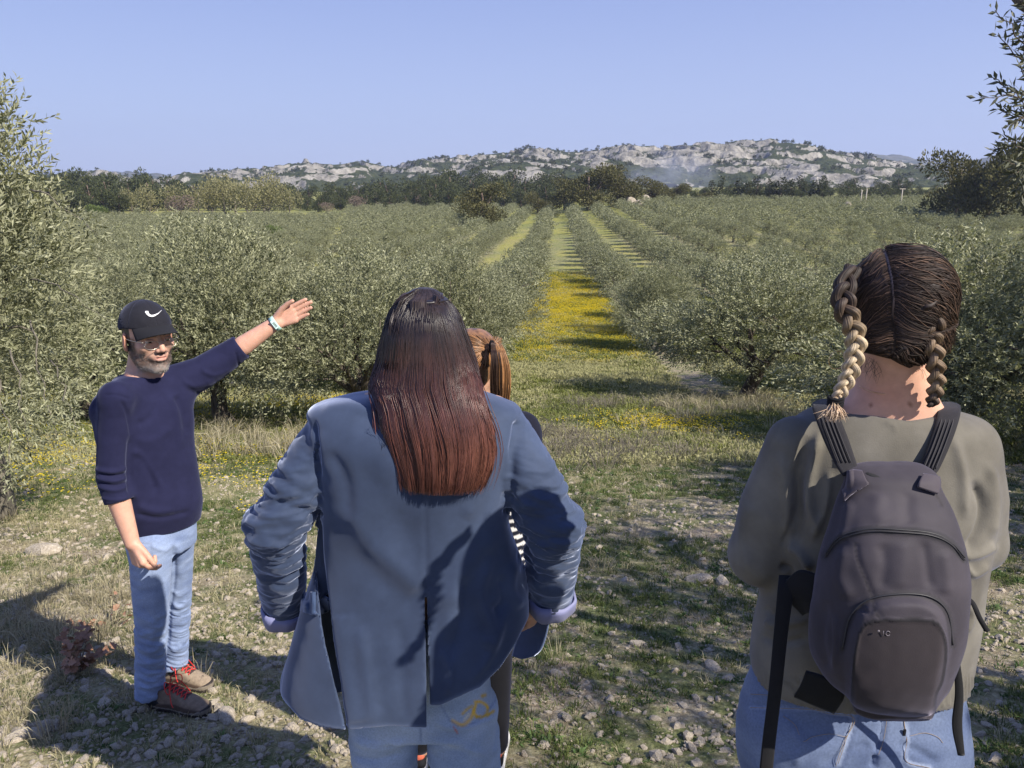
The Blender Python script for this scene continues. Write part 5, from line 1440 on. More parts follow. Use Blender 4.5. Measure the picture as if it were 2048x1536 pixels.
        d = smin(d, smax(np.abs(s_chain(P, [J['neck'] + np.array([.004, -.004, -.034]), J['neck'] + np.array([0, 0, -.006])], [0.073, 0.069])) - .004, P[:, 2] - J['neck'][2] + .008 + .25 * ((P - J['neck']) @ R[:, 1]), .003), .004)
        d = smax(d, -s_chain(P, [J['elR'] * 0.75 + J['wrR'] * 0.25, J['wrR']], [.040, .040]), 0.006)
        d = smax(d, -s_chain(P, [J['elL'] * 0.80 + J['wrL'] * 0.20, J['wrL']], [.040, .038]), 0.005)
        d = smax(d, (zz(1052) - P[:, 2] + 0.04 * (P[:, 0] - T[0])), 0.006)
        return d
    lo, hi = bbox([J['shR'], J['elR'], J['elL'], J['wrR'], J['hipR']], 0.22)
    V, Q, Nn = smesh(sw, lo, hi, 0.0042, 1, 1.4, 2)
    V, Q, Nn = largest(V, Q, Nn)
    st = [([(262, 870), (258, 930), (262, 1000)], 6, -.010), ([(240, 800), (255, 830), (264, 880)], 4, -.005),
          ([(186, 938), (225, 944), (258, 936)], 5, .007), ([(190, 955), (225, 962), (258, 955)], 5, .008), ([(192, 972), (228, 980), (258, 972)], 5, .007), ([(198, 948), (225, 952), (256, 946)], 3, -.006),
          ([(196, 965), (228, 971), (258, 964)], 3, -.006), ([(350, 790), (366, 820), (376, 870)], 8, -.010), ([(338, 790), (352, 830), (362, 900)], 7, .006), ([(362, 760), (390, 772), (430, 762)], 6, .005),
          ([(372, 775), (405, 790), (450, 770)], 5, -.006), ([(400, 740), (430, 750), (470, 735)], 5, .004), ([(272, 850), (300, 835), (320, 800)], 7, -.005), ([(268, 880), (310, 880), (350, 850)], 9, .004),
          ([(275, 905), (300, 940), (310, 990)], 9, -.006), ([(262, 900), (290, 920), (330, 985)], 7, .005), ([(270, 1028), (320, 1036), (385, 1022)], 5, -.008), ([(272, 1010), (310, 1022), (350, 1020)], 8, .007),
          ([(200, 995), (228, 1000), (258, 996)], 3, .004), ([(470, 700), (478, 730), (490, 742)], 3, -.004), ([(268, 742), (295, 760), (325, 755)], 3, .004, 'b'), ([(205, 790), (235, 790), (262, 800)], 3, -.003)]
    V = sculpt(V, Nn, st)
    V = V + Nn * (0.0022 * fbm(V[:, 0] * 14, V[:, 1] * 14, V[:, 2] * 20, 3))[:, None]
    col = np.tile([0.017, 0.018, 0.048], (len(V), 1)) * (1 + 0.12 * fbm(V[:, 0] * 9, V[:, 1] * 9, V[:, 2] * 9, 2))[:, None]
    tinted('sweater', V, Q, col, M_knit, root)

    # jeans
    def jn(P):
        q = (P - T) @ R
        d = s_stack(q, [(zz(1100), -.005, .004, .128, .096), (zz(1080), -.005, .008, .132, .100), (zz(1055), -.008, .012, .132, .100), (zz(1025), -.01, .014, .132, .096)], 2.4)
        for S, an in (('R', (300, 1385, 2.84)), ('L', (348, 1325, 3.06))):
            a = W(*an); h = J['hip' + S]; k = J['kn' + S]
            l = s_chain(P, [h + np.array([0, 0, -.02]), h * .5 + k * .5, k, k * .5 + a * .5, a], [.080, .073, .063, .058, .057])
            l = smax(l, a[2] - 0.012 - P[:, 2], 0.006)
            l = smax(l, -s_chain(P, [a + np.array([0, 0, .05]), a - np.array([0, 0, .12])], [.046, .058]), 0.004)
            d = smin(d, l, 0.02)
        return d
    lo, hi = bbox([J['hipR'], J['hipL'], J['anR'], J['anL']], 0.17); 
    V, Q, Nn = smesh(jn, lo, hi, 0.0045)
    st = [([(345, 1085), (350, 1150), (340, 1225), (336, 1300)], 4, -.008), ([(272, 1228), (300, 1243), (338, 1226)], 6, .004), ([(268, 1266), (290, 1268), (330, 1250)], 5, .0045), ([(270, 1292), (305, 1302), (330, 1280)], 5, .004),
          ([(268, 1322), (296, 1326), (332, 1308)], 5, .005), ([(274, 1350), (306, 1360), (332, 1340)], 5, .0055), ([(273, 1372), (300, 1374), (335, 1366)], 4, .006), ([(345, 1205), (358, 1215), (375, 1200)], 5, .006),
          ([(340, 1180), (358, 1190), (378, 1178)], 5, .004), ([(338, 1285), (350, 1300), (365, 1290)], 5, .007), ([(300, 1090), (330, 1100), (352, 1080)], 5, .004), ([(285, 1210), (310, 1240), (336, 1232)], 5, -.004),
          ([(303, 1065), (306, 1200), (296, 1330), (292, 1380)], 2.2, .0022, 'S'), ([(276, 1062), (276, 1085), (302, 1090)], 1.6, -.002), ([(348, 1085), (362, 1110), (360, 1160)], 7, .005)]
    V = denim_wrinkle(V, Nn, 0.0016, 3.0)
    lw_ = sstep(zz(1190), zz(1260), V[:, 2]); az_ = np.arctan2(V[:, 1] - T[1], V[:, 0] - T[0]) * .15
    n_ = fbm(V[:, 0] * 9 + V[:, 2] * 8, V[:, 1] * 9, V[:, 2] * 33 + V[:, 0] * 18, 3)
    V = V + Nn * ((.45 - np.abs(n_) * 2.3) * .0065 * lw_)[:, None]
    V = sculpt(V, Nn, st)
    fade = 0.5 + 0.5 * fbm(V[:, 0] * 8, V[:, 1] * 8, V[:, 2] * 5, 3)
    wr = fbm(V[:, 0] * 12, V[:, 1] * 12, V[:, 2] * 40, 2)
    col = lerp((0.14, 0.19, 0.34), (0.34, 0.42, 0.60), np.clip(fade * 0.8 + wr * 0.35, 0, 1))
    tinted('jeans', V, Q, col, M_denim, root)
    # hiking shoes with red laces
    for S, toe, heel in (('R', (420, 1412, 2.78), (288, 1412, 2.86)), ('L', (424, 1368, 3.00), (330, 1372, 3.08))):
        t = W(*toe); h = W(*heel); gz = GROUND((t[0] + h[0]) / 2, (t[1] + h[1]) / 2) + .012; t[2] = h[2] = gz
        d = t - h; d[2] = 0; ln = 0.285; d = unit(d); h = t - d * ln; s = np.cross(d, [0, 0, 1.0]); Rf = np.stack([s, d, [0, 0, 1.0]], 1)
        def q_(P): return (P - h) @ Rf
        def wid(y): return np.interp(y, [0, .05, .12, .19, .25, .285], [.034, .039, .036, .046, .042, .026])
        def sole(P):
            q = q_(P); y = np.clip(q[:, 1], 0.004, ln - .012)
            k = np.sqrt((q[:, 0] / wid(q[:, 1])) ** 2 + 0 * y) * wid(q[:, 1]) - wid(q[:, 1])
            k = smax(k, np.abs(q[:, 1] - ln / 2) - ln / 2, 0.03)
            top = 0.028 + 0.014 * sstep(0.22, 0.29, q[:, 1]) + 0.006 * sstep(.06, 0, q[:, 1])
            return smax(k, np.abs(q[:, 2] - top / 2 + 0.004) - top / 2 - 0.004 * 0, 0.006)
        def upper(P):
            q = q_(P)
            hgt = np.interp(q[:, 1], [0, .03, .08, .13, .18, .23, .285], [.098, .105, .108, .092, .070, .056, .034])
            w_ = wid(q[:, 1]) * 0.97 * np.interp(q[:, 2] / hgt, [0, .4, .8, 1.0], [1.0, .96, .80, .62])
            k = smax(np.abs(q[:, 0]) - w_, np.abs(q[:, 1] - ln / 2) - ln / 2 + 0.004 + 0.10 * np.maximum(q[:, 2] - .03, 0), 0.028)
            d_ = smax(k, q[:, 2] - hgt, 0.018); d_ = smax(d_, 0.016 - q[:, 2], 0.003)
            return smax(d_, -s_ell(P, h + d * .062 + np.array([0, 0, .115]), (.030, .042, .045), Rf), 0.006)
        lo, hi = bbox([t, h], 0.13)
        V, Q, Nn = smesh(sole, lo, hi, 0.0045)
        qq = q_(V); c_ = np.tile([0.035, 0.028, 0.026], (len(V), 1)); c_[(qq[:, 2] > 0.014) & (qq[:, 2] < 0.030)] = (0.20, 0.17, 0.135)
        tread = (qq[:, 2] < 0.012) & ((qq[:, 1] * 70 % 1) < 0.35); V[tread, 2] += 0.004
        tinted('sole', V, Q, c_, M_shoe, root)
        V, Q, Nn = smesh(upper, lo, hi, 0.0042); qq = q_(V)
        light = (0.21, 0.155, 0.11) if S == 'R' else (0.27, 0.21, 0.15)
        c_ = np.tile(light, (len(V), 1)); low = sstep(.050, .040, qq[:, 2] + 0.12 * np.abs(qq[:, 1] - 0.15)); c_ = lerp(c_, (0.085, 0.058, 0.042), low)
        band = np.exp(-((qq[:, 1] - 0.055 - 0.3 * (qq[:, 2] - .05)) / .010) ** 2); c_ = lerp(c_, (0.09, 0.06, 0.045), band * 0.8)
        tng = (np.abs(qq[:, 0]) < 0.017) & (qq[:, 1] > .075) & (qq[:, 1] < .19) & (qq[:, 2] > .05); c_[tng] = (0.06, 0.045, 0.04)
        V = V + Nn * (0.0018 * ((low > .5) * 1.0) + 0.002 * tng + 0.001 * fbm(V[:, 0] * 60, V[:, 1] * 60, V[:, 2] * 60, 2))[:, None]
        tinted('shoe', V, Q, c_, M_shoe, root)
        g = Geo(); cl = np.array([0.62, 0.035, 0.03])
        def at(x, y): 
            hgt = np.interp(y, [0, .03, .08, .13, .18, .23, .285], [.098, .105, .108, .092, .070, .056, .034]); return h + s * x + d * y + np.array([0, 0, hgt + 0.001 - 3.5 * x * x])
        ys = np.linspace(.098, .185, 6)
        for i in range(5):
            g.tube(spline([at(-.024, ys[i]), at(0, (ys[i] + ys[i + 1]) / 2) + [0, 0, .003], at(.024, ys[i + 1])], 7), 0.0022, 5, cl)
            g.tube(spline([at(.024, ys[i]), at(0, (ys[i] + ys[i + 1]) / 2) + [0, 0, .005], at(-.024, ys[i + 1])], 7), 0.0022, 5, cl)
        for sx in (-1, 1):      # bow loops and ends
            o = at(0, .102) + np.array([0, 0, .006])
            g.tube(spline([o, o + s * sx * .022 + [0, 0, .024] - d * .004, o + s * sx * .052 + [0, 0, .014] + d * .018, o + s * sx * .040 - [0, 0, .018] + d * .022, o + d * .006], 14), 0.0021, 5, cl)
            g.tube(spline([o, o + s * sx * .030 + d * .02 + [0, 0, .006], o + s * sx * .052 + d * .04 - [0, 0, .045], o + s * sx * .056 + d * .05 - [0, 0, .062]], 10), 0.0020, 5, cl)
        link('lace', g.mesh('red_laces', [M_plain]), root)

    # cap
    hR = J['headR']; hc = J['head']; s_ = J['hs']
    cR = hR @ yaw_frame(0, math.radians(4), 0)
    def cap(P):
        q = (P - hc) @ cR / s_
        d = s_ell(q, (0, -0.012, 0.043), (0.0865, 0.107, 0.098))
        d = smax(d, 0.048 - 0.22 * np.maximum(-q[:, 1], 0) * 1.0 - q[:, 2], 0.004)
        d = smax(d, -s_ell(q, (0, -0.012, 0.040), (0.0830, 0.1035, 0.094)), 0.001)
        return d * s_
    V, Q, Nn = smesh(cap, hc - 0.16, hc + 0.17, 0.0030)
    q = (V - hc) @ cR / s_
    for a_ in (0, PI / 3, 2 * PI / 3):     # panel seams of the crown
        dd = np.abs(q[:, 0] * math.cos(a_) + (q[:, 1] + .012) * math.sin(a_))
        V = V - Nn * (0.0016 * np.exp(-(dd / .0022) ** 2) * (q[:, 2] > .045))[:, None]
    V = V + Nn * (0.0016 * fbm(V[:, 0] * 35, V[:, 1] * 35, V[:, 2] * 25, 2) - 0.0035 * np.exp(-(((q[:, 1] + .06) / .02) ** 2 + ((q[:, 2] - .055) / .02) ** 2)))[:, None]
    capo = tinted('cap', V, Q, (0.020, 0.020, 0.026), M_knit, root)
    rows_ = []
    for t in np.linspace(0, 1, 8):
        row = []
        for u in np.linspace(-1, 1, 13):
            a = u * 0.98; rx, ry = 0.084 + 0.006 * t, 0.095 + 0.082 * t * math.cos(a * 0.62)
            x = math.sin(a) * rx; y = math.cos(a) * ry * (1 if True else 1) - 0.010
            z = 0.056 - 0.016 * t * 1.0 - 0.026 * (u * u) * (0.25 + 0.75 * t) - 0.006 * t * t
            row.append(hc + cR @ np.array([x, y, z]) * s_)
        rows_.append(row)
    br = panel('brim', rows_, flat_mat('cap_brim_cloth', (0.018, 0.018, 0.022), 0.9, 0, 0.2), 0.0035, 30, 12, capo)
    # white emblem stitched on the front of the cap
    out = [(-.030, .0085), (-.0285, .001), (-.024, -.0055), (-.016, -.0082), (-.006, -.0070), (.010, -.0010), (.032, .0085), (.012, .0015), (-.004, -.0022), (-.0145, -.0025), (-.0195, .0008), (-.021, .0060), (-.0195, .0115), (-.0265, .0125)]
    out = np.array(out); cc_ = out * 0.96
    def oncap(x, z, o): 
        zl = 0.096 + z; xl = x + 0.004
        e = 1 - (xl / .0875) ** 2 - ((zl - .043) / .100) ** 2
        y = -0.012 + 0.108 * math.sqrt(max(e, 0.02)) + o
        return hc + cR @ np.array([-xl, y, zl]) * s_
    # his right is to the viewer's left: mirror so that it reads correctly from the front
    import mathutils.geometry as mg
    tr = mg.tessellate_polygon([[Vector((p[0], p[1], 0)) for p in out]])
    A = [oncap(p[0], p[1], 0.0028) for p in out]; B_ = [oncap(p[0], p[1], -0.001) for p in out]
    m_ = len(out); Tt = [tuple(t_) for t_ in tr] + [tuple(reversed([v + m_ for v in t_])) for t_ in tr]
    qd = [(i, (i + 1) % m_, (i + 1) % m_ + m_, i + m_) for i in range(m_)]
    link('emblem', mesh_np('white_emblem', np.array(A + B_), [np.array(qd), np.array(Tt)], False, None, None, [M_white]), root)
    # glasses
    def hp(x, y, z): return hc + hR @ np.array([x, y, z]) * s_
    g = Geo()
    for sx in (-1, 1):
        ring = [hp(sx * (0.033 + 0.026 * math.cos(a)), 0.107 - 0.10 * (0.026 * math.cos(a) + 0.006) , -0.001 + 0.0165 * math.sin(a) * (1.0 if math.sin(a) < 0 else 0.85)) for a in np.linspace(0, 2 * PI, 25)]
        g.tube(ring, 0.0010, 5)
        g.tube(spline([hp(sx * .059, .102, .010), hp(sx * .072, .088, .012), hp(sx * .079, .04, .011), hp(sx * .080, -.012, .009), hp(sx * .078, -.03, -.01)], 14), 0.0013, 5)
    g.tube(spline([hp(-.007, .108, .004), hp(0, .113, .008), hp(.007, .108, .004)], 6), 0.0012, 5)
    gl = link('glasses', g.mesh('glasses_frame', [flat_mat('thin_metal_frame', (0.55, 0.5, 0.42), 0.3, 0.9)]), root)
    lm = bpy.data.materials.new('clear_lens'); lm.use_nodes = True; nt = lm.node_tree; nt.nodes.remove(nt.nodes['Principled BSDF'])
    tb = nt.nodes.new('ShaderNodeBsdfTransparent'); gb = nt.nodes.new('ShaderNodeBsdfGlossy'); gb.inputs['Roughness'].default_value = 0.03
    fr = nt.nodes.new('ShaderNodeFresnel'); fr.inputs[0].default_value = 1.45; mx = nt.nodes.new('ShaderNodeMixShader')
    nt.links.new(fr.outputs[0], mx.inputs[0]); nt.links.new(tb.outputs[0], mx.inputs[1]); nt.links.new(gb.outputs[0], mx.inputs[2]); nt.links.new(mx.outputs[0], nt.nodes['Material Output'].inputs[0])
    tb.inputs[0].default_value = (0.96, 0.96, 0.96, 1)
    for sx in (-1, 1):
        V_ = [hp(sx * .033, .1055, -.001)] + [hp(sx * (0.033 + 0.0255 * math.cos(a)), 0.107 - 0.10 * (0.026 * math.cos(a) + 0.006), -0.001 + 0.016 * math.sin(a) * (1.0 if math.sin(a) < 0 else 0.85)) for a in np.linspace(0, 2 * PI, 25)[:-1]]
        o = link('lens', mesh_np('lens_glass', np.array(V_), np.array([(0, 1 + i, 1 + (i + 1) % 24) for i in range(24)]), True, None, None, [lm]), gl)
    # watch with pale green band
    w = J['wrL']; ax = unit(J['wrL'] - J['elL']); c = w - ax * 0.004; u = unit(np.cross(ax, [0, 0, 1.0])); v = np.cross(ax, u)
    prof = [(-.010, .0), (-.0095, .0025), (.0095, .0025), (.010, .0)]
    Vr = []; n_ = 28
    for i in range(n_):
        a = 2 * PI * i / n_; dr = math.cos(a) * u * 1.10 + math.sin(a) * v * 0.98
        for (hx, hr) in [(-.010, -.001), (-.0098, .0022), (.0098, .0022), (.010, -.001)]: Vr.append(c + dr * (0.0300 + hr) + ax * hx)
    qd = [(i * 4 + k, i * 4 + (k + 1) % 4, ((i + 1) % n_) * 4 + (k + 1) % 4, ((i + 1) % n_) * 4 + k) for i in range(n_) for k in range(4)]
    wb = link('wristband', mesh_np('watch_band', np.array(Vr), np.array(qd), True, None, None, [flat_mat('pale_green_rubber', (0.42, 0.66, 0.60), 0.5)]), root)
    g = Geo(); fd = np.array([0.15, -1.0, -0.1]); fd = unit(fd - (fd @ ax) * ax); sd_ = np.cross(ax, fd)
    g.box(c + fd * .0335 - sd_ * 0.004, (.0085, .0030, .019), np.stack([ax, fd, sd_], 1)); link('watch_face', g.mesh('watch_body', [flat_mat('pale_watch_case', (0.60, 0.80, 0.76), 0.35)], False), wb)
    g = Geo()
    for k in range(7): g.box(c + fd * .0366 - sd_ * (0.012 - k * 0.0033 ) + ax * (0.001 if k % 2 else -0.001), (.0042, .0004, .0009), np.stack([ax, fd, sd_], 1))
    link('dial_mark', g.mesh('watch_digits', [M_black], False), wb)
    rel_local(root)
    for o in (capo, gl, wb):
        pass
    return root, J
MAN, JM = build_man()
# ------------------------------------------------------------ the woman in the blue velvet jacket, hands on hips
def build_blazer_woman():
    D0 = 1.86; fx = W(855, 1000, D0)[0]; g0 = GROUND(fx, D0)
    root = thing('person', 'woman with long red-brown hair in an oversized blue velvet jacket, hands on hips', 'person', (fx, D0, g0))
    w_ = lambda px, py, D=D0: W(px, py, D)
    J = dict(head=w_(850, 690, 1.86), headR=yaw_frame(math.radians(-4), math.radians(-4)), hshrink=.95, hs=0.92, neck=w_(845, 775, 1.86), neck_r=0.05,
             shL=w_(685, 835, 1.86), shR=w_(990, 830, 1.88), elL=w_(552, 1050, 1.78), elR=w_(1105, 1050, 1.80), wrL=w_(592, 1215, 1.96), wrR=w_(1085, 1205, 1.93),
             hipL=w_(785, 1330, 1.88), hipR=w_(925, 1320, 1.90), thick=0.92)
    J['knL'] = np.array([J['hipL'][0] - .02, 1.87, g0 + .46]); J['knR'] = np.array([J['hipR'][0] + .02, 1.88, g0 + .46])
    J['anL'] = np.array([J['knL'][0] - .01, 1.86, g0 + .08]); J['anR'] = np.array([J['knR'][0] + .01, 1.88, g0 + .08])
    J['toL'] = J['anL'] + np.array([-.02, .17, -.05]); J['toR'] = J['anR'] + np.array([.03, .17, -.05])
    d = unit(w_(650, 1245, 2.12) - J['wrL']); J['handL'] = hand_chains(J['wrL'], d, np.array([-.6, -.3, -.6]), np.array([0, -1.0, 0.3]), (0.3, 0.35, 0.4, 0.45), 0.05, 0.92)
    d = unit(w_(1045, 1275, 1.99) - J['wrR']); J['handR'] = hand_chains(J['wrR'], d, np.array([.6, -.3, -.6]), np.array([0, -1.0, 0.3]), (0.3, 0.35, 0.4, 0.45), 0.05, 0.92)
    lo, hi = bbox([J[k] for k in ('head', 'elL', 'elR', 'toL', 'toR')], 0.2)
    V, Q, Nn = smesh(body_sdf(J), lo, hi, 0.0075, 1)
    tinted('body', V, Q, (0.55, 0.32, 0.22), M_skin, root)

    # jacket
    rows = []
    for py, L_, R_, db, df in [(786, 770, 945, 1.77, 1.93), (800, 690, 990, 1.755, 1.94), (815, 632, 1026, 1.745, 1.955), (850, 622, 1034, 1.715, 1.97), (950, 634, 1022, 1.695, 1.985), (1050, 640, 1018, 1.70, 1.985),
                               (1150, 630, 1046, 1.70, 2.00), (1250, 600, 1058, 1.675, 2.03), (1350, 575, 1045, 1.655, 2.04), (1480, 562, 1030, 1.64, 2.04)]:
        a = W(L_, py, (db + df) / 2); b = W(R_, py, (db + df) / 2)
        rows.append((W(840, py, (db * .6 + df * .4))[2], (a[0] + b[0]) / 2, (db + df) / 2, (b[0] - a[0]) / 2, (df - db) / 2))
    hem = np.array([(540, 1330), (565, 1395), (600, 1438), (640, 1452), (695, 1460), (775, 1452), (855, 1456), (857, 1418), (880, 1417), (920, 1398), (960, 1376), (1000, 1335), (1030, 1290), (1062, 1225), (1085, 1200)])
    inner = [(z, cx, cy, ax - .010, ay - .010) for z, cx, cy, ax, ay in rows]
    elL, elR = J['elL'], J['elR']
    cuL, cuR = w_(570, 1228, 1.92), w_(1102, 1208, 1.92)
    def jk(P):
        d = s_stack(P, rows, 2.5)
        px, py = project(P)
        body_in = s_stack(P, inner, 2.5)
        low = sstep(1150, 1240, py)
        d = np.where(low > 0, smax(d, -(body_in + (1 - low) * 0.06), 0.003), d)
        d = smax(d, (py - np.interp(px, hem[:, 0], hem[:, 1])) * 0.00125, 0.004)
        # the vent in the middle of the back, right half lying deeper
        v = smax(np.abs(px - (852 + 4 * sstep(1190, 1460, py))) * 0.00125 - 0.0036, (1192 - py) * 0.00125, 0.002)
        v = np.where(P[:, 1] < 1.80, v, 0.1)
        d = smax(d, -v, 0.0015)
        gl_ = np.interp(py, [870, 1000, 1100, 1290, 1460], [634, 641, 648, 668, 696]); gw = np.interp(py, [880, 960, 1100, 1250, 1350, 1460], [1, 12, 22, 20, 12, 4])
        gv = smax(np.abs(px - gl_ + gw / 2) - gw / 2, 880 - py, 2) * .00125
        gv = np.where(P[:, 1] < 1.80, gv, .1); d = smax(d, -gv, .003)
        for sh, el, cu, r in ((w_(672, 868, 1.86), elL, cuL, (.066, .074, .052)), (w_(998, 862, 1.87), elR, cuR, (.070, .078, .056))):
            a = s_chain(P, [sh, sh * .5 + el * .5 + np.array([0, -.01, .01]), el], [r[0] + .008, r[1] - .001, r[1] - .002])
            b = s_chain(P, [el, el * .45 + cu * .55, cu], [r[1] - .002, r[1] - .012, r[2]])
            arm = smin(a, b, 0.02)
            ax = unit(cu - el); arm = smax(arm, ((P - cu) @ ax) - 0.0, 0.004)
            arm = smax(arm, -s_chain(P, [cu - ax * .05, cu + ax * .05], r[2] - .008), 0.003)
            d = smin(d, arm, 0.016)
        d = smax(d, -s_chain(P, [J['neck'] - np.array([0, 0, .01]), J['head']], [.058, .062]), 0.004)
        return d
    lo, hi = bbox([elL, elR, w_(840, 760), w_(600, 1470), w_(850, 1470, 1.70), w_(1000, 1400, 2.0)], 0.13)
    V, Q, Nn = smesh(jk, lo, hi, 0.0052, 1, 1.6)
    V, Q, Nn = largest(V, Q, Nn)
    st = [  # seams
          ([(845, 960), (848, 1090), (850, 1195)], 2.2, -.0022, 'S'), ([(628, 835), (634, 900), (638, 980)], 5, -.008),
          ([(1030, 840), (1020, 900), (1016, 1000), (1022, 1060)], 4.5, -.010, 'S'), ([(655, 1240), (672, 1340), (690, 1450)], 2, -.003, 'S'), ([(668, 1230), (680, 1340), (700, 1450)], 10, .006, 'S'),
          # soft drapes over the back
          ([(690, 1000), (740, 1080), (810, 1150), (846, 1180)], 24, .009), ([(720, 930), (790, 1030), (845, 1130)], 24, -.003), ([(1000, 1060), (940, 1120), (905, 1200), (895, 1290)], 22, .009), ([(700, 1100), (760, 1160), (845, 1215)], 26, -.003),
          ([(980, 1110), (960, 1190), (985, 1260), (970, 1300)], 14, .012), ([(1000, 1150), (1010, 1200), (985, 1230)], 11, -.010), ([(1030, 1120), (1020, 1180), (1045, 1215)], 12, .009), ([(930, 1150), (925, 1230), (900, 1330)], 12, -.009),
          ([(720, 1250), (735, 1350), (750, 1450)], 16, .006), ([(800, 1240), (805, 1350), (810, 1450)], 14, -.004), ([(655, 900), (690, 960), (700, 1040)], 14, -.006), ([(985, 900), (960, 980), (930, 1040)], 14, .006),
          ([(640, 820), (700, 812), (760, 830)], 10, .004), ([(880, 1300), (900, 1350), (895, 1400)], 8, .005), ([(1010, 1230), (985, 1300), (940, 1370)], 9, .006), ([(1040, 1060), (1052, 1110), (1068, 1160)], 7, -.010),
          # left sleeve folds
          ([(556, 925), (592, 962), (634, 968)], 12, 0.0043), ([(540, 978), (590, 992), (630, 1004)], 10, 0.0062), ([(548, 1002), (590, 1016), (626, 1020)], 7, -0.0056), ([(520, 1022), (575, 1040), (618, 1034)], 10, 0.0037),
          ([(500, 1072), (555, 1084), (608, 1066)], 11, 0.0062), ([(520, 1102), (565, 1112), (606, 1090)], 7, -0.0056), ([(512, 1126), (560, 1144), (604, 1118)], 11, 0.0056), ([(505, 1085), (525, 1130), (556, 1176)], 12, -0.0043), ([(535, 1172), (572, 1182), (604, 1160)], 8, 0.0043),
          # right sleeve folds
          ([(1050, 895), (1095, 925), (1128, 965)], 13, 0.0043), ([(1032, 988), (1075, 978), (1122, 990)], 10, -0.0062), ([(1040, 1010), (1088, 1004), (1140, 1020)], 11, 0.0056), ([(1050, 1040), (1098, 1036), (1140, 1052)], 9, -0.0050),
          ([(1054, 1070), (1102, 1062), (1156, 1078)], 12, 0.0050), ([(1150, 1040), (1154, 1110), (1148, 1170)], 9, 0.0037), ([(1078, 1148), (1110, 1170), (1146, 1150)], 11, -0.0068), ([(1066, 1160), (1090, 1188), (1142, 1184)], 8, 0.0037)]
    V = sculpt(V, Nn, st, 0.1)
    V = V + Nn * (0.0028 * fbm(V[:, 0] * 9, V[:, 1] * 9, V[:, 2] * 9, 3))[:, None]
    for sh, el, cu, sg in ((w_(672, 868, 1.86), elL, cuL, 1), (w_(998, 862, 1.87), elR, cuR, -1)):      # crumpled sleeves
        dA = s_chain(V, [sh, el, cu], [.068, .074, .052]); on = sstep(.03, .012, dA) * sstep(0, .05, np.linalg.norm(V - sh, axis=1) - .05)
        ax1 = unit(cu - sh); al = (V - el) @ ax1; lat = (V - el) @ np.cross(ax1, [0, 1.0, 0]) * sg
        near_el = np.exp(-(al / .13) ** 2); nz = fbm(lat * 11 + al * 6, V[:, 1] * 10, al * 34 + lat * 13, 3); nz2 = fbm(lat * 22 - al * 8, V[:, 1] * 20, al * 60 + lat * 10 + 5, 2)
        V = V + Nn * (on * ((.5 - np.abs(nz) * 2.4) * (.003 + .008 * near_el) + nz2 * .0030))[:, None]
    px, py = project(V)
    vent = (V[:, 1] < 1.80) & (px > 856) & (py > 1185)
    V[vent, 1] += 0.013 * sstep(1185, 1250, py[vent]) * sstep(1000, 900, px[vent])
    n = fbm(V[:, 0] * 5, V[:, 1] * 5, V[:, 2] * 3, 3)
    col = lerp((0.026, 0.038, 0.074), (0.048, 0.067, 0.118), np.clip(0.5 + n, 0, 1))
    edge = np.exp(-((py - np.interp(px, hem[:, 0], hem[:, 1])) / 5.0) ** 2) * (V[:, 1] < 1.85); col = lerp(col, (0.11, 0.15, 0.26), edge * 0.6)
    inside = s_stack(V, [(z, cx, cy, ax - .0065, ay - .0065) for z, cx, cy, ax, ay in rows], 2.5) < 0
    inside &= (py > 1240) & (V[:, 1] > 1.70)
    jack = tinted('jacket', V, Q, col, M_velvet, root)
    # turned-up cuffs show the lavender lining
    for (cu, el, r, nm) in ((cuL, elL, .052, 'L'), (cuR, elR, .056, 'R')):
        ax = unit(cu - el); prof = [(-.052, .006), (-.026, .0095), (.004, .0075), (.010, .004), (.006, -.004), (-.02, -.006)]
        u = unit(np.cross(ax, [0, 1.0, 0])); v = np.cross(ax, u); n_ = 44; Vr = []
        for i in range(n_):
            a = 2 * PI * i / n_; dr = u * math.cos(a) + v * math.sin(a); wob = 0.0035 * math.sin(3 * a + 1) + 0.002 * math.sin(7 * a)
            for hx, hr in prof: Vr.append(cu + dr * (r + hr + wob) + ax * (hx + 0.010 * math.sin(a * 2 + 0.5) * (hx < -.03)))
        m_ = len(prof); q = [(i * m_ + k, i * m_ + (k + 1) % m_, ((i + 1) % n_) * m_ + (k + 1) % m_, ((i + 1) % n_) * m_ + k) for i in range(n_) for k in range(m_)]
        c_ = np.tile([0.20, 0.21, 0.36], (len(Vr), 1))
        o = link('cuff', mesh_np('lavender_cuff', np.array(Vr), np.array(q), True, c_, None, [M_lining]), jack, label='turned-up cuff with lavender lining')
    fr_ = [list(surf_line(jk, ln, 1.80, o, 7)) for ln, o in (([(604, 1186), (630, 1184), (658, 1198)], .004), ([(603, 1204), (630, 1208), (660, 1218)], .008), ([(601, 1222), (628, 1230), (650, 1226)], .010))]
    pk = panel('pocket_flap', fr_, flat_mat('velvet_flap', (0.06, 0.095, 0.195), 0.8), 0.005, 20, 12, jack)
    pk.data.materials[0] = M_velvet
    ca = pk.data.color_attributes.new('tint', 'FLOAT_COLOR', 'POINT'); ca.data.foreach_set('color', np.tile([0.042, 0.066, 0.13, 1.0], len(pk.data.vertices)))
    def tint_fill(o, c):
        a = o.data.color_attributes.new('tint', 'FLOAT_COLOR', 'POINT'); a.data.foreach_set('color', np.tile([*c, 1.0], len(o.data.vertices)))
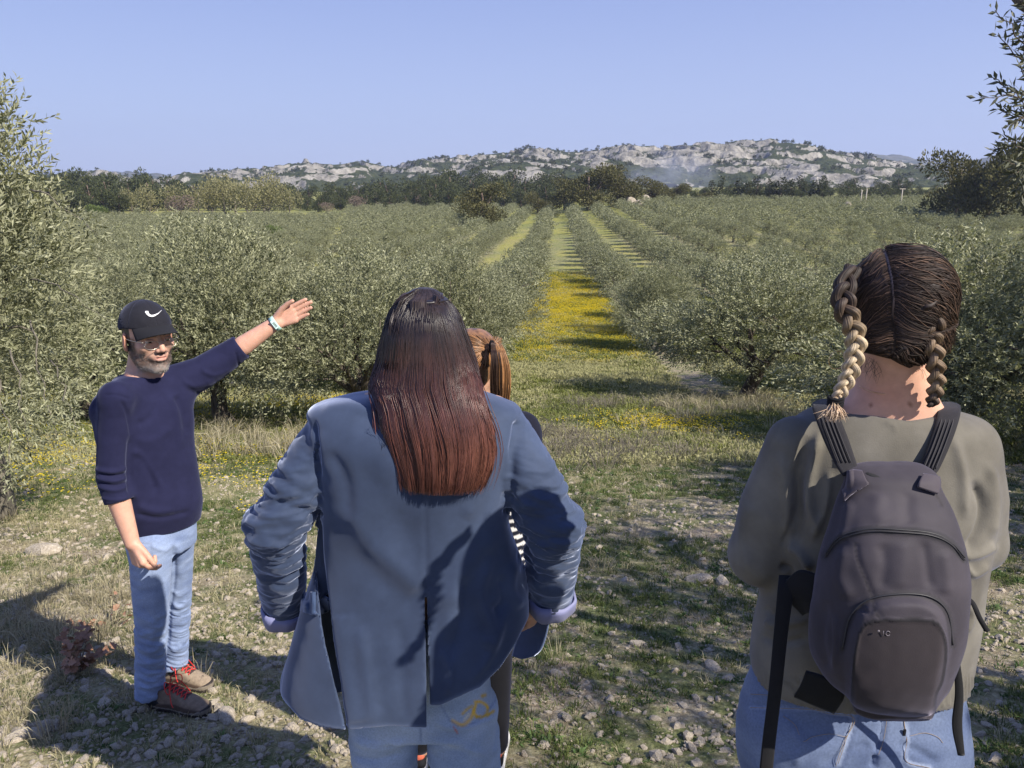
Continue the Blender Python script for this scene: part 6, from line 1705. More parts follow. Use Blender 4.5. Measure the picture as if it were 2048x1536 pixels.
    fr = panel('front_panel', [[w_(1050, 1190, 2.03), w_(1085, 1200, 1.99), w_(1098, 1215, 1.96)], [w_(1045, 1240, 2.04), w_(1080, 1245, 1.98), w_(1096, 1255, 1.95)], [w_(1030, 1290, 2.04), w_(1060, 1298, 1.98), w_(1084, 1296, 1.95)], [w_(1025, 1312, 2.03), w_(1045, 1318, 1.99), w_(1068, 1312, 1.96)]],
               M_velvet, 0.005, 16, 16, jack); tint_fill(fr, (0.07, 0.10, 0.19))
    fl = panel('front_panel', [[w_(607, 1225, 1.93), w_(596, 1235, 1.97), w_(600, 1240, 2.03)], [w_(590, 1300, 1.90), w_(580, 1305, 1.96), w_(600, 1310, 2.05)], [w_(575, 1360, 1.87), w_(563, 1362, 1.95), w_(590, 1370, 2.06)], [w_(590, 1410, 1.87), w_(570, 1400, 1.95), w_(600, 1400, 2.06)], [w_(640, 1446, 1.86), w_(610, 1436, 1.95), w_(625, 1430, 2.05)]],
               M_velvet, 0.005, 16, 24, jack); tint_fill(fl, (0.045, 0.07, 0.135))

    # jeans
    hL, hR = J['hipL'], J['hipR']
    def jn(P):
        rws = [(w_(850, 1440)[2], w_(848, 1400)[0], 1.875, .182, .125), (w_(850, 1380)[2], w_(845, 1400)[0], 1.875, .186, .128), (w_(850, 1300)[2], w_(842, 1400)[0], 1.875, .172, .118), (w_(850, 1230)[2], w_(840, 1400)[0], 1.875, .145, .10)]
        d = s_stack(P, rws, 2.5)
        for S, pp in (('L', ((768, 1430), (768, 1500))), ('R', ((925, 1420), (922, 1500)))):
            a = w_(*pp[0], 1.865); b = w_(*pp[1], 1.86); k = J['kn' + S]; an = J['an' + S]
            l = s_chain(P, [a, b, k * .5 + b * .5, k, an], [.098, .094, .088, .082, .080]); l = smax(l, g0 + .045 - P[:, 2], .006)
            d = smin(d, l, 0.012)
        return d
    lo, hi = bbox([J['anL'], J['anR'], w_(690, 1240), w_(1000, 1240)], 0.15)
    V, Q, Nn = smesh(jn, lo, hi, 0.005)
    st = [([(842, 1380), (840, 1450), (838, 1536)], 3, -.006, 'S'), ([(700, 1480), (760, 1495), (820, 1480)], 8, .006), ([(860, 1440), (920, 1455), (1000, 1430)], 8, .005), ([(700, 1510), (750, 1520), (815, 1505)], 7, -.005),
          ([(855, 1500), (910, 1490), (975, 1510)], 8, .005), ([(990, 1340), (1002, 1420), (985, 1500)], 2.5, -.003, 'S'), ([(880, 1408), (905, 1445), (940, 1450), (985, 1410), (1000, 1370)], 2, -.0025, 'S')]
    V = denim_wrinkle(V, Nn, 0.002, 8.0); V = sculpt(V, Nn, st)
    col = jeans_cols(V, (0.20, 0.27, 0.40), (0.47, 0.56, 0.70))
    px, py = project(V); back = V[:, 1] < 1.88
    dark = sstep(748, 752, px + 4 * np.sin(py * .2)) * sstep(800, 796, px - 0.1 * (py - 1455)) * sstep(1500, 1470, py) * back
    n2 = fbm(px * .05, py * .05, 1.0, 3)
    for line, wd, c in (([(905, 1442), (925, 1450), (942, 1436), (948, 1420)], 4.2, (0.80, 0.48, 0.04)), ([(950, 1404), (962, 1404), (975, 1414), (972, 1428), (958, 1434), (948, 1424), (952, 1408)], 3.2, (0.80, 0.50, 0.04)),
                         ([(952, 1434), (970, 1432), (988, 1422)], 3.0, (0.60, 0.38, 0.04)), ([(965, 1392), (970, 1390)], 4.0, (0.62, 0.40, 0.05)), ([(925, 1428), (935, 1418), (944, 1412)], 3.0, (0.60, 0.42, 0.12)),
                         ([(928, 1440), (938, 1428)], 2.0, (0.70, 0.66, 0.52)), ([(908, 1455), (915, 1466)], 1.6, (0.45, 0.12, 0.06))):
        d_, _, _ = stroke_dist(px, py, line); m = np.clip(1.4 - d_ / wd, 0, 1) * back * (0.6 + 0.5 * np.clip(n2 + .5, 0, 1)); col = lerp(col, c, np.clip(m, 0, 1))
    for line in ([(880, 1408), (905, 1445), (940, 1450), (985, 1410), (1000, 1370)], [(845, 1400), (842, 1460), (840, 1536)]):
        d_, _, _ = stroke_dist(px, py, line); m = np.exp(-(d_ / 1.8) ** 2) * back * .5; col = lerp(col, (0.12, 0.16, 0.28), m)
    tinted('jeans', V, Q, col, M_denim, root)
    for S in 'LR':
        a, t = J['an' + S], J['to' + S]; gz = GROUND(a[0], a[1])
        f = lambda P: smax(s_chain(P, [a - [0, .02, .02], (a + t) / 2 - [0, 0, .02], t], [.046, .044, .038], .01), gz - P[:, 2], .004)
        V, Q, Nn = smesh(f, *bbox([a, t], .1), .007, 1); tinted('shoe', V, Q, (0.5, 0.5, 0.5), M_shoe, root)

    # long straight hair: a smooth mass and several thousand strands over it
    sil = np.array([(587, 850, 850), (590, 832, 868), (596, 815, 884), (610, 800, 898), (630, 786, 910), (660, 774, 924), (700, 762, 940), (740, 754, 953), (780, 742, 963), (820, 756, 973), (860, 763, 984), (900, 775, 988), (940, 788, 980), (985, 800, 962)], float)
    Db = lambda py: np.interp(py, [587, 596, 620, 660, 700, 740, 790, 860, 985], [1.85, 1.80, 1.765, 1.742, 1.735, 1.730, 1.715, 1.690, 1.672])
    Dep = lambda py: np.interp(py, [587, 620, 680, 760, 800, 985], [0.02, .10, .125, .12, .045, .028])
    rws = [(W(855, py, Db(py) + .02)[2], *( (lambda a, b: ((a + b) / 2,))(W(L_, py, Db(py) + Dep(py))[0], W(R_, py, Db(py) + Dep(py))[0]) ), Db(py) + Dep(py), max((W(R_, py, Db(py) + Dep(py))[0] - W(L_, py, Db(py) + Dep(py))[0]) / 2 - .006, .01), max(Dep(py) - .008, .012)) for py, L_, R_ in sil[1:]]
    hm_ = lambda P: smax(smin(s_stack(P, rws, 2.2), s_ell(P, J['head'] + np.array([0, .0, .04]), (.080, .102, .092)), .02), -s_ell(P, J['head'] + np.array([0, .105, -.07]), (.055, .05, .075)), .01)
    V, Q, Nn = smesh(hm_, *bbox([J['head'] + [0, 0, .1], w_(760, 985, 1.7), w_(980, 985, 1.7)], .12), 0.0055, 1)
    px, py = project(V)
    def hcol(py, u, k):
        t = sstep(640, 880, py + 40 * k); c = lerp(np.array([0.022, 0.014, 0.013]), np.array([0.100, 0.036, 0.028]), t)
        return lerp(c, np.array([0.20, 0.080, 0.048]), np.clip(sstep(800, 960, py) * (0.35 + k * .6) * (0.6 + .4 * u), 0, 1))
    tinted('hair', V, Q, hcol(py, np.zeros(len(V)), np.zeros(len(V))) * 0.6, M_hair, root)
    r = np.random.default_rng(12); ns = 3600; m = 16
    u0 = np.clip(r.normal(0, .62, ns), -1.02, 1.02) * 1.0; u0 = r.uniform(-1.03, 1.03, ns)
    lay = r.random(ns) ** 1.5
    end = 992 - 34 * np.abs(u0) ** 2 * r.random(ns) - 46 * r.random(ns) ** 2 - np.where(r.random(ns) < .12, r.uniform(20, 120, ns), 0) - 40 * (u0 < -0.75) * r.random(ns)
    lines = np.zeros((ns, m, 3)); cols = np.zeros((ns, m, 3)); k0 = r.normal(0, .35, ns) + 0.35 * np.sin(u0 * 9 + 1)
    cl_ = np.sort(r.uniform(-1.02, 1.02, 34)); clump = cl_[np.clip(np.searchsorted(cl_, u0 + r.normal(0, .03, ns)), 0, 33)]
    ph = r.uniform(0, 6.28, ns); drift = np.where(r.random(ns) < .14, r.normal(0, .16, ns), 0)
    for j in range(m):
        t = j / (m - 1); py_ = 590 + (end - 590) * t
        ck = 0.35 * sstep(.45, 1.0, t) * (lay > .3); uu = u0 * (1 - ck) + clump * ck
        uu = uu * np.interp(t, [0, .05, .12, 1], [.75, .95, 1, 1]) + 0.012 * np.sin(py_ * .03 + ph) + 0.02 * np.sin(py_ * .012 + clump * 9)
        uu = uu + drift * t * t
        L_ = np.interp(py_, sil[:, 0], sil[:, 1]); R_ = np.interp(py_, sil[:, 0], sil[:, 2])
        px_ = (L_ + R_) / 2 + uu * (R_ - L_) / 2
        wave = 0.004 * np.cos(clump * 37) * sstep(700, 850, py_)
        dd = Db(py_) + Dep(py_) * (1 - np.sqrt(np.clip(1 - np.minimum(np.abs(uu), .999) ** 2.2, 0, 1))) + lay * .010 - 0.003 + wave
        lines[:, j] = np.stack([*[np.array([W(a, b, c) for a, b, c in zip(px_, py_, dd)])]], 0)
        cols[:, j] = hcol(py_, uu, k0 * .8) * (0.7 + 0.45 * r.random(ns) * 1)[:, None] if j == 0 else hcol(py_, uu, k0 * .8) * kk
        if j == 0: kk = (0.65 + 0.7 * r.random(ns))[:, None]
    lines = push_out(lines, hm_, 0.0012 + lay[:, None] * 0.006)
    link('hair_strands', ribbon_strands('long_hair', lines, 0.0013, cols, [M_hair]), root)
    hc = J['head']; hR = J['headR']; n2 = 620; tops = []
    for k in range(n2):
        u = r.uniform(-.8, .8) * r.uniform(.6, 1); pts = [hc + hR @ np.array(p) for p in ((.035 * u + .004, .075, .085), (.050 * u, .035, .120), (.066 * u, -.03, .122), (.082 * u, -.085, .075), (.088 * u, -.102, .035))]
        tops.append(spline(pts, 16))
    tops = push_out(np.array(tops), hm_, 0.001 + .005 * r.random((n2, 1))); ct = np.array([.028, .018, .016]) * r.uniform(.6, 1.6, (n2, 1, 1)) * np.ones((n2, 16, 3))
    link('crown_hair', ribbon_strands('crown_strands', tops, .0012, ct, [M_hair]), root)
    # a few loose wisps
    ws = []
    for a in ([(770, 860), (765, 900), (758, 930), (742, 945)], [(772, 880), (768, 910), (765, 935)], [(985, 870), (992, 878), (990, 884)], [(762, 830), (757, 852), (765, 870)], [(975, 815), (988, 830), (985, 846)]):
        for k in range(3): ws.append(np.array([w_(x + r.normal() * 2.5, y + r.normal() * 2, 1.706 + r.normal() * .002) for x, y in spline(a, 8)]))
    ws = np.array(ws); link('loose_hair', ribbon_strands('loose_hairs', ws, 0.0003, np.full((*ws.shape[:2], 3), .02), [M_hair]), root)
    rel_local(root)
    return root
WOMAN1 = build_blazer_woman()
# ------------------------------------------------------------ the woman with two braids, and her backpack
def braid_mesh(name, path, radii, cols, mat, turns, r0=0.5, seed=1, strands=True):
    """three plaited locks along a path, each lock a bundle of hair"""
    P = spline(path, 90); m = len(P); t = unit(np.gradient(P, axis=0))
    R_ = np.interp(np.linspace(0, 1, m), np.linspace(0, 1, len(radii)), radii); Cc = np.array([np.interp(np.linspace(0, 1, m), np.linspace(0, 1, len(cols)), [c[k] for c in cols]) for k in range(3)]).T
    ref = np.array([0, -1.0, 0.05]); b = unit(ref - (t @ ref)[:, None] * t); s = np.cross(t, b)
    g = Geo(); rr = np.random.default_rng(seed)
    for k in range(3):
        ph = 2 * PI * (np.linspace(0, 1, m) * turns + k / 3)
        off = s * (np.sin(ph) * R_ * 0.62)[:, None] + b * (np.sin(2 * ph) * R_ * 0.36)[:, None]
        for j in range(13):
            a = 2 * PI * j / 12; q = R_ * (0.31 if j else 0.0)
            tw = a + ph * 0.5
            pp = P + off + s * (np.cos(tw) * q)[:, None] * 0.9 + b * (np.sin(tw) * q)[:, None]
            sh = rr.uniform(0.7, 1.35)
            c = Cc * sh * (1 + 0.25 * rr.normal(size=(m, 1)) * 0.3)
            col = np.vstack([np.repeat(c, 6, axis=0), c[:1], c[-1:]])
            g.tube(pp, R_ * (0.17 if j else .36), 6, col)
    return g.mesh(name, [mat])
def build_braid_woman():
    D0 = 1.30; w_ = lambda px, py, D=D0: W(px, py, D); fx = w_(1720, 1400)[0]; g0 = GROUND(fx, D0)
    root = thing('person', 'woman with two dark braids with blonde ends in an olive-grey sweater, seen from behind', 'person', (fx, D0, g0))
    J = dict(head=w_(1780, 640, 1.31), headR=yaw_frame(math.radians(2), math.radians(-3), math.radians(1.5)), hshrink=.95, hs=0.915, neck=w_(1785, 800, 1.31), neck_r=0.047,
             shL=w_(1600, 925, 1.31), shR=w_(1932, 925, 1.31), elL=w_(1520, 1110, 1.34), elR=w_(1960, 1090, 1.36), wrL=w_(1620, 1150, 1.53), wrR=w_(1900, 1150, 1.55),
             hipL=w_(1600, 1440, 1.31), hipR=w_(1820, 1440, 1.31), thick=0.80, arm_r=.036, trap=.040)
    for S, dx in (('L', -.02), ('R', .02)):
        h = J['hip' + S]; J['kn' + S] = np.array([h[0] + dx, 1.31, g0 + .45]); J['an' + S] = np.array([h[0] + dx, 1.29, g0 + .08]); J['to' + S] = J['an' + S] + np.array([dx, .17, -.05])
    for S, sx in (('L', 1), ('R', -1)):
        J['hand' + S] = hand_chains(J['wr' + S], np.array([sx * .8, .5, .2]), np.array([0, .3, 1.0]), np.array([0, 1.0, .3]), (0.4, .5, .55, .6), 0.03, 0.9)
    hc, hR, hs = J['head'], J['headR'], J['hs']
    # hair drawn back from the parting
    def cap(P):
        q = (P - hc) @ hR / hs
        d = s_ell(q, (0, -0.016, 0.044), (0.0880, 0.105, 0.093))
        d = smin(d, s_ell(q, (0, -0.046, -0.030), (0.084, 0.062, 0.062)), 0.03)
        d = smax(d, -s_ell(q, (0, 0.11, -0.03), (0.075, 0.065, 0.11)), 0.01)
        d = smax(d, -0.068 + 0.9 * np.abs(q[:, 0]) * 0.4 - q[:, 2], 0.008)
        return d * hs
    V, Q, Nn = smesh(cap, hc - .15, hc + .16, 0.0038)
    px, py = project(V)
    part = [(1768, 505), (1776, 520), (1782, 545), (1787, 575), (1789, 605), (1786, 625), (1790, 660), (1786, 700), (1784, 720)]
    dpt, side, _ = stroke_dist(px, py, part, 40)
    up = sstep(645, 600, py)
    V = V - Nn * (0.0010 * np.exp(-(dpt / 5) ** 2))[:, None]
    flow = fbm(px * .02, py * .09 + np.abs(px - 1786) * .06, 3.0, 4)
    V = V + Nn * (0.0075 * flow * sstep(3, 12, dpt))[:, None]
    ridge = [([(1690, 560), (1735, 590), (1700, 625)], 7, .004), ([(1682, 600), (1730, 620), (1705, 660)], 7, .005), ([(1880, 560), (1835, 590), (1870, 622)], 7, .004), ([(1885, 600), (1840, 625), (1862, 660)], 7, .005),
             ([(1780, 640), (1740, 660), (1712, 690)], 8, .004), ([(1795, 640), (1835, 665), (1862, 690)], 8, .004), ([(1780, 690), (1745, 705), (1715, 715)], 7, .003), ([(1795, 690), (1830, 705), (1860, 715)], 7, .003)]
    V = sculpt(V, Nn, ridge)
    col = np.tile([0.022, 0.014, 0.012], (len(V), 1)) * (1 + .4 * flow)[:, None]
    col = lerp(col, (0.36, 0.25, 0.21), np.clip(1.5 - dpt / 2.0, 0, 1) * (0.15 + .85 * up))
    tinted('hair', V, Q, col, M_hair_rough, root)
    # strands laid from the parting to the two plaits
    r = np.random.default_rng(8); ns = 2800; m = 12
    lines = np.zeros((ns, m, 3)); cols = np.zeros((ns, m, 3)); sd_ = np.where(np.arange(ns) % 2 == 0, -1, 1)
    y0 = r.uniform(503, 722, ns); k0 = r.random(ns)
    sp = spline(part, 60); x0 = np.interp(y0, sp[:, 1], sp[:, 0]) + sd_ * (r.uniform(1.2, 4.5, ns) + 1.2 * (y0 < 640))
    ty = np.clip(y0 + r.uniform(30, 90, ns) * np.interp(y0, [503, 600, 720], [1.2, 1.0, .2]), 560, 735)
    txL = np.interp(ty, [540, 600, 640, 700, 740], [1672, 1676, 1690, 1706, 1712]); txR = np.interp(ty, [540, 600, 640, 700, 740], [1890, 1886, 1872, 1860, 1858])
    tx = np.where(sd_ < 0, txL, txR) + r.normal(size=ns) * 4
    for j in range(m):
        t = j / (m - 1)
        pxj = x0 + (tx - x0) * t; pyj = y0 + (ty - y0) * (t ** 1.6) + 5 * np.sin(t * 9 + k0 * 6) * t * (0.5 + k0)
        ell = np.clip(1 - ((pxj - 1780) / 114) ** 2, 0.01, 1); dd = 1.335 - 0.115 * np.sqrt(ell) - .002
        dd = dd + np.interp(pyj, [500, 520, 560, 620, 740], [.10, .055, .015, 0, 0.02])
        lines[:, j] = np.array([W(a, b, c) for a, b, c in zip(pxj, pyj, dd)])
    capf = lambda P: cap(P)
    # settle onto the scalp
    for _ in range(3):
        X = lines.reshape(-1, 3); d = capf(X); e = .002
        G = np.stack([capf(X + np.eye(3)[k] * e) - capf(X - np.eye(3)[k] * e) for k in range(3)], -1) / (2 * e)
        off = np.repeat(0.0020 + .008 * k0 ** 2, m) * np.tile(np.linspace(.3, 1, m), ns)
        X = X - G * (np.clip(d - off, -.03, .03) / ((G ** 2).sum(1) + .05))[:, None]; lines = X.reshape(lines.shape)
    br = r.uniform(.5, 1.7, ns); brown = (r.random(ns) < .26)
    base = np.where(brown[:, None], np.array([0.105, 0.064, 0.044]), np.array([0.030, 0.019, 0.015])) * br[:, None]
    cols[:] = base[:, None, :]
    link('hair_strands', ribbon_strands('swept_hair', lines, 0.0010, cols, [M_hair_rough]), root)
    fz = []
    for k in range(240):     # fine flyaways and nape hairs
        if k < 70:
            x = r.uniform(1725, 1850); y = r.uniform(712, 735); a = w_(x, y, 1.256); b = w_(x + r.normal() * 14, y + r.uniform(15, 45), 1.254); fz.append(spline([a, (a + b) / 2 + r.normal(size=3) * .003, b], 8))
        else:
            x = r.uniform(1672, 1888); y = 505 + abs(x - 1780) ** 2 / 110 * 1.0; a = w_(x, min(y, 700) + 5, 1.30); fz.append(spline([a, a + r.normal(size=3) * .008 + [0, 0, .004], a + r.normal(size=3) * .016 + [0, 0, .004]], 8))
    fz = np.array(fz); link('loose_hair', ribbon_strands('loose_hairs', fz, 0.00028, np.full((*fz.shape[:2], 3), .07) * [1, .65, .5], [M_hair]), root, kind='stuff')
    dk, mid_, bl, gl = (0.03, 0.02, 0.015), (0.13, 0.085, 0.05), (0.36, 0.26, 0.17), (0.42, 0.33, 0.22)
    link('braid', braid_mesh('left_plait', [w_(1706, 535, 1.275), w_(1688, 580, 1.238), w_(1690, 618, 1.216), w_(1707, 655, 1.208), w_(1712, 690, 1.202), w_(1706, 725, 1.197), w_(1696, 755, 1.192), w_(1682, 782, 1.185), w_(1672, 800, 1.178)],
                             [.013, .0185, .0185, .0170, .0160, .0150, .0135, .0115, .0080], [dk, dk, (0.06, 0.04, 0.03), (0.22, 0.16, 0.10), gl, gl, gl, gl, bl], M_hair_rough, 3.4, seed=2), root, label='left braid, blonde from halfway down')
    link('braid', braid_mesh('right_plait', [w_(1856, 540, 1.280), w_(1874, 588, 1.240), w_(1872, 630, 1.212), w_(1862, 665, 1.212), w_(1868, 700, 1.210), w_(1872, 735, 1.215), w_(1873, 765, 1.222), w_(1868, 792, 1.232), w_(1862, 812, 1.235)],
                             [.013, .0185, .0185, .0170, .0155, .0145, .0135, .0125, .0085], [dk, dk, dk, mid_, (0.20, .14, .09), mid_, (0.24, .17, .11), (0.10, .07, .05), dk], M_hair_rough, 3.2, seed=3), root, label='right braid, brown with lighter strands')
    tails = []
    for k in range(260):
        a = w_(1669, 806, 1.176) + r.normal(size=3) * .003; e = w_(1668 + r.normal() * 13, 832 + r.uniform(-6, 10), 1.158) + r.normal(size=3) * [0, .006, 0]
        tails.append(spline([a, (a + e) / 2 + r.normal(size=3) * .002 + [0, -.004, 0], e], 7))
    tails = np.array(tails); cc = np.tile(np.array([0.42, 0.30, 0.20]), (*tails.shape[:2], 1)) * r.uniform(.5, 1.4, (len(tails), 1, 1))
    link('braid_end', ribbon_strands('tail_hairs', tails, 0.0007, cc, [M_hair]), root, kind='stuff')
    g = Geo(); o = w_(1671, 803, 1.178)
    for k in range(4):
        g.tube([o + np.array([.0105 * math.cos(a), .0095 * math.sin(a), .0035 * (k - 1.5) + .001 * math.sin(a * 2 + k)]) for a in np.linspace(0, 2 * PI, 17)], .0027, 6)
    link('hair_tie', g.mesh('black_elastic', [M_black]), root)
    g = Geo(); e0 = w_(1674, 720, 1.30); Rr = .0155
    g.tube([e0 + np.array([Rr * math.cos(a), .004 * math.cos(a), Rr * math.sin(a)]) for a in np.linspace(0, 2 * PI, 40)], .00055, 6)
    link('earring', g.mesh('gold_hoop', [M_gold]), root)
    g = Geo(); g.tube(spline([w_(1718, 772, 1.295), w_(1745, 784, 1.268), w_(1785, 789, 1.256), w_(1825, 784, 1.266), w_(1850, 772, 1.29)], 24), .0005, 5)
    link('necklace', g.mesh('fine_chain', [M_gold]), root)
    g = Geo()
    for k in range(6): g.tube([w_(1783 + 3.4 * k, 789 + (k % 2) * 2, 1.2545), w_(1786 + 3.4 * k, 791 - (k % 2) * 3, 1.2545)], .0009, 6)
    link('bead', g.mesh('purple_beads', [flat_mat('purple_bead', (0.16, 0.07, 0.22), 0.35)]), root, kind='stuff')

    # sweater
    rw = []
    for py, L_, R_, db, df in [(806, 1725, 1845, 1.255, 1.385), (818, 1668, 1880, 1.245, 1.40), (835, 1625, 1930, 1.235, 1.41), (870, 1580, 1965, 1.222, 1.42), (950, 1556, 1975, 1.205, 1.43), (1050, 1552, 1972, 1.20, 1.43), (1150, 1545, 1958, 1.205, 1.43),
                               (1220, 1522, 1950, 1.205, 1.43), (1300, 1506, 1938, 1.20, 1.42), (1360, 1506, 1925, 1.195, 1.42), (1385, 1515, 1915, 1.20, 1.415), (1400, 1518, 1912, 1.20, 1.415)]:
        dm = (db + df) / 2; a = W(L_, py, dm); b = W(R_, py, dm); rw.append((W(1750, py, db * .6 + df * .4)[2], (a[0] + b[0]) / 2, dm, (b[0] - a[0]) / 2, (df - db) / 2))
    def sw(P):
        d = s_stack(P, rw, 2.4)
        for sh, el, wr, r1, r2 in ((w_(1590, 890, 1.31), w_(1522, 1108, 1.34), J['wrL'], (.050, .062, .056), .040), (w_(1935, 890, 1.31), w_(1952, 1085, 1.35), J['wrR'], (.050, .058, .050), .040)):
            a = s_chain(P, [sh, sh * .45 + el * .55, el], r1); b = s_chain(P, [el, wr], [r1[2], r2])
            d = smin(d, smin(a, b, .02), .022)
        q_ = P - J['neck']; nk = (np.sqrt((q_[:, 0] / .098) ** 2 + (q_[:, 1] / .066) ** 2) - 1) * .07; nk = smax(nk, -.020 + .10 * np.abs(q_[:, 0]) - q_[:, 2], .01)
        d = smax(d, -nk, .005)
        d = smax(d, -(s_stack(P, [(z, cx, cy, ax - .010, ay - .010) for z, cx, cy, ax, ay in rw[-4:]], 2.4)), .003)
        d = smax(d, w_(1750, 1392, 1.25)[2] - P[:, 2], .004)
        return d
    lo, hi = bbox([w_(1460, 1100), w_(2010, 1000), w_(1700, 790), w_(1700, 1420), w_(1750, 1300, 1.22), J['wrL'], J['wrR']], .09)
    V, Q, Nn = smesh(sw, lo, hi, 0.0042, 1, 1.7)
    st = [([(1612, 870), (1600, 950), (1596, 1040), (1585, 1090)], 11, -.012), ([(1640, 860), (1625, 930), (1618, 1000), (1640, 1070)], 10, .010), ([(1560, 900), (1575, 1000), (1580, 1090)], 12, .007), ([(1590, 930), (1590, 1020), (1565, 1095)], 6, -.008),
          ([(1660, 940), (1650, 1020), (1620, 1085)], 8, .006), ([(1575, 1090), (1600, 1105), (1622, 1140)], 8, .012), ([(1560, 1130), (1580, 1145), (1560, 1190)], 7, -.012), ([(1500, 1000), (1485, 1080), (1500, 1150)], 12, .004),
          ([(1655, 860), (1672, 900), (1680, 940)], 5, .004), ([(1945, 960), (1968, 1010), (1960, 1060), (1930, 1110)], 9, -.012), ([(1975, 920), (1990, 1000), (1985, 1080)], 10, .007), ([(1925, 1115), (1960, 1110), (1995, 1090)], 7, .006),
          ([(1930, 1130), (1950, 1150), (1980, 1130)], 6, .006), ([(1905, 870), (1925, 950), (1930, 1040)], 11, .006), ([(1530, 1240), (1550, 1250), (1620, 1240)], 8, .006), ([(1520, 1270), (1560, 1285), (1620, 1275)], 7, -.005),
          ([(1925, 1200), (1945, 1230), (1930, 1270)], 7, .006), ([(1770, 848), (1786, 850), (1790, 868)], 3, .0015), ([(1700, 815), (1790, 838), (1880, 825)], 2.5, .0020, 'S'), ([(1530, 1215), (1545, 1230), (1560, 1215)], 6, -.006)]
    V = sculpt(V, Nn, st, 0.1); V = V + Nn * (0.0030 * fbm(V[:, 0] * 10, V[:, 1] * 10, V[:, 2] * 7, 3))[:, None]
    px, py = project(V)
    rib = (py > 1352); V = V + Nn * (rib * 0.0014 * np.sin(px * 0.95))[:, None]
    n = fbm(V[:, 0] * 12, V[:, 1] * 12, V[:, 2] * 12, 3)
    tinted('sweater', V, Q, lerp((0.125, 0.115, 0.095), (0.185, 0.172, 0.145), np.clip(.5 + n, 0, 1)), M_knit, root)
    # black top showing at the neckline
    def tp(P):
        a = s_stack(P, [(z, cx, cy, ax - .007, ay - .007) for z, cx, cy, ax, ay in rw[:6]], 2.4)
        q_ = P - J['neck']; c_ = (np.sqrt((q_[:, 0] / .084) ** 2 + ((q_[:, 1] - .002) / .052) ** 2) - 1) * .06; c_ = smax(c_, -.014 + .10 * np.abs(q_[:, 0]) - q_[:, 2], .01)
        return smax(smax(a, -c_, .003), w_(1750, 900)[2] - P[:, 2], .004)
    V, Q, Nn = smesh(tp, *bbox([w_(1560, 780), w_(2000, 900)], .11), .0050); tinted('top', V, Q, (0.010, 0.010, 0.011), M_knit, root)

    # jeans with back pockets
    def jn(P):
        rws = []
        for py, L_, R_, db, df in [(1340, 1512, 1908, 1.235, 1.40), (1372, 1500, 1915, 1.225, 1.40), (1395, 1492, 1918, 1.215, 1.41), (1440, 1482, 1922, 1.195, 1.42), (1500, 1476, 1926, 1.185, 1.425), (1560, 1480, 1926, 1.19, 1.425)]:
            dm = (db + df) / 2; a = W(L_, py, dm); b = W(R_, py, dm); rws.append((W(1700, py, db * .6 + df * .4)[2], (a[0] + b[0]) / 2, dm, (b[0] - a[0]) / 2, (df - db) / 2))
        d = s_stack(P, rws, 2.5)
        for S, x in (('L', 1592), ('R', 1818)):
            a = w_(x, 1530, 1.305); k = J['kn' + S]
            d = smin(d, smax(s_chain(P, [a, k, J['an' + S]], [.092, .062, .055]), g0 + .05 - P[:, 2], .006), .02)
        return d
    lo, hi = bbox([J[k] for k in ('head', 'elL', 'elR', 'toL', 'toR')], 0.22)
    bf = body_sdf(J); nz = J['neck'][2]
    def tucked(P):      # keep the body inside the clothes
        d = bf(P); cut = (P[:, 2] < nz - .05) & (((P - J['wrL']) ** 2).sum(1) > .03) & (((P - J['wrR']) ** 2).sum(1) > .03) & (P[:, 2] > g0 + .12)
        c = np.minimum(sw(P[cut]), jn(P[cut])) + .013; d[cut] = np.maximum(d[cut], c); return d
    V, Q, Nn = smesh(tucked, lo, hi, 0.0070, 1)
    col = np.tile([0.60, 0.345, 0.245], (len(V), 1)) * (1 + 0.06 * fbm(V[:, 0] * 30, V[:, 1] * 30, V[:, 2] * 30, 3))[:, None]
    px, py = project(V)
    for mx, my, mr in ((1742, 811, 1.2), (1750, 806, .9), (1820, 808, 1.3), (1806, 812, 1.0)):
        col = lerp(col, (0.20, 0.09, 0.05), np.clip(1.6 - np.hypot(px - mx, py - my) / mr, 0, 1) * (V[:, 1] < 1.31))
    red = np.exp(-((px - 1760) / 60) ** 2 - ((py - 790) / 30) ** 2); col = lerp(col, (0.62, 0.27, 0.18), red * .35)
    tinted('body', V, Q, col, M_skin, root)
    lo, hi = bbox([J['anL'], J['anR'], w_(1480, 1370), w_(1925, 1370), w_(1700, 1500, 1.25)], .12)
    V, Q, Nn = smesh(jn, lo, hi, 0.0045)
    lines_ = {'pocketL': [(1562, 1388), (1600, 1405), (1650, 1422), (1704, 1432), (1692, 1480), (1676, 1528)], 'pocketR': [(1912, 1402), (1870, 1412), (1812, 1426), (1814, 1480), (1812, 1522), (1860, 1536)],
              'seat': [(1766, 1405), (1768, 1440), (1762, 1480), (1752, 1510)], 'beltb': [(1500, 1415), (1600, 1418), (1690, 1424), (1764, 1426), (1850, 1415), (1915, 1395)], 'belt': [(1500, 1388), (1600, 1394), (1765, 1402), (1915, 1375)]}
    st = [(lines_['pocketL'], 3, .0022, 'b'), (lines_['pocketR'], 3, .0022, 'b'), (lines_['seat'], 5, -.005), ([(1752, 1510), (1745, 1536)], 6, -.01), (lines_['beltb'], 2.4, -.0018, 'S'), ([(1740, 1490), (1700, 1500), (1640, 1536)], 9, -.004),
          ([(1790, 1490), (1830, 1500), (1880, 1530)], 9, -.004), ([(1560, 1430), (1600, 1480), (1590, 1536)], 10, .003)]
    V = denim_wrinkle(V, Nn, 0.0012, 14.0); V = sculpt(V, Nn, st, .1)
    px, py = project(V); bk = V[:, 1] < 1.32
    col = jeans_cols(V, (0.065, 0.09, 0.17), (0.19, 0.24, 0.36), 5.0)
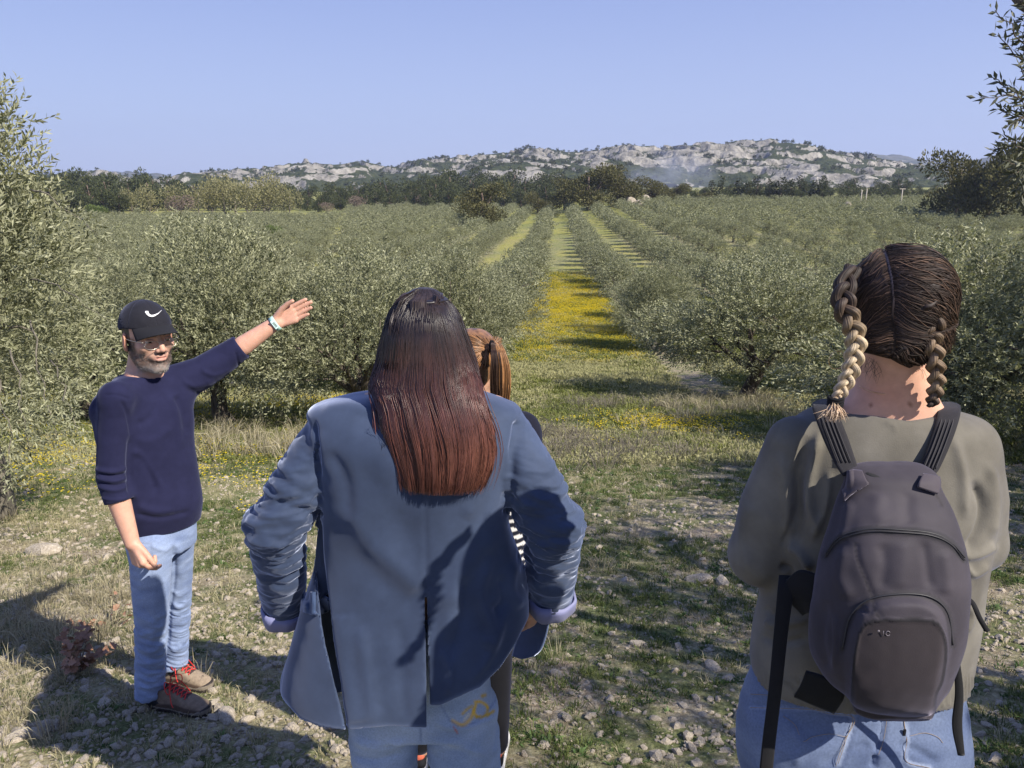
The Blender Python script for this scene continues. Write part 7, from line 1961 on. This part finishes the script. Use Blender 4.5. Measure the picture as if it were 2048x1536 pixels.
    def line_col(line, wd, c, a=1.0):
        nonlocal col
        d_, _, _ = stroke_dist(px, py, line); col = lerp(col, c, np.clip(1.5 - d_ / wd, 0, 1) * bk * a)
    for k in ('pocketL', 'pocketR'):
        line_col(lines_[k], 5, (0.34, 0.40, 0.54), .6); line_col([(x + 9 * (1 if x < 1700 else 0), y + 9) for x, y in lines_[k]], 2.5, (0.06, 0.08, 0.15), .5)
    line_col(lines_['seat'], 3, (0.07, 0.10, 0.20), .6); line_col(lines_['beltb'], 3, (0.30, 0.37, 0.54), .5)
    tinted('jeans', V, Q, col, M_denim, root)
    g = Geo()      # top-stitching as real thread, just proud of the cloth
    def surf(line, off=.0012, n=40):
        pts = spline(line, n); X = np.array([w_(a, b, 1.20) for a, b in pts]); cam0 = np.array([0, 0, CAM_Z]); dr = unit(X - cam0); t = np.linalg.norm(X - cam0, axis=1) - .10
        for _ in range(80): t = t + np.clip(jn(cam0 + dr * t[:, None]), -.004, .004)
        return cam0 + dr * (t - off - .0018)[:, None]
    for ln in (lines_['pocketL'], [(x + 5 * (1 if i < 4 else -1), y + 5) for i, (x, y) in enumerate(lines_['pocketL'])], lines_['pocketR'], [(x, y + 5) for x, y in lines_['pocketR'][:4]], [(x + 5, y) for x, y in lines_['seat']], lines_['beltb'], lines_['belt'],
               [(1566, 1432), (1590, 1450), (1605, 1482), (1625, 1474), (1660, 1468), (1692, 1474)], [(1820, 1472), (1850, 1466), (1875, 1474), (1886, 1486)]):
        g.tube(surf(ln), .00045, 4)
    link('stitching', g.mesh('orange_thread', [flat_mat('denim_thread', (0.30, 0.22, 0.14), .8)]), root, kind='stuff')
    g = Geo(); p = surf([(1809, 1458), (1809, 1472)], .003, 2); g.box((p[0] + p[1]) / 2, (.0022, .0012, .0062)); link('pocket_tab', g.mesh('black_pocket_tab', [M_black], False), root)
    for S in 'LR':
        a, t = J['an' + S], J['to' + S]; gz = GROUND(a[0], a[1]); f = lambda P: smax(s_chain(P, [a - [0, .02, .02], (a + t) / 2 - [0, 0, .02], t], [.046, .044, .038], .01), gz - P[:, 2], .004)
        V, Q, Nn = smesh(f, *bbox([a, t], .1), .007, 1); tinted('shoe', V, Q, (0.3, 0.3, 0.3), M_shoe, root)
    rel_local(root)

    # ---- backpack
    bp = thing('backpack', 'grey nylon backpack with black straps worn by the braided woman', 'backpack', w_(1775, 1395, 1.15))
    rb = []
    for py, L_, R_, db, df in [(930, 1700, 1862, 1.175, 1.215), (945, 1690, 1874, 1.155, 1.215), (975, 1686, 1880, 1.135, 1.215), (1020, 1672, 1898, 1.105, 1.215), (1080, 1654, 1918, 1.080, 1.21), (1150, 1636, 1930, 1.062, 1.21), (1220, 1624, 1928, 1.052, 1.21),
                               (1290, 1616, 1920, 1.048, 1.205), (1345, 1622, 1902, 1.055, 1.20), (1385, 1660, 1885, 1.075, 1.19), (1400, 1700, 1868, 1.10, 1.18)]:
        dm = (db + df) / 2; a = W(L_, py, dm); b = W(R_, py, dm); rb.append((W(1775, py, db * .7 + df * .3)[2], (a[0] + b[0]) / 2, dm, (b[0] - a[0]) / 2 * .95, (df - db) / 2))
    pocket = [(1688, 1440), (1690, 1380), (1684, 1300), (1700, 1235), (1735, 1200), (1800, 1188), (1860, 1194), (1895, 1225), (1906, 1290), (1890, 1385), (1885, 1440)]
    def inpoly(px, py, poly):
        c = np.zeros(len(px), bool); n_ = len(poly)
        for i in range(n_):
            x1, y1 = poly[i]; x2, y2 = poly[(i + 1) % n_]
            m_ = ((y1 > py) != (y2 > py)) & (px < (x2 - x1) * (py - y1) / (y2 - y1 + 1e-9) + x1); c ^= m_
        return c
    pk_poly = [tuple(p) for p in spline(pocket, 40)]
    def bpk(P):
        d = s_stack(P, rb, 2.5)
        px, py = project(P)
        dl, _, _ = stroke_dist(px, py, pocket, 24)
        ins = inpoly(px, py, pk_poly)
        sd = np.where(ins, dl, -dl)
        front = P[:, 1] < 1.13
        return d - np.where(front, 0.020 * sstep(-2, 26, sd), 0) * 1.0
    lo, hi = bbox([w_(1600, 920, 1.13), w_(1940, 1420, 1.13), w_(1780, 1200, 1.04)], .06)
    V, Q, Nn = smesh(bpk, lo, hi, 0.0038, 1, 1.9)
    band1 = [(1650, 1112), (1672, 1082), (1700, 1068), (1745, 1060), (1800, 1062), (1860, 1068), (1900, 1085), (1930, 1118)]
    piping = [(1704, 1440), (1705, 1375), (1712, 1300), (1722, 1262), (1745, 1243), (1800, 1240), (1860, 1242), (1882, 1258), (1892, 1300), (1885, 1360), (1872, 1392), (1868, 1440)]
    seam = [(1710, 1085), (1714, 1120), (1730, 1160), (1742, 1190), (1748, 1215), (1760, 1240)]
    st = [(band1, 7, .0035), (pocket[2:-2], 5, .0025), (piping, 2.6, .0028), (seam, 2.0, -.0022, 'S'), ([(1685, 1010), (1700, 985), (1732, 962)], 2.2, -.002, 'S'), ([(1885, 1012), (1868, 985), (1842, 970)], 2.2, -.002, 'S'),
          ([(1760, 985), (1755, 1020), (1768, 1050)], 16, .003), ([(1820, 985), (1815, 1020), (1822, 1050)], 14, -.003), ([(1765, 1085), (1770, 1130), (1762, 1180)], 13, -.0035), ([(1800, 1080), (1805, 1130), (1800, 1180)], 18, .003), ([(1845, 1080), (1855, 1130), (1862, 1180)], 10, -.004),
          ([(1885, 1100), (1892, 1150), (1890, 1190)], 12, .004), ([(1690, 1090), (1680, 1150), (1700, 1200)], 14, .005), ([(1720, 1215), (1735, 1225), (1750, 1215)], 5, -.004),
          ([(1650, 1200), (1640, 1280), (1655, 1350)], 14, -.006), ([(1700, 1000), (1690, 1050), (1680, 1080)], 10, .004), ([(1670, 1225), (1672, 1290), (1666, 1340)], 5, .004)]
    V = sculpt(V, Nn, st, 0.1); V = V + Nn * (0.0024 * fbm(V[:, 0] * 16, V[:, 1] * 16, V[:, 2] * 16, 3))[:, None]
    px, py = project(V); fr = V[:, 1] < 1.19
    n = fbm(V[:, 0] * 9, V[:, 1] * 9, V[:, 2] * 9, 3)
    col = lerp((0.033, 0.029, 0.036), (0.052, 0.045, 0.055), np.clip(.5 + n, 0, 1))
    col = lerp(col, (0.030, 0.024, 0.026), inpoly(px, py, [tuple(p) for p in spline(piping, 40)]) * fr * .9)
    for ln, wd, c in ((band1, 8, (0.028, 0.026, 0.030)), (pocket[2:-2], 6.5, (0.030, 0.027, 0.032)), (piping, 2.6, (0.014, 0.013, 0.015)), (seam, 1.0, (0.02, 0.018, 0.022)), ([(1685, 1010), (1700, 985), (1732, 962)], 1.2, (0.03, 0.026, 0.03)), ([(1885, 1012), (1868, 985), (1842, 970)], 1.2, (0.03, 0.026, 0.03))):
        d_, _, _ = stroke_dist(px, py, ln); col = lerp(col, c, np.clip((wd + 1.5 - d_) / 1.5, 0, 1) * fr)
    tinted('pack', V, Q, col, M_canvas, bp)
    def bsurf(line, off, n=60):
        pts = spline(line, n); X = np.array([w_(a, b, 1.1) for a, b in pts]); cam0 = np.array([0, 0, CAM_Z]); dr = unit(X - cam0); t = np.linalg.norm(X - cam0, axis=1) - .12
        for _ in range(80): t = t + np.clip(bpk(cam0 + dr * t[:, None]), -.005, .005)
        return cam0 + dr * (t - off)[:, None]
    g = Geo()
    for o in (-2.5, 2.5):
        g.tube(bsurf([(x, y + o) for x, y in band1], .0048), .0009, 5)
    g.tube(bsurf([(x, y) for x, y in pocket[2:-2]], .0046), .0012, 5)
    link('zip', g.mesh('black_zip', [flat_mat('zip_coil', (0.03, 0.03, 0.035), .45)]), bp, kind='stuff')
    # print on the lower pocket, worn: a dot and two small round figures
    g = Geo()
    c0_ = bsurf([(1765, 1265), (1768, 1266), (1771, 1267)], .0, 3)[1]; Dp = c0_[1] - .0022
    def pp_(x, y): return w_(x, y, Dp)
    g.tube([pp_(1757, 1262), pp_(1757, 1262) + [0, -.0006, 0]], .0019, 10)
    g.tube([pp_(1767, 1262), pp_(1767, 1272)], .0006, 4)
    cx, cy = 1776, 1267; g.tube(np.array([pp_(cx + 4.2 * math.cos(a), cy + 4.6 * math.sin(a)) for a in np.linspace(0.5, 5.9, 16)]), .0006, 4)
    link('print', g.mesh('worn_print', [flat_mat('faded_print', (0.17, 0.15, 0.17), .7)]), bp, kind='stuff')
    # straps
    def strap(name, pts, mat=M_web, col=(0.022, 0.021, 0.025), thick=.005, nu=8, nv=40, label=None):
        rows_ = []
        for (x, y, D, wd) in spline(np.array([(*p,) for p in pts], float), nv):
            a = w_(x - wd / 2, y, D); b = w_(x + wd / 2, y, D); c = (a + b) / 2 + np.array([0, -.0015, 0]); rows_.append([a, c, b])
        o = panel(name, rows_, mat, thick, nu, nv, bp)
        a = o.data.color_attributes.new('tint', 'FLOAT_COLOR', 'POINT'); a.data.foreach_set('color', np.tile([*col, 1.0], len(o.data.vertices)))
        if label: o['label'] = label
        return o
    strap('shoulder_strap', [(1668, 800, 1.36, 48), (1652, 806, 1.31, 50), (1650, 815, 1.262, 50), (1656, 838, 1.232, 48), (1672, 880, 1.212, 48), (1690, 925, 1.195, 42), (1703, 952, 1.182, 34)])
    strap('shoulder_strap', [(1880, 806, 1.37, 46), (1896, 812, 1.32, 46), (1898, 824, 1.268, 46), (1892, 850, 1.238, 44), (1876, 895, 1.215, 42), (1858, 940, 1.195, 36), (1852, 952, 1.185, 30)])
    g = Geo()
    for dx in (-12, -4, 4, 12):
        g.tube(np.array([w_(x + dx, y, D - .0052) for x, y, D in spline([(1651, 816, 1.262), (1656, 838, 1.232), (1672, 880, 1.212), (1690, 925, 1.195)], 24)]), .0012, 4)
        g.tube(np.array([w_(x + dx, y, D - .0052) for x, y, D in spline([(1897, 826, 1.268), (1892, 850, 1.238), (1876, 895, 1.215), (1859, 938, 1.195)], 24)]), .0012, 4)
    link('strap_rib', g.mesh('strap_ribs', [flat_mat('strap_rib_web', (0.035, 0.033, 0.038), .8)]), bp, kind='stuff')
    def patch(name, rows_, col, mat=M_canvas, th=.004):
        o = panel(name, rows_, mat, th, 14, 14, bp); a = o.data.color_attributes.new('tint', 'FLOAT_COLOR', 'POINT'); a.data.foreach_set('color', np.tile([*col, 1.0], len(o.data.vertices))); return o
    for poly in ([[(1688, 944), (1706, 940), (1724, 942)], [(1686, 962), (1708, 958), (1732, 960)], [(1686, 985), (1706, 978), (1737, 968)], [(1688, 1002), (1700, 990), (1716, 980)]],
                 [[(1846, 948), (1862, 950), (1878, 954)], [(1838, 964), (1860, 966), (1880, 968)], [(1836, 974), (1858, 982), (1876, 988)]]):
        patch('strap_anchor', [list(bsurf(row, .008, 5)) for row in poly], (0.062, 0.052, 0.062))
    g = Geo(); hp_ = spline([w_(1728, 944, 1.178), w_(1740, 950, 1.165), w_(1775, 958, 1.158), w_(1812, 962, 1.160), w_(1838, 962, 1.172)], 20); g.tube(hp_, .007, 8, flat=.5)
    link('handle', g.mesh('carry_loop', [flat_mat('black_webbing', (.014, .014, .016), .85)]), bp)
    strap('hanging_strap', [(1580, 1150, 1.20, 44), (1572, 1180, 1.185, 34), (1562, 1260, 1.172, 28), (1550, 1380, 1.155, 26), (1538, 1480, 1.150, 26), (1530, 1560, 1.150, 26)], col=(0.012, 0.012, 0.014), thick=.003)
    strap('hanging_strap', [(1914, 1215, 1.13, 10), (1910, 1290, 1.13, 12), (1918, 1380, 1.135, 16), (1914, 1450, 1.14, 20), (1922, 1510, 1.14, 14)], col=(0.012, 0.012, 0.014), thick=.002)
    strap('hanging_strap', [(1926, 1190, 1.16, 7), (1944, 1205, 1.14, 9), (1958, 1235, 1.13, 10), (1974, 1262, 1.13, 11)], col=(0.012, 0.012, 0.014), thick=.003)
    patch('shadow_patch', [[w_(1572, 1160, 1.19), w_(1600, 1140, 1.18), w_(1640, 1150, 1.165)], [w_(1570, 1190, 1.19), w_(1600, 1185, 1.175), w_(1635, 1200, 1.16)], [w_(1605, 1230, 1.19), w_(1615, 1225, 1.18), w_(1630, 1228, 1.16)]], (0.012, 0.012, 0.014), M_web)  # black patch stands in for the shadow beside the hanging strap
    patch('hanging_tag', [[w_(1612, 1342, 1.13), w_(1645, 1352, 1.12), w_(1680, 1372, 1.11)], [w_(1600, 1372, 1.13), w_(1635, 1388, 1.12), w_(1688, 1392, 1.11)], [w_(1588, 1392, 1.135), w_(1625, 1408, 1.125), w_(1668, 1426, 1.115)]], (0.010, 0.010, 0.010), M_web, .006)
    rel_local(bp)
build_braid_woman()

# ------------------------------------------------------------ the woman with the ponytail, mostly hidden behind the velvet jacket
def build_pony_woman():
    D0 = 2.42; w_ = lambda px, py, D=D0: W(px, py, D); fx = w_(940, 1100)[0]; g0 = GROUND(fx, D0)
    root = thing('person', 'woman with auburn ponytail in a dark striped top, mostly hidden behind the velvet jacket', 'person', (fx, D0, g0))
    J = dict(head=w_(950, 735), headR=yaw_frame(math.radians(-25)), hshrink=.95, hs=0.95, neck=w_(950, 812), neck_r=.048, shL=w_(862, 858, 2.42), shR=w_(1045, 858, 2.44), elL=w_(850, 1000, 2.45), elR=w_(1062, 1000, 2.45), wrL=w_(900, 1060, 2.62), wrR=w_(1010, 1060, 2.62),
             hipL=w_(905, 1130), hipR=w_(985, 1130), thick=.8)
    for S, px in (('L', 838), ('R', 990)):
        a = w_(px, 1490, 2.40); J['an' + S] = np.array([a[0], 2.40, g0 + .09]); J['kn' + S] = (J['hip' + S] + J['an' + S]) / 2 + np.array([0, .02, 0]); J['to' + S] = J['an' + S] + np.array([.01, .17, -.05])
    for S, sx in (('L', 1), ('R', -1)): J['hand' + S] = hand_chains(J['wr' + S], np.array([sx * .8, .5, .2]), np.array([0, .3, 1.0]), np.array([0, 1.0, .3]), (0.4, .5, .55, .6), 0.03, 0.88)
    V, Q, Nn = smesh(body_sdf(J), *bbox([J[k] for k in ('head', 'elL', 'elR', 'toL', 'toR')], .2), .0095, 1); tinted('body', V, Q, (0.5, 0.29, 0.2), M_skin, root)
    sw_rows = [(w_(950, y)[2], w_((a + b) / 2, y)[0], 2.44, (b - a) / 2 / 590, c) for y, a, b, c in [(812, 915, 990, .07), (825, 885, 1022, .09), (850, 850, 1060, .105), (920, 846, 1066, .12), (1010, 852, 1058, .12), (1130, 856, 1052, .12)]]
    def sw(P):
        d = s_stack(P, sw_rows, 2.4)
        for S in 'LR': d = smin(d, s_chain(P, [J['sh' + S], J['el' + S], J['wr' + S]], [.058, .050, .036]), .03)
        return smax(d, -s_chain(P, [J['neck'], J['head']], [.056, .06]), .004)
    V, Q, Nn = smesh(sw, *bbox([J['elL'], J['elR'], J['neck'], J['hipL'], J['wrL']], .12), .0055)
    V = V + Nn * (0.004 * fbm(V[:, 0] * 9, V[:, 1] * 9, V[:, 2] * 9, 3))[:, None]
    px, py = project(V); z = V[:, 2] + 0.15 * np.abs(V[:, 0] - fx)
    zt = w_(950, 884)[2]; s_ = ((z / 0.030) % 1) < .42
    col = np.where((s_ & (z < zt))[:, None], np.array([.62, .61, .60]), np.array([.012, .013, .022])); tinted('striped_top', V, Q, col, M_knit, root)
    def lg(P):
        d = s_stack(P, [(J['hipL'][2] + z_, (J['hipL'][0] + J['hipR'][0]) / 2, 2.42, a, .10) for z_, a in ((.10, .13), (0, .155), (-.08, .15))], 2.4)
        for S in 'LR': d = smin(d, s_chain(P, [J['hip' + S], J['kn' + S], J['an' + S] + [0, 0, .02]], [.094, .066, .048]), .02)
        return d
    V, Q, Nn = smesh(lg, *bbox([J['hipL'], J['hipR'], J['anL'], J['anR']], .16), .006, 1); tinted('leggings', V, Q, (.010, .010, .012), M_knit, root)
    for S in 'LR':
        a = J['an' + S]; h = a + np.array([0, -.055, 0]); h[2] = GROUND(a[0], 2.4); d = unit(np.array([.06 if S == 'R' else -.04, 1, 0])); s = np.cross(d, [0, 0, 1.0]); R = np.stack([s, d, [0, 0, 1.0]], 1)
        def so(P):
            q = (P - h) @ R; wd = np.interp(q[:, 1], [0, .06, .18, .26], [.034, .034, .044, .026]); return smax(smax(np.abs(q[:, 0]) - wd, np.abs(q[:, 1] - .13) - .13, .03), np.abs(q[:, 2] - .017) - .017, .008)
        def up(P):
            q = (P - h) @ R; hg = np.interp(q[:, 1], [0, .06, .14, .26], [.090, .085, .070, .04]); wd = np.interp(q[:, 1], [0, .06, .18, .26], [.031, .032, .041, .022]) * (1 - .25 * np.clip(q[:, 2] / .09, 0, 1))
            return smax(smax(smax(np.abs(q[:, 0]) - wd, np.abs(q[:, 1] - .128) - .126 + .1 * q[:, 2], .025), q[:, 2] - hg, .012), .03 - q[:, 2], .003)
        bb = bbox([h, h + d * .27], .1)
        V, Q, Nn = smesh(so, *bb, .005); tinted('sole', V, Q, (.72, .70, .66), M_plain, root)
        V, Q, Nn = smesh(up, *bb, .005); q = (V - h) @ R; c = np.tile([.014, .014, .018], (len(V), 1)); c[(q[:, 2] > .070) & (q[:, 1] < .09)] = (.50, .12, .07); tinted('shoe', V, Q, c, M_shoe, root)
    # hair with the tail tied high
    hc, hR = J['head'], J['headR']
    def hf(P):
        q = (P - hc) @ hR / .95
        d = s_ell(q, (0, -.016, .042), (.084, .106, .094)); d = smin(d, s_ell(q, (0, -.05, -.02), (.064, .055, .05)), .03)
        return smax(d, -s_ell(q, (0, .11, -.03), (.08, .07, .12)), .01) * .95
    V, Q, Nn = smesh(hf, hc - .15, hc + .16, .0048); fl = fbm(V[:, 0] * 60, V[:, 1] * 60, V[:, 2] * 14, 3)
    tinted('hair', V + Nn * (.002 * fl)[:, None], Q, lerp((.07, .035, .02), (.26, .13, .06), np.clip(.5 + fl, 0, 1)), M_hair, root)
    r = np.random.default_rng(31); ns = 1500; m = 12; tie = w_(984, 692, 2.33); L_ = []; cl = []
    for k in range(ns):
        if k < 700:       # over the crown to the tie
            a = w_(r.uniform(925, 1005), r.uniform(672, 730), 2.36); p = np.array([tie * (1 - t) + a * t for t in np.linspace(1, 0, m)]); L_.append(p); cl.append(np.array([.30, .15, .065]) * r.uniform(.35, 1.4))
        else:
            u = r.uniform(-1, 1); v = r.uniform(0, 1)
            pts = [tie, w_(992 + u * 10, 690 - 3 * v, 2.31 - .01 * v), w_(1000 + u * 18, 725, 2.29 + .02 * v), w_(1001 + u * 21, 765, 2.295 + .02 * v), w_(1000 + u * 18, 800 + r.uniform(-8, 14), 2.31 + .015 * v)]
            L_.append(spline(pts, m)); cl.append((np.array([.36, .18, .075]) if (u > -.2 and r.random() < .75) else np.array([.06, .032, .02])) * r.uniform(.5, 1.5))
    L_ = np.array(L_); L_[:700] = push_out(L_[:700], hf, r.uniform(.001, .006, (700, 1)))
    link('ponytail', ribbon_strands('pony_hair', L_, .0013, np.repeat(np.array(cl)[:, None], m, 1), [M_hair]), root)
    g = Geo(); g.tube([tie + np.array([.013 * math.cos(a) * .4, -.004, .016 * math.sin(a)]) for a in np.linspace(0, 2 * PI, 15)], .0045, 6); link('hair_tie', g.mesh('dark_elastic', [M_black]), root)
    rel_local(root)
build_pony_woman()
# ------------------------------------------------------------ haze
def air_box(name, lo, hi, dens, col, label=None, cat=None):
    g = Geo(); c = [(a + b_) / 2 for a, b_ in zip(lo, hi)]; h = [(b_ - a) / 2 for a, b_ in zip(lo, hi)]
    g.box(c, h)
    m = bpy.data.materials.new(name + '_air'); m.use_nodes = True; nt = m.node_tree
    nt.nodes.remove(nt.nodes['Principled BSDF'])
    pv = nt.nodes.new('ShaderNodeVolumePrincipled'); pv.inputs['Color'].default_value = (*col, 1); pv.inputs['Density'].default_value = dens
    pv.inputs['Anisotropy'].default_value = 0.2
    nt.links.new(pv.outputs[0], nt.nodes['Material Output'].inputs['Volume'])
    return link(name, g.mesh(name, [m], False), kind='stuff', label=label, cat=cat)
air_box('haze', (-2700, -60, -30), (2700, 2900, 160), 0.00016, (0.62, 0.72, 1.0))
